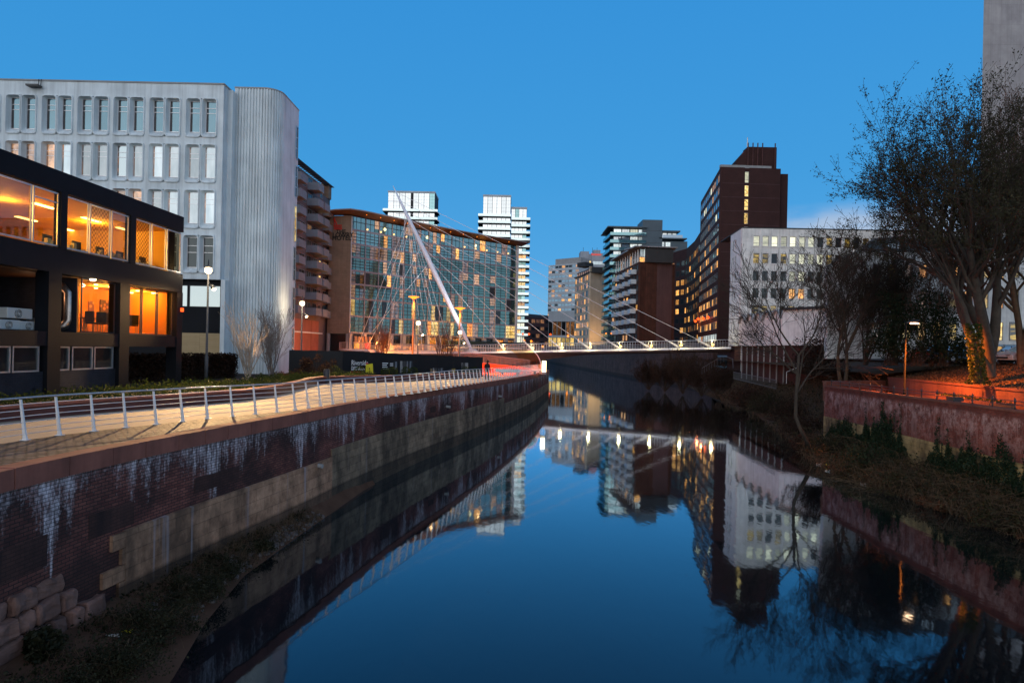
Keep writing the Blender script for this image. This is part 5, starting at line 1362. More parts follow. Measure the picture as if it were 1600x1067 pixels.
W5 = Wall(XY(1144, 144), XY(1207, 144)); zr5 = P(1190, 230, 144).z; s5 = W5.L
mb = MB(); mb.wb(W5, s5*.28, s5, zt2, zr5, -3, 0); mb.hexa([W5.p(0,zt2,0), W5.p(s5*.279,zt2,0), W5.p(s5*.279,zt2,-3), W5.p(0,zt2,-3)], [W5.p(0,zt2+2.6,0), W5.p(s5*.279,zr5-.3,0), W5.p(s5*.279,zr5-.3,-3), W5.p(0,zt2+2.6,-3)]); mb.build('roof_house', M['maroon_brick'], dt)
mb = MB()
for q in (.28, .4, .52, .64, .95): mb.path([W5.p(s5*q, zt2+.2, .25), W5.p(s5*q, zr5+.8, .25)], .14, 5)
mb.build('antenna_rack', mat('rusty_steel', (.09,.035,.03), .7, .3, 2, .1), dt)
mb = MB(); mb.path([W5.p(s5*.28, zr5, -.3), W5.p(s5*.28, zr5+2.2, -.3)], .1, 6); mb.build('white_aerial', M['white_paint'], dt)
mb = MB(); mb.wb(Wf, a-4.5, a+7, zt2+.02, zt2+1.3, -3.4, -2.6); mb.build('roof_duct', M['grey_conc'], dt)
for i, (x, y) in enumerate(((1089.5, 502), (1094, 498.5), (1102, 498), (1109.5, 496.5))):
    s, z = Wt.at(x, y); mb = MB(); c = Wt.p(s, z, .5); mb.lathe(c, [(.1, -.35), (.38, -.1), (.38, .15), (.1, .4)], 10); mb.build('red_lantern', M['lamp_red'], dt)
    light('red_lantern_glow', 'POINT', c+Vector((Wt.n.x, Wt.n.y, -.4)), 160, (1.,.2,.05), shadow_soft_size=.2)
dw = thing('curved_brick_wing', 'lower dark curving brick wing with amber window rows left of the maroon tower', 'office building', XY(1070, 195).to_3d()+Vector((0,0,6)))
cw = [XY(1045.5, 213), XY(1068, 204), XY(1080, 190), XY(1090, 173.2)]; zw = P(1092, 360, 173.2).z; jobs = []
for q, (A, B) in enumerate(zip(cw, cw[1:])):
    W = Wall(A, B); n = (3, 4, 5)[q]
    facade(dw, W, 0, W.L, 9, zw-3, n, 9, (lambda i, k, q=q: M[pick([(5, 'lit_warm'), (1, 'lit_dim'), (1, 'glass_dim')])] if q == 0 and 1 < k < 7 else M[pick([(4, 'glass_dim'), (2, 'lit_dim'), (1.5, 'lit_warm'), (2, 'glass')])]), .68, .56, .22, M['maroon_brick'], 1.5, .05, jobs=jobs, frame=M['dark_metal'])
    mb = MB(); mb.wb(W, 0, W.L, zw-2.99, zw, -8, -.3); mb.build('attic', M['maroon_brick'], dw)
windows(dw, jobs)

# ---- far right quay and distant street
M['quay_dark'] = ashlar('dark_far_quay', (.06,.038,.034), (.10,.06,.054), (.02,.015,.014), 2., .6, .5, .08)
fq = thing('far_quay_wall', 'dark stone quay wall below the buildings beyond the footbridge', 'river wall', (30, 200, 0))
FQ = smooth_line([(20, 420), (26, 300), (29, 235), (31.2, 190), (33.5, 160), (37, 140), (37, 118)], 4)
mb = MB(); strip(mb, FQ, 0, len(FQ)-1, [(0, -1.6), (0, 8.0), (-.6, 8.0), (-.6, 8.6), (-1.2, 8.6)]); mb.build('wall_face', M['quay_dark'], fq)
mb = MB(); mb.face((20, 420, 8.), (26, 300, 8.), (29, 235, 8.), (31.2, 190, 8.), (33.5, 160, 8.), (37, 142, 8.), (70, 142, 8.), (400, 420, 8.), (400, 900, 8), (-60, 900, 8), (-34, 430, 8)); struct(mb, 'far_street', M['tarmac'])
fe = thing('far_end_wall', 'dark wall closing the river view beneath the footbridge deck', 'river wall', (0, 425, 0))
mb = MB(); mb.box(-40, 20.5, 424, 426, -1.6, 9.4); mb.build('wall_face', M['quay_dark'], fe)
fl_pts = [(802.5, 532, 155), (817, 522, 170), (826.5, 522, 200), (819, 532, 168), (830, 533, 175), (812, 541, 160), (860, 522.5, 320), (887.5, 525, 320), (848, 541.5, 200)]
for i, (x, y, d) in enumerate(fl_pts):
    c = P(x, y, d); b = Vector((c.x, c.y, ZP if d < 250 else 8.0)); red = i in (1, 2, 6)
    rt = thing('far_street_lamp', 'small far glowing lamp in the cluster between hotel and podium', 'street lamp', b, 'small lamps glowing beyond the bridge')
    mb = MB(); mb.path([b, c-Vector((0,0,.2))], .08, 5); mb.build('post', M['dark_metal'], rt)
    mb = MB(); r = .34*d/180; mb.lathe(c, [(r*.3, -r*.8), (r, 0), (r*.3, r*.8)], 8); mb.build('lamp_globe', M['lamp_red'] if red else M['lamp_orange'], rt)
for i, x in enumerate((947, 955, 962, 971, 977, 984, 993)):
    b = P(x, 521, 186); rt = thing('quay_lantern', 'one of the small round lanterns in a row on the quay below the brick apartments', 'lantern', (b.x, b.y, 8.6), 'row of quay lanterns below the brick apartments')
    mb = MB(); mb.path([(b.x, b.y, 8.6), (b.x, b.y, b.z)], .05, 4); mb.build('post', M['dark_metal'], rt)
    mb = MB(); mb.lathe(b, [(.06, -.2), (.24, 0), (.06, .2)], 8); mb.build('lantern_glass', M['lamp_orange'], rt)
# skyline filler beyond the hotel and river gap
for i, (x0, x1, y1, d, mk) in enumerate(((540, 700, 520, 420, 'mauve_panel'), (826, 858, 508, 520, 'grey_conc'))):
    pass
# ================================================================== RIGHT BANK
RW = [Vector((21.4, 8)), Vector((22.3, 27.8)), Vector((23.6, 48.1))]
def rwx(y): return xat(RW, y)
XWL = [Vector(p) for p in ((18.6, 4), (19.9, 22), (20.0, 27), (19.6, 31.5), (18.9, 38.1), (20.8, 46), (22.4, 51.9), (28.6, 76.9), (31.8, 101), (33.3, 116), (35.3, 126), (37.5, 140))]
def xw(y): return xat(XWL, y)
def nz(x, y, s=1.):
    return math.sin(x*1.7*s+y*.9*s)*.5+math.sin(x*.6*s-y*1.3*s+2)*.5+math.sin(x*3.1*s+y*2.7*s)*.25
def bank_z(x, y):
    w = xw(y); t = x-w
    if y < 47:
        T = max(rwx(y)-w, .5); f = min(max(t/T, -.3), 1)
        z = -.85 + 1.0*f if f > 0 else -.85+f*1.5
    else:
        f = min(max(t/14, -.1), 1); z = -.85 + 6.4*(f*f*(3-2*f)*.4+f*.6) if f > 0 else -.85+f*6
        k = min(1, (y-47)/4); z = z*k + (-.85+1.3*min(max(t/3.5, -.1), 1))*(1-k)
    return z + nz(x, y)*.1*min(1, max(0, t))
def ground_mat(name, c1, c2, sp):
    t = NT(name); p = t.pos()
    c = t.mix(t.ramp(t.noise(p, .7, 6, .7), [(.35, 0), (.65, 1)]), c1, c2)
    v = t.n('TexVoronoi'); t.set(v, 'Vector', p); v.inputs['Scale'].default_value = 9.
    k = t.math('LESS_THAN', v.outputs[0], .28)
    hue = t.ramp(t.noise(p, 6., 2), [(.4, 0), (.6, 1)])
    c = t.mix(t.math('MULTIPLY', k, .75), c, t.mix(hue, sp, sc3(sp, .35)))
    return t.done(t.pbr(c, .95, 0, t.bump(t.noise(p, 7., 6, .75), .9, .1), spec=.15))
M['bank'] = ground_mat('leafy_bank_soil', (.04,.028,.018), (.085,.06,.036), (.17,.10,.055))
M['litter'] = ground_mat('leaf_litter_slope', (.05,.03,.018), (.09,.055,.03), (.2,.12,.06))
M['mud'] = mat('wet_mud', (.11,.058,.036), .9, .35, 1., .5, fine=9, spec=.08)
def grid_sheet(name, ys, xf, zf, n, m):
    mb = MB(); rows = [[Vector((x, y, zf(x, y))) for x in [xf(y, i/(n-1)) for i in range(n)]] for y in ys]
    for a, b in zip(rows, rows[1:]):
        for i in range(n-1): mb.face(a[i], a[i+1], b[i+1], b[i])
    return struct(mb, name, m, smooth=True)
ys = [4+i*.6 for i in range(int((47-4)/.6)+1)]
grid_sheet('river_bank', ys + [47.3+i*1.0 for i in range(90)], lambda y, t: (xw(y)-1.5) + t*((rwx(y)+.3 if y < 47.2 else xw(y)+16) - xw(y)+1.5), bank_z, 26, M['bank'])
# terrace, back wall, slope and car park
BK = [Vector((25.6, 8)), Vector((27.7, 34.6)), Vector((30.7, 52.2))]
mb = MB(); mb.face((21.5, 8, 3.0), (25.7, 8, 3.0), (27.7, 34.6, 3.0), (30.7, 52.2, 3.0), (23.6, 48.1, 3.0), (22.4, 27.8, 3.0)); struct(mb, 'terrace_paving', mat('red_terrace_paving', (.2,.11,.08), .8, .2, 1, .1))
def slope_z(x, y):
    b = xat(BK, y) if y < 52.2 else 30.7+(y-52.2)*.1
    f = min(max((x-b)/7.5, 0), 1)
    return 4.62 + 1.4*f + nz(x, y, .7)*.06
grid_sheet('leafy_slope', [8+i*.8 for i in range(56)], lambda y, t: (xat(BK, y) if y < 52.2 else 30.7+(y-52.2)*.1)+.05+t*9, slope_z, 16, M['litter'])
mb = MB(); mb.face((34.0, 4, 6.0), (300, 4, 6.0), (300, 142, 6.0), (45, 142, 6.0), (40, 100, 6.0), (37.6, 52.5, 6.0)); struct(mb, 'car_park', M['tarmac'])
mb = MB(); mb.face((30, 52, 4.9), (38.5, 52, 5.95), (46, 110, 5.6), (46, 140, 5.6), (37, 140, 5.2), (36, 100, 5.2)); struct(mb, 'bank_top', M['bank'])

def red_wall_mat():
    t = NT('limed_red_brick'); uv = t.uv(); p = t.pos()
    b = t.n('TexBrick'); t.set(b, 'Vector', uv)
    for k, v in (('Color1', (.15,.03,.02)), ('Color2', (.25,.055,.036)), ('Mortar', (.13,.07,.055))): t.set(b, k, v)
    b.inputs['Scale'].default_value = 1.; b.inputs['Mortar Size'].default_value = .012; b.inputs['Brick Width'].default_value = .225; b.inputs['Row Height'].default_value = .078
    sx = t.n('SeparateXYZ'); t.set(sx, 0, uv); v = sx.outputs[1]
    c = t.mix(t.math('MULTIPLY', t.ramp(t.noise(p, 1.1, 7, .75), [(.35, 0), (.65, 1)]), .75), b.outputs[0], (.05,.018,.015))
    hgt = t.ramp(t.math('DIVIDE', v, 4.2), [(.40, .2), (.70, .6), (.86, 1.), (.90, .0)])
    n = t.math('MULTIPLY', t.ramp(t.noise(t.mapped(uv, (1., .7, 1.)), 1.6, 8, .85), [(.46, 0), (.62, 1)]), hgt)
    s = t.ramp(t.noise(t.mapped(uv, (3.5, .25, 1.)), 1., 5, .7), [(.52, 0), (.66, 1)])
    n = t.math('MAXIMUM', n, t.math('MULTIPLY', s, t.math('MULTIPLY', hgt, .8)))
    c = t.mix(t.math('MULTIPLY', n, .7), c, (.62,.46,.43))
    return t.done(t.pbr(c, .88, 0, t.bump(t.math('ADD', t.math('MULTIPLY', b.outputs[1], -1.), t.noise(p, 15, 3)), .4, .02), spec=.2))
M['red_wall'] = red_wall_mat()
M['yellow_stone'] = ashlar('mossy_yellow_stone', (.20,.15,.055), (.36,.28,.13), (.02,.016,.01), .55, .27, .9, .1)
rw = thing('red_retaining_wall', 'lime streaked red brick retaining wall with yellowish stone base on the right bank', 'retaining wall', (23.6, 48.1, 1))
mb = MB()
for A, B in zip(RW[::-1], RW[::-1][1:]):
    W = Wall(A, B); mb.wb(W, 0, W.L, 1.8, 3.99, -.35, 0)
    e = W
We1 = Wall((24.2, 48.4), (23.6, 48.1))
mb.wb(Wall((30.6, 52.3), RW[2]), 0, 8.2, -.3, 3.99, -.3, .05)
mb.build('brick_face', M['red_wall'], rw)
mb = MB()
for A, B in zip(RW[::-1], RW[::-1][1:]): W = Wall(A, B); mb.wb(W, 0, W.L, 3.991, 4.1, -.4, .05)
mb.build('coping', M['red_brick'], rw)
mb = MB()
for A, B in zip(RW[::-1], RW[::-1][1:]): W = Wall(A, B); mb.wb(W, 0, W.L, -.6, 1.799, -.4, .08)
mb.build('stone_base', M['yellow_stone'], rw)
bk = thing('terrace_back_wall', 'orange lit low brick wall at the back of the riverside terrace below the leafy slope', 'wall', (29, 43, 3))
mb = MB()
for A, B in zip(BK[::-1], BK[::-1][1:]): W = Wall(A, B); mb.wb(W, 0, W.L, 2.9, 4.58, -.3, 0)
W = Wall((23.7, 48.5), (30.7, 52.5)); mb.wb(W, .3, W.L, 2.9, 4.3, -.3, 0.); mb.build('brick_face', M['red_brick'], bk)
mb = MB()
for A, B in zip(BK[::-1], BK[::-1][1:]): W = Wall(A, B); mb.wb(W, 0, W.L, 4.581, 4.7, -.36, .05)
W = Wall((23.7, 48.5), (30.7, 52.5)); mb.wb(W, .3, W.L-.1, 4.301, 4.4, -.36, .05); mb.build('coping', M['red_brick'], bk)
pl = thing('brick_planter', 'small brick planter with low green plants standing on the orange lit terrace', 'planter', (26.4, 38, 3))
mb = MB(); PW = Wall((27.2, 41.5), (26.1, 34.5)); mb.wb(PW, 0, PW.L, 3.0, 3.95, -1.0, 0); mb.build('planter_box', M['red_brick'], pl)
mb = MB()
for i in range(420): q = PW.p(U(.1, PW.L-.1), 3.96+abs(RND.gauss(0, .09)), U(-.9, -.1)); add_leaf(mb, q, U(.08, .18))
mb.build('plants', M['leaf_green'], pl, uv=False)
rt = thing('terrace_bench', 'dark wooden bench beside the black bin on the orange lit terrace', 'bench', (25.0, 33.6, 3)); W = Wall((25.6, 35.0), (25.25, 32.8))
for k in range(4): mb = MB(); mb.wb(W, 0, W.L, 3.46, 3.5, -.1-k*.12, -.0-k*.12); mb.build('seat_slat', M['timber_soffit'], rt)
for k in range(2): mb = MB(); mb.wb(W, 0, W.L, 3.65+k*.16, 3.77+k*.16, -.5, -.46); mb.build('back_slat', M['timber_soffit'], rt)
for a in (.1, W.L-.16): mb = MB(); mb.wb(W, a, a+.06, 3, 3.459, -.46, -.02); mb.wb(W, a, a+.06, 3.46, 3.95, -.45, -.5); mb.build('leg', M['dark_metal'], rt)
b = Vector((24.2, 34.9, 3.0)); rt = thing('litter_bin', 'square black litter bin by the iron railing on the terrace', 'litter bin', b)
mb = MB(); mb.box(b.x-.24, b.x+.24, b.y-.24, b.y+.24, 3.0, 3.9); mb.build('bin_body', M['dark_metal'], rt)
mb = MB(); mb.box(b.x-.28, b.x+.28, b.y-.28, b.y+.28, 4.0, 4.22); mb.box(b.x-.2, b.x-.16, b.y-.2, b.y+.2, 3.9, 4.0); mb.box(b.x+.16, b.x+.2, b.y-.2, b.y+.2, 3.9, 4.0); mb.build('bin_hood', M['dark_metal'], rt)
ir = thing('iron_railing', 'low black iron railing with knobbed posts on top of the red retaining wall', 'railing', (22.5, 30, 4.1))
for i in range(26):
    y = 47.5-i*1.45; x = rwx(y)+.2; b = Vector((x, y, 4.1)); mb = MB(); mb.lathe(b, [(.05, 0), (.035, .08), (.03, .3), (.055, .33), (.055, .38), (.03, .42), (.02, .5)], 8); mb.build('post', M['dark_metal'], ir, smooth=True, uv=False)
for h in (.2, .36): mb = MB(); mb.path([(rwx(y)+.2, y, 4.1+h) for y in [47.5-i*1.45 for i in range(26)]], .018, 5); mb.build('rail', M['dark_metal'], ir, uv=False)
# terrace lamp with sideways head
b = P(1413, 620, 40); b.z = 3.0; tp = P(1419, 503, 40)
M['black_post'] = mat('black_lamp_post', (.008,.008,.008), .7, .1, 2, 0, spec=.1)
rt = thing('terrace_lamp', 'slim dark lamp post with a short sideways head casting orange light on the terrace', 'street lamp', b)
mb = MB(); mb.path([b, b+Vector((0,0,1.3)), b+Vector((0,0,1.32)), Vector((b.x, b.y, tp.z))], [.09, .09, .06, .045], 10); mb.build('post', M['black_post'], rt, smooth=True)
hd_ = Vector((b.x, b.y, tp.z))
mb = MB(); mb.path([hd_-Vector((0,0,.1)), hd_+Vector((.18,-.02,.0)), hd_+Vector((.75,-.05,.06))], [.04, .06, .1], 8); mb.build('lamp_head', M['dark_metal'], rt, smooth=True)
mb = MB(); mb.box(hd_.x+.28, hd_.x+.74, hd_.y-.13, hd_.y+.03, hd_.z-.12, hd_.z-.065); mb.build('lamp_lens', emis('lamp_peach', (1.,.55,.3), 14), rt)
light('terrace_lamp_glow', 'SPOT', hd_+Vector((.9, .0, -.2)), 9500, (1.,.21,.02), spot_size=math.radians(140), spot_blend=.6, shadow_soft_size=.2, rot=(math.radians(0), math.radians(-24), 0))

# ---- pale concrete office on the right
pc = thing('pale_concrete_office', 'pale stone office block with rows of small square windows right of the maroon tower', 'office building', XY(1156, 105).to_3d()+Vector((0,0,5.5)))
WP = Wall(XY(1156, 105), (84, 105)); zpt = WP.at(1160, 356.5)[1]
cols = []
for i in range(25):
    a, b = WP.at(1177.5+14.25*i, 377)[0], WP.at(1187.2+14.25*i, 377)[0]; cols.append((a, b))
rws = [(WP.at(1182, b)[1], WP.at(1182, a)[1]) for a, b in ((368.7, 384.5), (395.7, 411.3), (423, 438.7), (450, 465.7), (477, 492), (504, 520))]
mb = MB(); grid_wall(mb, WP, 0, WP.L, 7.7, zpt, cols, rws, .25, .7); mb.build('wall', M['pale_stone'], pc)
mb = MB(); mb.prism([(WP.A.x-.06, 104.93), (84, 104.93), (84, 119), (38.3, 119), (37.8, 112)], zpt, zpt+.18); mb.build('roof_edge', M['roof_dark'], pc)
mb = MB()
for a, b in cols:
    for z0, z1 in rws: mb.wb(WP, a-.12, b+.12, z0-.16, z0-.02, .003, .12)
    c = a-.22; mb.wb(WP, c-.08, c+.08, zpt-1.1, zpt-.1, .003, .08)
mb.build('sill', M['pale_stone'], pc)
jobs = []
lay = ['pppppppdhdhdhdh', 'hhdhpppphdhhdhd', 'ddddpsdddddsddd', 'ddddwwdddwddwdd', 'hhhdhdddddhdddd', 'ddhdddhddddhddd']
mp = {'p': 'lit_pale', 'd': 'glass_dim', 'h': 'lit_half', 's': 'lit_pale', 'w': 'lit_warm'}
for k, (z0, z1) in enumerate(rws):
    for i, (a, b) in enumerate(cols):
        ch = lay[k][i] if i < 15 else RND.choice('dddh')
        m = MB(); pane(m, WP, a-.01, b+.01, z0-.01, z1+.01, -.22, .07, hbars=[z0+(z1-z0)*.3] if ch == 'p' else ()); jobs.append((m, [M[mp[ch]], M['grey_metal']], WP.p(a, z0)))
windows(pc, jobs)
WPs = Wall(XY(1138, 112), XY(1156, 105)); jobs = []
c2 = [(WPs.L*f, WPs.L*(f+.1)) for f in (.18, .40, )]
mb = MB(); grid_wall(mb, WPs, 0, WPs.L-.26, 7.7, zpt, c2, rws, .2, .8); mb.build('side_wall', M['white_conc'], pc)
for z0, z1 in rws:
    for a, b in c2: m = MB(); pane(m, WPs, a-.01, b+.01, z0-.01, z1+.01, -.17, .05); jobs.append((m, [M['glass_dim'], M['grey_metal']], WPs.p(a, z0)))
windows(pc, jobs, 'side_window')
mb = MB(); mb.wb(WP, .6, WP.L, 3.5, 7.69, -8, -.6); mb.wb(WPs, .3, WPs.L, 3.5, 7.69, -1.5, -.3); mb.build('recessed_base', M['maroon_brick'], pc)
for i in range(12): mb = MB(); a = .3+i*1.55; mb.wb(WP, a, a+.16, 3.5, 7.69, -.4, -.1); mb.build('base_post', M['white_conc'], pc)
# scalloped shell roof annexe
sr_ = thing('scalloped_annexe', 'pale annexe with a scalloped row of small shell vaults along its roof', 'annexe', XY(1190, 95).to_3d()+Vector((0,0,5.5)))
WS = Wall(XY(1155, 101), XY(1221, 84)); zsa = P(1190, 494, 92).z
mb = MB(); mb.wb(WS, 0, WS.L, 7.6, zsa-.9, -6, 0); mb.build('wall', M['pale_stone'], sr_)
mb = MB(); mb.wb(WS, 0, WS.L, 2.5, 7.59, -6, -.5); mb.build('base_wall', M['maroon_brick'], sr_)
for i in range(8): mb = MB(); a = .1+i*(WS.L-.3)/7; mb.wb(WS, a, a+.1, 2.5, 7.59, -.45, -.3); mb.build('base_post', M['grey_conc'], sr_)
nv = 5; pts_t, pts_b = [], []
for i in range(nv*10+1):
    s = WS.L*i/(nv*10); h = abs(math.sin(PI*i/10)); pts_t.append((s, zsa-.75+1.15*h)); pts_b.append((s, zsa-.89))
mb = MB(); mb.wpoly(WS, pts_b[:1]+pts_b[-1:]+pts_t[::-1], -.25, -.02); mb.build('gable', M['pale_stone'], sr_)
mb = MB()
for (s0, z0), (s1, z1) in zip(pts_t, pts_t[1:]): mb.hexa([WS.p(s0,z0,.35), WS.p(s1,z1,.35), WS.p(s1,z1,-6), WS.p(s0,z0,-6)], [WS.p(s0,z0+.22,.35), WS.p(s1,z1+.22,.35), WS.p(s1,z1+.22,-6), WS.p(s0,z0+.22,-6)])
mb.build('shell_roof', M['grey_conc'], sr_)
WS2 = Wall(XY(1221.5, 83.9), XY(1300, 78)); z2 = P(1250, 484, 82).z
mb = MB(); mb.wb(WS2, 0, WS2.L, 7.6, z2, -8, 0); mb.build('long_wall', M['pale_stone'], sr_)
mb = MB(); mb.wb(WS2, 0, WS2.L, 2.5, 7.59, -8, -.5); mb.build('base_wall', M['maroon_brick'], sr_)
mb = MB(); mb.wb(WS2, -.1, WS2.L, z2+.002, z2+.3, -8, .4); mb.build('flat_roof', M['roof_dark'], sr_)
mb = MB(); mb.path([WP.p(WP.at(1172, 480)[0], z, .25) for z in (rws[4][0]-3.4, rws[4][1]+.9)] + [WP.p(WP.at(1179, 480)[0], rws[4][1]+.9, .25)], .12, 6); mb.build('flue', M['steel'], pc)
# curved roof building behind the trees
cbd = thing('curved_roof_building', 'grey white building with a sweeping dark curved roof edge behind the bare trees', 'building', XY(1420, 60).to_3d()+Vector((0,0,6)))
WC2 = Wall(XY(1290, 58), XY(1690, 58))
prof = [(1292, 560), (1292, 418), (1301.5, 410), (1325, 401), (1343, 392), (1352, 382), (1364, 375.5), (1392, 373), (1440, 373.5), (1540, 372), (1680, 372), (1680, 560)]
pp_ = [WC2.at(*q) for q in prof]
mb = MB(); mb.wpoly(WC2, [(a, max(z-.02, 5.5)) for a, z in pp_][::-1], -.5, 0); mb.build('wall', M['pale_stone'], cbd)
mb = MB()
for (a, z), (a2, z2) in zip(pp_[1:-1], pp_[2:-1]): mb.hexa([WC2.p(a,z,.25), WC2.p(a2,z2,.25), WC2.p(a2+1.5,z2,-3), WC2.p(a+1.5,z,-3)], [WC2.p(a,z+.16,.25), WC2.p(a2,z2+.16,.25), WC2.p(a2+1.5,z2+.16,-3), WC2.p(a+1.5,z+.16,-3)])
mb.build('roof_edge', M['grey_metal'], cbd)
zb_ = WC2.at(1400, 392)[1]
mb = MB(); mb.wpoly(WC2, [WC2.at(1343.5, 393), (WC2.at(1680, 392)[0], zb_), WC2.at(1679, 373.5), WC2.at(1540, 373.5), WC2.at(1440, 375), WC2.at(1392, 374.8), WC2.at(1364, 377), WC2.at(1352, 384)], .004, .06); mb.build('roof_band', M['slate_clad'], cbd)
for xa, xb, mm in ((1383, 1409.5, 'glass_bright'), (1450, 1475, 'glass_bright'), (1497, 1522, 'glass')): m = MB(); pane(m, WC2, WC2.at(xa, 385)[0], WC2.at(xb, 385)[0], WC2.at(xa, 390)[1], WC2.at(xa, 380)[1], .07, .05); m.build('clerestory_window', [M[mm], M['dark_metal']], cbd)
for (ya, yb, k) in ((503, 532, 0), (455, 482, 1), (413, 435, 2)):
    for i, x in enumerate(range(1361, 1600, 24)):
        w = 14; mm = {0: 'lyyyydddydd', 1: 'dddlddwywdd', 2: 'ddlwdwdywdd'}[k][i % 11]
        m = MB(); pane(m, WC2, WC2.at(x, 500)[0], WC2.at(x+w, 500)[0], WC2.at(x, yb)[1], WC2.at(x, ya)[1], .012, .07); m.build('window', [M[{'l': 'lit_dim', 'y': 'lit_yellow', 'd': 'lit_half' if i % 2 else 'glass_dim', 'w': 'lit_warm'}[mm]], M['grey_metal']], cbd)
# blank tower at the right edge
gt = thing('blank_grey_tower', 'tall plain panelled grey tower cut off by the right edge of the view', 'tower', XY(1560, 86).to_3d()+Vector((0,0,6)))
WG = Wall(XY(1525.5, 86), XY(1730, 86)); mb = MB(); ga, gb_ = WG.A, WG.B; mb.prism([(ga.x, ga.y), (gb_.x, gb_.y), (gb_.x, gb_.y+20), (ga.x*1.26, ga.y+20)], 5.5, 74)
mb.build('wall', brick('grey_panel_grid', (.36,.33,.33), (.40,.37,.36), (.30,.275,.27), 1.35, 2.7, .035, .8, .35, .3, .1, (.2,.18,.18), offset=0), gt)
mb = MB(); mb.prism([(ga.x-.1, ga.y-.1), (gb_.x, ga.y-.1), (gb_.x, ga.y+20), (ga.x*1.26, ga.y+20)], 74, 74.6); mb.build('parapet', M['grey_conc'], gt)

# ---- parked cars
def car(px, py, d, rz, col, label, L=4.3, Wd=1.75, H=1.42, estate=False):
    c = P(px, py, d); root = thing('parked_car', label, 'car', (c.x, c.y, 6.0), 'cars parked behind the trees'); root.rotation_euler.z = rz
    mpaint = mat('car_paint', col, .28, .06, 1, 0, spec=.6)
    def lb(mb, nm, m, **k):
        o = mb.build(nm, m, uv=False, **k); o.parent = root; return o
    h2 = L/2; w = Wd/2
    side = [(-h2, .32), (-h2+.02, .62), (-h2+.12, .80), (-h2+.55, .90) if not estate else (-h2+.2, .92), (-.55*h2 if not estate else -.85*h2, .96), (h2*.42, .95), (h2*.8, .84), (h2-.06, .66), (h2, .5), (h2-.04, .30)]
    mb = MB(); loops = []
    for yy, ins in ((-w, .06), (-w+.06, 0), (w-.06, 0), (w, .06)):
        loops.append([(x*(1-ins*.25), yy, z-(ins*.6 if z > .5 else 0)) for x, z in side])
    for a, b in zip(loops, loops[1:]):
        for i in range(len(side)): j = (i+1) % len(side); mb.face(a[i], a[j], b[j], b[i])
    mb.face(*loops[0][::-1]); mb.face(*loops[-1]); lb(mb, 'body', mpaint, smooth=False)
    x0, x1, x2, x3 = (-.86*h2 if estate else -.7*h2, -.72*h2 if estate else -.38*h2, .12*h2, .47*h2)
    def cab(mb, z0, z1, g, tw):
        b_ = [(x0, -w+.06-g, z0), (x3, -w+.06-g, z0), (x3, w-.06+g, z0), (x0, w-.06+g, z0)]
        t_ = [(x1, -w+tw, z1), (x2, -w+tw, z1), (x2, w-tw, z1), (x1, w-tw, z1)]; mb.hexa(b_, t_)
    mb = MB(); cab(mb, .93, H-.04, -.02, .26); lb(mb, 'windows', M['glass'])
    mb = MB(); mb.hexa([(x1-.03, -w+.24, H-.05), (x2+.03, -w+.24, H-.05), (x2+.03, w-.24, H-.05), (x1-.03, w-.24, H-.05)], [(x1+.08, -w+.3, H), (x2-.08, -w+.3, H), (x2-.08, w-.3, H), (x1+.08, w-.3, H)])
    for s in (-1, 1):
        for xb, xt in ((x0, x1), (x3, x2), (-.1*h2, -.1*h2)): mb.path([(xb, s*(w-.075), .93), (xt, s*(w-.26), H-.03)], .035, 5)
    lb(mb, 'roof', mpaint)
    for sx in (-1, 1):
        for sy in (-1, 1):
            mb = MB(); cx, cy = sx*h2*.62, sy*(w-.09); mb.path([(cx, cy-.1, .31), (cx, cy+.1, .31)], .31, 20); o = lb(mb, 'wheel', M['rubber'])
            mb = MB(); mb.path([(cx, cy+sy*.1, .31), (cx, cy+sy*.115, .31)], [.2, .18], 14); r = mb.build('rim', M['steel'], uv=False); r.parent = o
    for sy in (-1, 1):
        mb = MB(); mb.box(h2-.22, h2-.02, sy*(w-.38)-.18, sy*(w-.38)+.18, .58, .7); lb(mb, 'headlight', M['steel'])
        mb = MB(); mb.box(-h2-.005, -h2+.14, sy*(w-.25)-.14, sy*(w-.25)+.14, .62, .78); lb(mb, 'tail_light', emis('tail_light_red', (1.,.03,.02), .5))
        mb = MB(); mb.box(h2*.36, h2*.42, sy*(w+.1)-.08, sy*(w+.1)+.08, .95, 1.07); lb(mb, 'mirror', mpaint)
    mb = MB(); mb.box(h2-.05, h2+.01, -.5, .5, .38, .52); lb(mb, 'grille', M['rubber'])
    return root
car(1606, 560, 47.5, PI+.12, (.35,.38,.42), 'silver blue saloon car at the right edge with its front wheel showing')
car(1566, 553, 51.5, PI+.05, (.03,.05,.08), 'dark blue car just left of the silver saloon')
car(1556, 545, 55, PI, (.09,.1,.11), 'grey estate car behind the dark blue car', estate=True, H=1.6)
car(1498, 552, 51, .15, (.05,.09,.15), 'blue hatchback with red tail lights, leftmost parked car behind the ivy trunk', estate=True)
car(1462, 556, 53, .1, (.12,.12,.13), 'car hidden behind the dark holly, only partly seen', H=1.45)

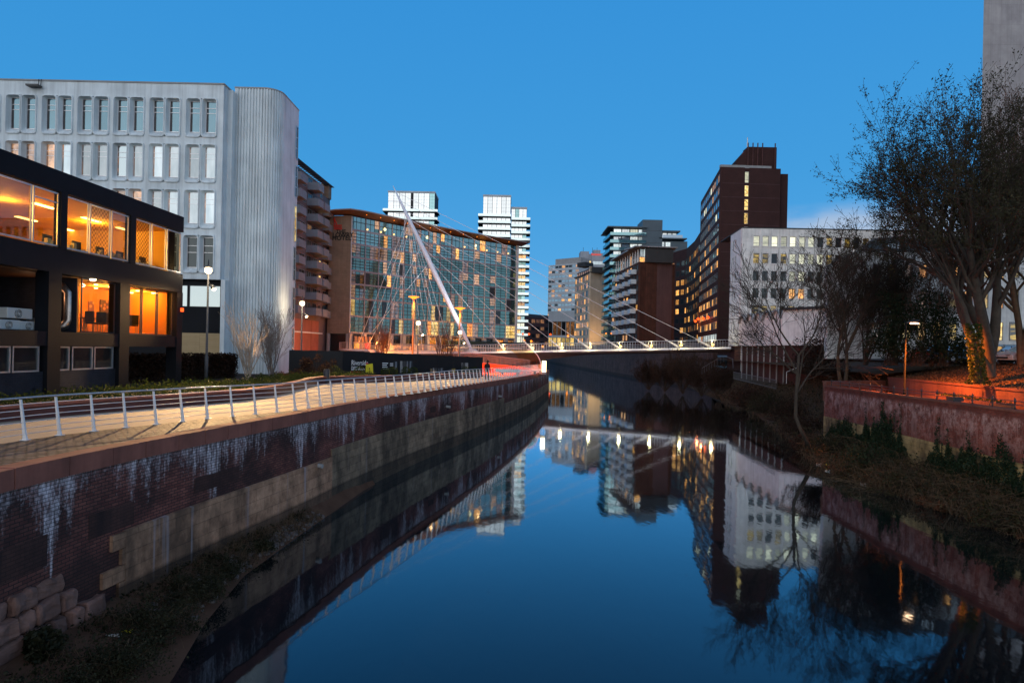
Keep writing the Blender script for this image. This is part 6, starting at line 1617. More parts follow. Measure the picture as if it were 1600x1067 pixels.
# ---- fence, handrail and steps below the pale office
M['fence_grey'] = mat('weathered_fence_steel', (.10,.10,.10), .6, .2, 2, 0)
fn = thing('white_mesh_fence', 'low pale mesh fence with thin pickets on the bank below the pale office', 'fence', P(1180, 585, 70))
fpts = [P(1145, 569, 82), P(1146, 581, 80), P(1172, 586, 72), P(1213, 594, 62)]
fpts = [Vector((p.x, p.y, p.z)) for p in fpts]
mb = MB()
for i in range(70):
    f = 1+2*i/69; k = min(int(f), 2); p = fpts[k].lerp(fpts[k+1], f-k); mb.path([p-Vector((0,0,.9)), p], .016, 3, cap=False)
mb.build('picket', M['fence_grey'], fn, uv=False, kind='stuff')
mb = MB(); mb.path(fpts[1:], .03, 4); mb.path([p-Vector((0,0,.8)) for p in fpts[1:]], .025, 4); mb.build('rail', M['fence_grey'], fn, uv=False)
hr = thing('stair_handrail', 'thin pale stepped handrail climbing the dark bank to the bridge end', 'handrail', P(1115, 565, 95))
hp_ = [P(1097, 575, 96), P(1112, 566, 94), P(1131, 555.5, 90), P(1145, 561, 84), P(1145.5, 575, 82)]
mb = MB(); mb.path(hp_, .03, 5); mb.build('rail', M['fence_grey'], hr, uv=False)
for f in range(9):
    t_ = f/8*2; k = min(int(t_), 1); p = hp_[k].lerp(hp_[k+1], t_-k); mb = MB(); mb.path([p, p-Vector((0,0,.9))], .02, 4); mb.build('post', M['fence_grey'], hr, uv=False)
hr2 = thing('bank_handrail', 'short thin pale handrail among the branches below the small leaning tree crown', 'handrail', P(1238, 578, 60))
mb = MB(); a_, b_ = P(1229, 581, 60), P(1245.5, 574.5, 58); mb.path([a_, b_], .03, 5); mb.build('rail', M['pale_stone'], hr2)
for p in (a_, b_): mb = MB(); mb.path([p, p-Vector((0,0,1.1))], .025, 4); mb.build('post', M['pale_stone'], hr2)

# ================================================================== VEGETATION
big = dict(kids=[9, 6, 5, 4], len=[.62, .62, .6, .55], ang=[.65, .7, .7, .8], up=.10, wob=.16, start=.12, zmin=9.4, segs=6, trunk_lev=1, leaf_lev=3, leaves=9, lsize=.15, lspread=.22, rr=.58, rmin=.010, taper=.42)
RND.seed(5)
tree('large_tree', 'largest tree with forked trunk and spreading thin leafed crown against the sky at right', (29.9, 40, 5.2),
     [((-.66, .1, 1.), (-.1,0,2.2), dict(up=.07)), ((-.5, -.25, 1.), (0,0,1.), dict(up=.06)), ((-.4, -.1, 1.),), ((-.12, .15, 1.),), ((.08, .2, 1.),), ((.4, 0, .9), (0, 0, 1.5))], 8.8, .34, 4, big, M['bark'], M['twig'], M['leaf_olive'])
RND.seed(8)
tree('brown_tree', 'tall reddish brown bare tree rising in front of the blank tower at the right edge', (36.6, 46, 6.0),
     [((-.34, 0, 1.),), ((.2, .1, 1.),), ((-.1, -.25, 1.),), ((-.05, .2, 1.),), ((.1, -.1, 1.),)], 10.0, .24, 4, dict(big, zmin=9.5, kids=[9, 6, 5, 4], up=.16, leaves=4, lsize=.12), M['bark_brown'], M['twig_red'], M['leaf_rust'])
RND.seed(21)
tree('ivy_clad_tree', 'shorter leaning tree with yellow green ivy wrapped round its trunk on the slope', (27.9, 38.2, 4.85),
     [((-.12, .05, 1.),)], 7.5, .24, 4, dict(big, zmin=9.,start=.72, kids=[5, 5, 4, 3], ang=[.4, .5, .6, .7], leaves=4), M['bark'], M['twig'], M['leaf_rust'])
ivr = [o for o in COL.objects if o.name == 'ivy_clad_tree'][0]
mb = MB()
for i in range(1500):
    z = U(0, 3.6)**1.0; w = U(0, 2*PI); r = .32+U(-.05, .12)+max(0, .5-z)*.5
    add_leaf(mb, Vector((27.9-.12*z+math.cos(w)*r, 38.2+math.sin(w)*r, 4.8+z)), U(.09, .19), asp=.8)
mb.build('ivy', M['leaf_green'], ivr, uv=False)
RND.seed(3)
sp2 = dict(kids=[10, 7, 6, 4], len=[.55, .6, .6, .55], ang=[.6, .6, .65, .7], up=.09, wob=.15, start=.25, segs=6, trunk_lev=0, leaf_lev=4, leaves=3, lsize=.12, lspread=.14, rr=.55, rmin=.013, taper=.4)
b1 = P(1313, 600, 52); b2 = P(1321, 600, 53)
tree('twin_stem_tree', 'left slim bare tree of two behind the far end of the red wall', (b1.x, b1.y, 4.2), [((-.22, 0, 1.),)], 6.6, .15, 4, dict(sp2, kids=[8, 6, 5, 4], up=.05), M['bark_brown'], M['twig'], M['leaf_olive'])
tree('twin_stem_tree', 'right slim bare tree of two behind the far end of the red wall', (b2.x, b2.y, 4.2), [((.1, 0, 1.),), ((.45, -.1, .9), (0,0,2.5))], 6.8, .15, 4, dict(sp2, kids=[8, 6, 5, 4], leaves=3), M['bark_brown'], M['twig'], M['leaf_olive'])
RND.seed(14)
# small leaning waterside tree: a bent stem carrying its own crown
wt = thing('leaning_waterside_tree', 'slim bare tree with bent pale trunk leaning over the water edge on the right bank', 'tree', (20.3, 43, .1))
w_, c_ = MB(), MB(); stem = [P(1263, 694, 43), P(1249, 667, 43), P(1243, 650, 43), P(1244, 615, 43), P(1246, 585, 43), P(1248, 555, 43)]
w_.path(stem, [.15, .13, .12, .11, .1, .09], 8)
for k, (dd, L) in enumerate((((-.75, .1, .9), 4.3), ((-.35, 0, 1.), 4.8), ((.1, .1, 1.), 5.2), ((.5, -.1, .9), 4.5), ((-1., 0, .55), 3.6), ((.85, .2, .8), 4.))):
    grow(w_, c_, None, stem[-1-(k % 3)], dd, L, .07, 1, 4, dict(sp2, kids=[6, 8, 7, 5], trunk_lev=1, up=.06, rmin=.012))
w_.build('trunk', M['bark'], wt, smooth=True, uv=False); c_.build('crown', M['twig'], wt, uv=False)
def bush(name, label, base, rx, ry, rz, n, m, size=.15, cat='bush', group=None, stems=40, stem_m=None, clump=9, lift=.0, zfun=None):
    root = thing(name, label, cat, base, group); b = Vector(base); ls, st = MB(), MB()
    cl = []
    for i in range(max(6, n//70)):
        v = rnd_ball(1.); v.z = abs(v.z); v *= U(.75, 1.)
        cl.append(Vector((v.x*rx, v.y*ry, v.z*rz+lift)))
    for i in range(n):
        c = RND.choice(cl); q = c + rnd_ball(min(rx, ry, rz)*.38)
        if q.z < 0: q.z = U(0, .1)
        add_leaf(ls, b+q, size*U(.6, 1.35))
    for i in range(stems):
        c = RND.choice(cl); s0 = Vector((U(-.25,.25)*rx, U(-.25,.25)*ry, -.1)); mid = s0.lerp(c, .5)+rnd_ball(.12*rx)
        st.path([b+s0, b+mid, b+c*U(.95, 1.15)], [.022, .014, .006], 3, cap=False)
    st.build('stems', stem_m or M['twig'], root, uv=False); ls.build('foliage', m, root, uv=False)
    return root
RND.seed(31)
bb_ = P(1276, 575, 60); bush('round_dark_bush', 'big round near black bush beneath the bare trees left of the red wall', (bb_.x, bb_.y, 4.6), 2.9, 2.2, 3.7, 5000, M['leaf_hedge'], .2, stems=300)
for i, (x, d, rx, rz, lab) in enumerate(((1392, 49, 2.1, 5.0, 'dark evergreen holly left of the terrace lamp head'), (1432, 48, 2.4, 6.4, 'tallest dark evergreen holly directly behind the terrace lamp'), (1470, 49, 1.9, 5.0, 'dark evergreen holly between the lamp and the ivy clad tree'))):
    q = XY(x, d); bush('holly', lab, (q.x, d, 5.8), rx, 1.8, rz, 3000, M['leaf_dark'], .21, cat='evergreen', group='dark evergreens behind the terrace', lift=.6)
def shrub(name, label, base, h, spread, m, nst=14, group=None, leafm=None, r=.03, cat='shrub', kids=(5, 4, 3), lv=3):
    root = thing(name, label, cat, base, group); w_, c_, l_ = MB(), MB(), MB()
    for i in range(nst):
        a = U(0, 2*PI); k = U(.2, 1)*spread
        grow(w_, c_, l_ if leafm else None, Vector(base)+Vector((U(-.12,.12), U(-.12,.12), 0)), (math.cos(a)*k, math.sin(a)*k, 1), h*U(.55, .75), r, 0, lv, dict(kids=list(kids), len=[.5, .5, .5], ang=[.4, .45, .5], up=.08, wob=.12, start=.25, segs=5, trunk_lev=0, rr=.5, rmin=.008, taper=.3, leaf_lev=lv, leaves=3, lsize=.12, lspread=.1))
    w_.build('stems', m, root, uv=False); c_.build('twigs', m, root, uv=False)
    if leafm: l_.build('leaves', leafm, root, uv=False)
    return root
RND.seed(17)
shrub('birch_shrub', 'bright pale multi stemmed birch fanning out in front of the fluted white tower', (P(388, 600, 41).x, 41, ZP+.3), 4.1, .46, M['bark_pale'], 15, r=.045, kids=(4, 3, 2))
shrub('birch_shrub', 'duller grey multi stemmed birch standing to the right of the bright birch', (P(424, 598, 45).x, 45, ZP+.3), 4.6, .42, mat('grey_birch', (.2,.17,.15), .9, .3, 3, .2), 16, r=.04)
for i, (x, d, lab) in enumerate(((592, 112, 'orange glowing bare tree behind the left stay cables'), (603, 114, 'orange glowing bare tree left of the taller orange lamp'), (688, 114, 'orange glowing bare tree left of the mast foot'), (700, 116, 'orange glowing bare tree right beside the mast foot'))):
    shrub('landing_tree', lab, (XY(x, d).x, d, ZP), 6.5, .5, M['twig_red'], 7, 'small trees at the bridge landing', r=.07, cat='tree', kids=(6, 5, 3))
    l_ = None
RND.seed(23)
for i, (x, d, h, m, lm, lab) in enumerate(((1352, 54, 8.5, 'twig', 'leaf_olive', 'olive bare thicket tree rising left of the hollies'), (1400, 55, 9.5, 'twig', 'leaf_olive', 'olive bare thicket tree rising behind the left holly'), (1455, 53, 9.0, 'twig_red', 'leaf_rust', 'rust brown bare thicket tree rising behind the hollies on the right'))):
    shrub('thicket_tree', lab, (XY(x, d).x, d, 5.6), h, .42, M[m], 12, 'bare thicket trees before the curved roof building', M[lm], r=.06, cat='tree', kids=(7, 6, 4))
# hedge and planting bed on the left
RND.seed(9)
hg = thing('clipped_hedge', 'long brown clipped hedge behind the planting beside the black building', 'hedge', (-20, 42, ZP+.3))
HG = Wall(XY(205, 36.8), XY(372, 45)); mb = MB()
for i in range(11000):
    s = U(0, HG.L); n = U(-1.1, .05); z = ZP+.2+U(0, 1)**.6*1.75
    if U(0,1) < .75: n = U(-.15, .08) if U(0,1) < .7 else n
    add_leaf(mb, HG.p(s, z+U(-.1,.12), n), U(.09, .2), asp=.7)
mb.build('foliage', M['leaf_hedge'], hg, uv=False)
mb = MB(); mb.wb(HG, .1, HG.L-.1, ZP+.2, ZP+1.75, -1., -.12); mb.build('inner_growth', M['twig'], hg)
mb = MB()                                                # low leafy ground cover along the planter
pc_ = cum(PLANT)
for i in range(15000):
    s = U(0, pc_[-1]*.72); q, tt = on_line(PLANT, pc_, s); nn = right_of(tt); o_ = -.4-abs(U(0, 1))**1.3*(5.5 if s < pc_[-1]*.5 else 3)
    h = .12+.32*abs(math.sin(s*2.1)*math.sin(o_*3+s))+U(0,.15)
    add_leaf(mb, Vector((q.x+nn.x*o_, q.y+nn.y*o_, ZP+.32+h*U(.3, 1))), U(.07, .17), asp=.6)
o = mb.build('ground_cover', M['leaf_green'], uv=False, kind='stuff'); o['label'] = 'low glossy green planting along the planter wall'
for i, (x, y, d, r) in enumerate(((522, 590, 51.5, .5), (561, 590.5, 53.5, .45), (602, 591, 56, .4), (614, 590.5, 57, .42), (634, 589.5, 59, .42), (646, 589, 60, .4), (727, 584, 66, .42), (741, 583.5, 67.2, .42))):
    b = P(x, y, d); nm = ['rightmost', ''][0]
    labs = ['clipped green ball shrub nearest the dim trees, leftmost of the hoarding row', 'bright clipped ball shrub below the Riverside lettering', 'clipped ball shrub under the left end of the long grey poster', 'clipped ball shrub under the middle of the long grey poster', 'clipped ball shrub left of the lamp post at the hoarding', 'clipped ball shrub hard against the lamp post at the hoarding', 'clipped ball shrub second from the river end of the hoarding', 'clipped ball shrub at the river end of the hoarding']
    rt = thing('ball_shrub', labs[i], 'shrub', (b.x, b.y, ZP+.3), 'clipped ball shrubs along the black hoarding'); mb = MB()
    for k in range(420): v = rnd_ball(1.).normalized()*r*U(.85, 1.05); add_leaf(mb, Vector((b.x, b.y, ZP+.3+r*.8))+v, U(.06, .11), asp=.8)
    mb.build('foliage', M['leaf_green'], rt, uv=False)
    mb = MB(); mb.path([(b.x, b.y, ZP), (b.x, b.y, ZP+.3+r*.6)], .04, 5); mb.build('stem', M['twig'], rt)
bush('dim_tree', 'dim leafy thicket in front of the left part of the hoarding', (XY(495, 50).x, 50, ZP), 2.0, 1.0, 2.1, 2600, M['leaf_hedge'], .16, cat='shrub', stems=120)
bush('flower_shrub', 'low brown planting at the foot of the fluted tower corner', (XY(452, 47.5).x, 47.5, ZP), 1.2, .8, .9, 900, M['leaf_rust'], .13, cat='shrub', stems=60)

# ---- left mud bank with weeds and rubble
MBK = [Vector(p) for p in ((-6.9, 3), (-7.0, 9), (-7.1, 13.1), (-7.7, 16), (-8.05, 19.3), (-7.75, 23.5), (-7.35, 28), (-7.1, 31), (-6.7, 33.5))]
def mud_z(x, y):
    e, w = xat(MBK, y), xat(WALL, y); f = min(max((e-x)/max(e-w, .3), -.4), 1); return -.67 + .42*f + nz(x, y, 1.6)*.07*max(f, 0)
grid_sheet('mud_bank', [3+i*.4 for i in range(75)], lambda y, t: xat(WALL, y)+.02+t*(xat(MBK, y)+.5-xat(WALL, y)), mud_z, 14, M['mud'])
def on_mud(fx, y): x = xat(MBK, y)+(xat(WALL, y)-xat(MBK, y))*fx; return Vector((x, y, mud_z(x, y)))
RND.seed(77)
weed = [(.42, 11.2, 1.2, .8, 'largest dark green weed clump at the bottom of the mud bank nearest the water'), (.32, 13.2, 1.25, .75, 'broad dark green weed clump in the middle of the mud bank'), (.3, 15.2, 1.2, .7, 'scrubby weed clump spreading below the white lime streak'), (.28, 17.2, 1.0, .55, 'low weed clump where the mud bank narrows'), (.35, 19.0, .8, .45, 'small weed clump below the tan stone blocks'), (.86, 10.0, .6, .5, 'big leaved plant at the left edge against the rough footing stones'), (.85, 13.6, .45, .55, 'small leafy plant tucked against the footing stones'), (.3, 21.2, .7, .35, 'far low weed patch at the thin end of the mud bank')]
for fx, y, r, h, lab in weed:
    q = on_mud(fx, y); bush('weed_clump', lab, (q.x, q.y, q.z), r, r*.95, h, int(4200*r), M['leaf_weed'], .06 if r > .65 else .13, cat='weeds', group='weed clumps on the left mud bank', stems=int(60*r), stem_m=M['dry'])
mb = MB()
for i in range(520):
    y = RND.choice((U(16, 20), U(19, 26), U(21, 24))); q = on_mud(U(.02, .6), y); s = .02+.09*U(0,1)**3
    k = len(mb.v); n_ = 6
    a0 = U(0, 6)
    mb.prism([(q.x+math.cos(a0+2*PI*j/n_)*s*U(.7,1.2), q.y+math.sin(a0+2*PI*j/n_)*s*U(.7,1.2)) for j in range(n_)], q.z-.03, [q.z+s*U(.2,1.1) for _ in range(n_)])
mb.build('rubble', mat('pale_rubble', (.12,.095,.085), .9, .75, 7, .4), kind='stuff', uv=False)
mb = MB()
for i in range(500):
    y = U(15, 26); q = on_mud(U(.0, .9), y); a = U(0, 2*PI); l = U(.15, .5)
    mb.path([q, q+Vector((math.cos(a)*l*.4, math.sin(a)*l*.4, l*.6)), q+Vector((math.cos(a)*l, math.sin(a)*l, l*U(.3,.9)))], [.006, .005, .003], 3, cap=False)
mb.build('dry_grass', M['dry'], kind='stuff', uv=False)
for (fx, y, s, lab) in ((.55, 14.6, .18, 'white scrap of plastic on the mud below the thick lime streak'), (.5, 14.9, .12, 'orange tipped wrapper beside the white scrap on the mud')):
    q = on_mud(fx, y); mb = MB(); mb.prism([(q.x-s, q.y-.03), (q.x+s, q.y-.06), (q.x+s*.8, q.y+.05), (q.x-s*.7, q.y+.04)], q.z+.01, [q.z+.04, q.z+.08, q.z+.05, q.z+.03]); tag(mb.build('litter', M['plastic_white'] if s > .15 else M['yellow_poster'], loc=q), lab, 'litter')

mb, mb2 = MB(), MB()
for i in range(90):
    fx, y = U(.0, 1)**.8*.95, 9+U(0, 1)*17; c0 = on_mud(fx, y); k_ = RND.randrange(20, 90); r_ = U(.15, .6)
    for k in range(k_): q = c0+Vector((RND.gauss(0, r_*.6), RND.gauss(0, r_*.6), 0)); q.z = mud_z(min(q.x, xat(MBK, q.y)+.1), q.y)+abs(RND.gauss(0, .09)); add_leaf(mb, q, U(.03, .08)*(1+.5*(fx > .5)), asp=.6)
    for k in range(k_//6):
        q = c0+Vector((RND.gauss(0, r_*.5), RND.gauss(0, r_*.5), 0)); a = U(0, 6.3); l = U(.15, .5)
        mb2.path([q, q+Vector((math.cos(a)*l*.3, math.sin(a)*l*.3, l*.8)), q+Vector((math.cos(a)*l, math.sin(a)*l, l*U(.3, 1.)))], [.006, .004, .002], 3, cap=False)
mb.build('mud_weeds', M['leaf_weed'], kind='stuff', uv=False); mb2.build('mud_stalks', M['dry'], kind='stuff', uv=False)
mb = MB()
for i in range(7000):
    y = U(20, 52); b_ = xat(BK, y); x = b_+.1+U(0, 1)*8; add_leaf(mb, Vector((x, y, slope_z(x, y)+U(0, .08))), U(.08, .2), asp=.7)
mb.build('leaf_litter', leaf('slope_leaves', (.06,.035,.02), (.16,.095,.05)), kind='stuff', uv=False)
# ---- right bank undergrowth, ivy, brambles
RND.seed(41)
mb, mb2 = MB(), MB()
for i in range(5200):
    y = 16+U(0, 1)**1.4*80 if U(0,1) < .8 else U(18, 36); w = xw(y); T = (rwx(y)-w-.1) if y < 47 else 13
    x = w + U(0, 1)*T; q = Vector((x, y, bank_z(x, y))); a = U(0, 2*PI); l = U(.25, .9)*(1+y/80)
    p1 = q+Vector((math.cos(a)*l*.35, math.sin(a)*l*.35, l*.7)); mb.path([q, p1, q+Vector((math.cos(a)*l, math.sin(a)*l, l*U(.2,.9)))], [.009*(1+y/60), .007*(1+y/60), .004], 3, cap=False)
    if U(0,1) < .6:
        for k in range(4): add_leaf(mb2, p1+rnd_ball(.3), U(.06, .16)*(1+y/90))
mb.build('dead_stems', M['dry'], kind='stuff', uv=False)
mb2.build('undergrowth', M['leaf_weed'], kind='stuff', uv=False)
mb = MB()
for i in range(9000):
    y = U(18, 60); w = xw(y); T = (rwx(y)-w-.1) if y < 47 else 9
    x = w + .1+U(0, 1)*T; q = Vector((x, y, bank_z(x, y)+U(0, .12))); add_leaf(mb, q, U(.06, .15), asp=.7)
mb.build('fallen_leaves', M['leaf_rust'], kind='stuff', uv=False)
brm = [(19.6, 23.5, 1.5, 1.0, 'leaf_rust', 'brown bramble mound at the right edge of the waterline'), (20.4, 26.6, 1.4, 1.1, 'leaf_weed', 'green tinted bramble mound below the stone base near the right edge'), (19.3, 29.6, 1.3, .9, 'leaf_rust', 'tangled brown bramble hanging over the water before the stone base'), (20.0, 33.0, 1.5, 1.2, 'leaf_weed', 'bramble mound in front of the left end of the yellow stone'), (18.6, 36.5, 1.3, .9, 'leaf_weed', 'low bramble mound by the water under the ivy mass'), (21.2, 38.2, 1.6, 1.5, 'leaf_ivy', 'dark green bramble against the red wall left of the ivy mass'), (21.6, 43.0, 1.5, 1.3, 'leaf_weed', 'bramble by the foot of the leaning waterside tree'), (22.0, 47.0, 1.6, 1.2, 'leaf_hedge', 'dark bramble at the far end of the red wall'), (24.5, 54., 2.0, 1.8, 'leaf_hedge', 'dark scrub on the bank beyond the leaning tree'), (27., 62., 2.6, 2.2, 'leaf_hedge', 'dark scrub mass below the pale mesh fence'), (29.2, 72., 3.0, 2.4, 'leaf_weed', 'greenish scrub mass on the bank below the annexe'), (31., 83., 3.2, 3.0, 'leaf_hedge', 'brown scrub mass at the foot of the pale office'), (21.0, 30.5, 1.0, .9, 'leaf_weed', 'weedy mound touching the yellow stone base')]
for x, y, r, h, m, lab in brm:
    x = max(x, xw(y)+.6); bush('bramble_mound', lab, (x, y, bank_z(x, y)), r, r*1.1, h*(.8 if y < 37 else 1), int((700 if 'rust' in m else 1500)*r), M[m], .065+.0012*y, cat='bramble', group='bramble mounds on the right bank', stems=int((330 if 'rust' in m else 150)*r), stem_m=M['dry'] if 'rust' in m else M['twig'])
for i, (x, d, h, lab) in enumerate(((1015, 116, 5.5, 'bare brown bush at the far waterline, leftmost below the bridge'), (1040, 112, 6.2, 'bare brown bush second from the left below the bridge'), (1068, 107, 7.5, 'taller bare bush below the sixth bridge lamp'), (1098, 102, 6.5, 'bare bush at the foot of the stepped handrail'), (1124, 96, 5.5, 'bare bush right of the stepped handrail foot'))):
    q = XY(x, d); shrub('bank_bush', lab, (q.x, d, max(-.5, bank_z(q.x, d))), h*.85, 1.15, M['twig'], 26, 'bare bushes along the far right bank', M['leaf_hedge'], r=.04, kids=(7, 6, 4))
# ivy on the red wall
def ivy(label, ya, yb, zlo, prof, n):
    zlo -= .5; prof = (prof[0]+.5, prof[1])
    y0 = (ya+yb)/2; root = thing('wall_ivy', label, 'ivy', (rwx(y0)-.1, y0, zlo), 'ivy clumps climbing the red retaining wall'); mb = MB(); st = MB()
    fingers = [(ya+(yb-ya)*(i+U(.1, .9))/prof[1], U(.35, 1.)) for i in range(prof[1])]
    fingers = [(fy, fh*U(.7, 1.1)) for fy, fh in fingers]
    for fy, fh in fingers:
        st.path([(rwx(fy)-.1, fy, zlo), (rwx(fy)-.1, fy+U(-.1,.1), zlo+fh*prof[0])], .012, 3)
    ph = U(0, 6)
    for i in range(n):
        if RND.random() < .9:                                      # the hanging mass
            y = U(ya-.7, yb+.7); e = min(1, (y-ya+.7)/.9, (yb+.7-y)/.9)**.8
            env = prof[0]*e*(.5+.2*math.sin(y*1.9+ph)+.13*math.sin(y*6.3+ph*2)+.16*math.sin(y*17+ph)*math.sin(y*29)); t = U(0, 1)**.75; z = zlo+t*env; d_ = .28*(1-t)+.05
        else:                                                      # strands climbing out of it
            fy, fh = RND.choice(fingers); t = U(.2, 1); y = fy+RND.gauss(0, 1)*.05+.06*math.sin(t*9+fy*5); z = zlo+t*fh*prof[0]; d_ = .05
        add_leaf(mb, Vector((rwx(y)-.1-U(0, d_+.04), y, z)), U(.05, .115), asp=.85)
    st.build('stems', M['twig'], root, uv=False); mb.build('leaves', M['leaf_ivy'], root, uv=False)
ivy('thickest dark ivy mass hanging from near the top of the red wall', 37.2, 41.6, .9, (3.0, 12), 9500)
ivy('thin tapering ivy strand left of the yellow stone base right part', 32.6, 34.0, .9, (2.7, 5), 2600)
ivy('ivy clump with pointed strands on the red wall near the right edge', 28.3, 31.6, .8, (2.6, 10), 6500)
ivy('low ivy fringe at the far end of the red wall', 42.5, 46.5, .9, (1.6, 10), 3600)
ivy('ivy fringe cut by the right edge of the view', 25.4, 28.0, .8, (2.4, 9), 4200)
lit_ = [(19.4, 41.2, 'white scrap of litter on the bank beside the leaning trunk', 'plastic_white'), (20.2, 40.6, 'yellow green scrap of litter right of the leaning trunk', 'yellow_poster'), (18.3, 39.0, 'grey white scrap at the waterline below the leaning tree', 'plastic_white'), (18.1, 35.2, 'pale crumpled scrap among branches at the waterline', 'plastic_white')]
for x, y, lab, m in lit_:
    x = max(x, xw(y)+.25); z = bank_z(x, y); mb = MB(); mb.prism([(x-.14, y-.1), (x+.13, y-.08), (x+.1, y+.12), (x-.1, y+.1)], z+.02, [z+.12, z+.2, z+.1, z+.16]); tag(mb.build('litter', M[m], loc=(x, y, z)), lab, 'litter')
mb = MB()
for i in range(60): y = U(33, 36.5); x = xw(y)+U(-.3, .5); z = bank_z(x, y); a = U(0, 6.3); l = U(.4, 1.3); mb.path([(x, y, z+.05), (x+math.cos(a)*l*.6-.2, y+math.sin(a)*l*.5, z+.25), (x+math.cos(a)*l-.5, y+math.sin(a)*l, z+U(0,.4))], [.014, .01, .005], 3, cap=False)
mb.build('driftwood_twigs', M['dry'], kind='stuff', uv=False)
# the promenade falls gently towards the bridge: lower everything that stands on it accordingly
def fall(y): return min(max((y-45)*.0103, 0), .66)
def fall_mesh(o, zmin=2.0):
    base = Vector((0,0,0)); q = o
    while q is not None: base = base + q.location; q = q.parent
    for v in o.data.vertices:
        if v.co.z + base.z > zmin: v.co.z -= fall(v.co.y + base.y)
for o in list(COL.objects):
    r = o.parent.name.split('.')[0] if o.parent else ''
    n_ = o.name.split('.')[0]
    if o.type == 'MESH' and (r in ('quay_wall', 'promenade_railing', 'planter_wall', 'site_hoarding', 'terrace_ramp') or n_ in ('promenade_path', 'cobbled_edge', 'planting_bed', 'ground', 'lower_terrace', 'ground_cover')): fall_mesh(o)
    elif not o.parent and (n_ in ('person', 'ball_shrub', 'glowing_bollard', 'notice_board', 'bollard', 'dim_tree', 'flower_shrub') or (n_ in ('street_lamp', 'terrace_bench') and o.location.x < 10)): o.location.z -= fall(o.location.y)
# ================================================================== WATER, SKY, LIGHT, CAMERA
def water_mat():
    t = NT('river_water'); p = t.pos()
    h = t.math('ADD', t.noise(t.mapped(p, (1., .4, 1.)), .5, 4, .6), t.math('MULTIPLY', t.noise(t.mapped(p, (1., .5, 1.)), 3.2, 2), .12))
    nb = t.bump(h, .15, .05)
    g = t.n('BsdfGlossy'); t.set(g, 'Color', (.78,.91,1.)); g.inputs['Roughness'].default_value = .04; t.set(g, 'Normal', nb)
    d = t.n('BsdfDiffuse'); t.set(d, 'Color', (.004,.006,.008))
    lw = t.n('LayerWeight'); lw.inputs['Blend'].default_value = .5; t.set(lw, 'Normal', nb)
    fac = t.math('MINIMUM', t.math('POWER', 2.718, t.math('MULTIPLY', t.math('SUBTRACT', t.math('SUBTRACT', 1., lw.outputs['Facing']), .13), -6.4)), .96)
    m = t.n('MixShader'); t.set(m, 0, fac); t.set(m, 1, d.outputs[0]); t.set(m, 2, g.outputs[0])
    return t.done(m.outputs[0])
mb = MB(); ZW = -.7; mb.face((-60, -80, ZW), (120, -80, ZW), (120, 460, ZW), (-60, 460, ZW)); struct(mb, 'river', water_mat())
mb = MB(); mb.face((-4000, -4000, -2.5), (4000, -4000, -2.5), (4000, 6000, -2.5), (-4000, 6000, -2.5)); struct(mb, 'terrain', M['tarmac'])

SUN_EL, SUN_AZ = math.radians(9), math.radians(205)        # afterglow low behind the viewer
w = bpy.data.worlds.new('World'); scene.world = w; w.use_nodes = True
nt = w.node_tree; nt.nodes.clear()
def N(t, **k):
    n = nt.nodes.new('ShaderNode'+t)
    for a, b in k.items(): setattr(n, a, b)
    return n
def lk(a, b): nt.links.new(a, b)
def MT(op, a, b=0., clamp=False):
    n = N('Math', operation=op); n.use_clamp = clamp
    for i, v in enumerate((a, b)):
        if isinstance(v, bpy.types.NodeSocket): lk(v, n.inputs[i])
        else: n.inputs[i].default_value = v
    return n.outputs[0]
def RP(f, stops):
    n = N('ValToRGB'); e = n.color_ramp.elements
    while len(e) < len(stops): e.new(.5)
    for i, (p, c) in enumerate(stops): e[i].position = p; e[i].color = (*c, 1) if hasattr(c, '__len__') else (c, c, c, 1)
    lk(f, n.inputs[0]); return n.outputs[0]
def MX(f, a, b, bl='MIX'):
    n = N('MixRGB', blend_type=bl)
    for i, v in enumerate((f, a, b)):
        if isinstance(v, bpy.types.NodeSocket): lk(v, n.inputs[i])
        else: n.inputs[i].default_value = (*v, 1) if hasattr(v, '__len__') else v
    return n.outputs[0]
tc = N('TexCoord'); sep = N('SeparateXYZ'); lk(tc.outputs['Generated'], sep.inputs[0])
X_, Y_, Z_ = sep.outputs
sky = N('TexSky'); sky.sky_type = 'NISHITA'; sky.sun_disc = False; sky.sun_elevation = SUN_EL; sky.sun_rotation = SUN_AZ; sky.ozone_density = 4.; sky.dust_density = .5
blue = RP(Z_, [(0., (.20,.48,.76)), (.06, (.14,.415,.72)), (.14, (.062,.335,.70)), (.26, (.043,.305,.675)), (.5, (.031,.268,.66)), (.62, (.05,.21,.52)), (.8, (.15,.20,.33)), (1., (.17,.20,.29))])
# afterglow on the half of the sky behind the viewer
back = MT('MULTIPLY', RP(MT('ADD', MT('MULTIPLY', Y_, -.5), .5), [(.42, 0.), (.92, 1.)]), RP(Z_, [(.0, 1.), (.18, .95), (.42, .45), (.75, .0)]))
col = MX(back, blue, (1.12,1.20,1.27))
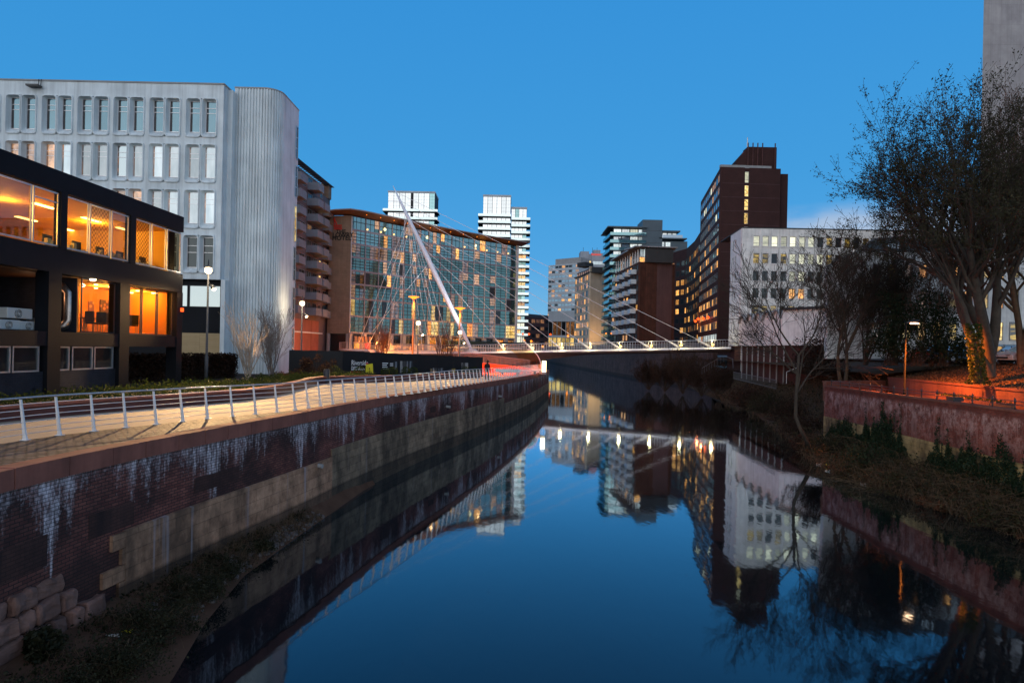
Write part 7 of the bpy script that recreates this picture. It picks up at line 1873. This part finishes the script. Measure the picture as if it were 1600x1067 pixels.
# one low bank of cloud beyond the right bank
mp = N('Mapping'); mp.inputs['Scale'].default_value = (7, 7, 26); lk(tc.outputs['Generated'], mp.inputs[0])
nz_ = N('TexNoise'); nz_.inputs['Scale'].default_value = 1.; nz_.inputs['Detail'].default_value = 5; nz_.inputs['Roughness'].default_value = .5; lk(mp.outputs[0], nz_.inputs[0])
cl = MT('MULTIPLY', RP(MT('SUBTRACT', MT('ADD', nz_.outputs[0], .0), MT('MULTIPLY', MT('ABSOLUTE', MT('SUBTRACT', Z_, .165)), 5.)), [(.2, 0.), (.42, .95)]), RP(MT('DIVIDE', X_, MT('MAXIMUM', Y_, .05)), [(.33, 0.), (.48, 1.)]))
cl = MT('MULTIPLY', cl, RP(Z_, [(.0, 1.), (.185, 1.), (.215, 0.)]))
col = MX(cl, col, (.40,.50,.66))
fin = MX(1., MX(1., sky.outputs[0], (.012,.012,.012), 'MULTIPLY'), col, 'ADD')
bg = N('Background'); lk(fin, bg.inputs[0]); bg.inputs[1].default_value = 1.0
wo = N('OutputWorld'); lk(bg.outputs[0], wo.inputs[0])

sd = bpy.data.lights.new('sun', 'SUN'); sd.energy = .9; sd.angle = math.radians(75); sd.color = (1., .88, .78)
so = bpy.data.objects.new('sun', sd); COL.objects.link(so)
dv = Vector((math.sin(SUN_AZ)*math.cos(SUN_EL), math.cos(SUN_AZ)*math.cos(SUN_EL), math.sin(SUN_EL)))
so.rotation_euler = dv.to_track_quat('Z', 'Y').to_euler()
so.location = (0, 0, 100)

# lamps of the scene
def spot(name, loc, tgt, power, col, size, blend=.7, r=.15):
    d_ = Vector(tgt)-Vector(loc)
    return light(name, 'SPOT', loc, power, col, spot_size=math.radians(size), spot_blend=blend, shadow_soft_size=r, rot=d_.to_track_quat('-Z', 'Y').to_euler())
PC = (1., .60, .25)
for k, tg, pw, sz in ((0, (-13.6, 24.5, ZP), 15000, 62), (0, (-11.2, 31.5, ZP), 4600, 95), (1, (-8.8, 41, ZP), 8500, 70), (1, (-11, 47, ZP), 4500, 80), (2, (-5.2, 51, ZP), 6000, 85), (3, (-2.5, 60, ZP), 2600, 70)):
    x, y, z = LAMPS[k]; c = Vector((x+.5, y-.5, z-.6)); spot('promenade_spot', c, tg, pw, PC, sz)
for x, y, z in LAMPS: light('promenade_lamp_glow', 'POINT', (x+.3, y-.5, z-.2), 160, (1., .80, .52), shadow_soft_size=.2)
spot('mast_uplight', (mbase.x+2.5, mbase.y-4, 7.5), mast(.35), 11000, (.92, .96, 1.), 40)
light('birch_uplight', 'SPOT', (P(392, 600, 40).x, 39.2, ZP+.6), 700, (1., .6, .3), spot_size=math.radians(70), spot_blend=.6, shadow_soft_size=.05, rot=(math.radians(165), 0, 0))
for a, n, p_ in ((1.5, -3, 300), (8.5, -3.5, 380), (14, -3.5, 330), (19, -3, 300)):
    q = WB.p(a, zu1-.35, n); light('office_light', 'POINT', q, p_, (1., .56, .10), shadow_soft_size=.3)
for x, n, p_ in ((160, -1.6, 200), (208, -1.8, 120), (236, -1.4, 60)):
    q = WB.p(min(sbn(x, n, 480), SB-1.2), mz1-.35, n); light('meeting_light', 'POINT', q, p_, (1., .45, .08), shadow_soft_size=.15)
q = WB.p(sb(150, 430), zs-.3, .1); light('soffit_glow', 'POINT', q, 20, (1., .75, .5), shadow_soft_size=.1)
q = WB.p(sb(110, 480), zs-.9, -1.8); light('loggia_glow', 'POINT', q, 7, (1., .5, .25), shadow_soft_size=.1)
light('block_foot_glow', 'POINT', (-31, 106, 5.6), 500, (1., .3, .1), shadow_soft_size=.3)
light('hotel_foot_glow', 'POINT', (-20, 109, 5.2), 1500, (1., .25, .03), shadow_soft_size=.3)
light('hotel_foot_glow', 'POINT', (-25, 118.2, 6.9), 2000, (1., .30, .05), shadow_soft_size=.3)
light('hotel_foot_glow', 'POINT', (-10, 131, 7), 4200, (1., .42, .09), shadow_soft_size=.3)
for f in (.2, .45, .75): light('eave_glow', 'POINT', (lambda q: (q[0].x+right_of(q[1]).x*1.6, q[0].y+right_of(q[1]).y*1.6, zl[0]-.9))(on_line(HC, HCC, HCC[-1]*f)), 40, (1., .5, .2), shadow_soft_size=.3)

cam = bpy.data.cameras.new('camera'); co = bpy.data.objects.new('camera', cam); COL.objects.link(co)
R3 = Matrix(((cr, -sr, 0), (0, 0, -1), (sr, cr, 0)))
co.matrix_world = Matrix.Translation((0, 0, CZ)) @ R3.to_4x4()
cam.sensor_fit = 'HORIZONTAL'; cam.sensor_width = 36.; cam.lens = 36*F/1600; cam.shift_y = (CY-533.5)/1600
cam.clip_start = .1; cam.clip_end = 9000
scene.camera = co
scene.view_settings.view_transform = 'Standard'; scene.view_settings.look = 'None'; scene.view_settings.exposure = 0; scene.view_settings.gamma = 1
scene.render.engine = 'CYCLES'
scene.cycles.use_denoising = True
scene.cycles.max_bounces = 6; scene.cycles.transparent_max_bounces = 8
scene.cycles.sample_clamp_indirect = 4.
scene.cycles.blur_glossy = .2
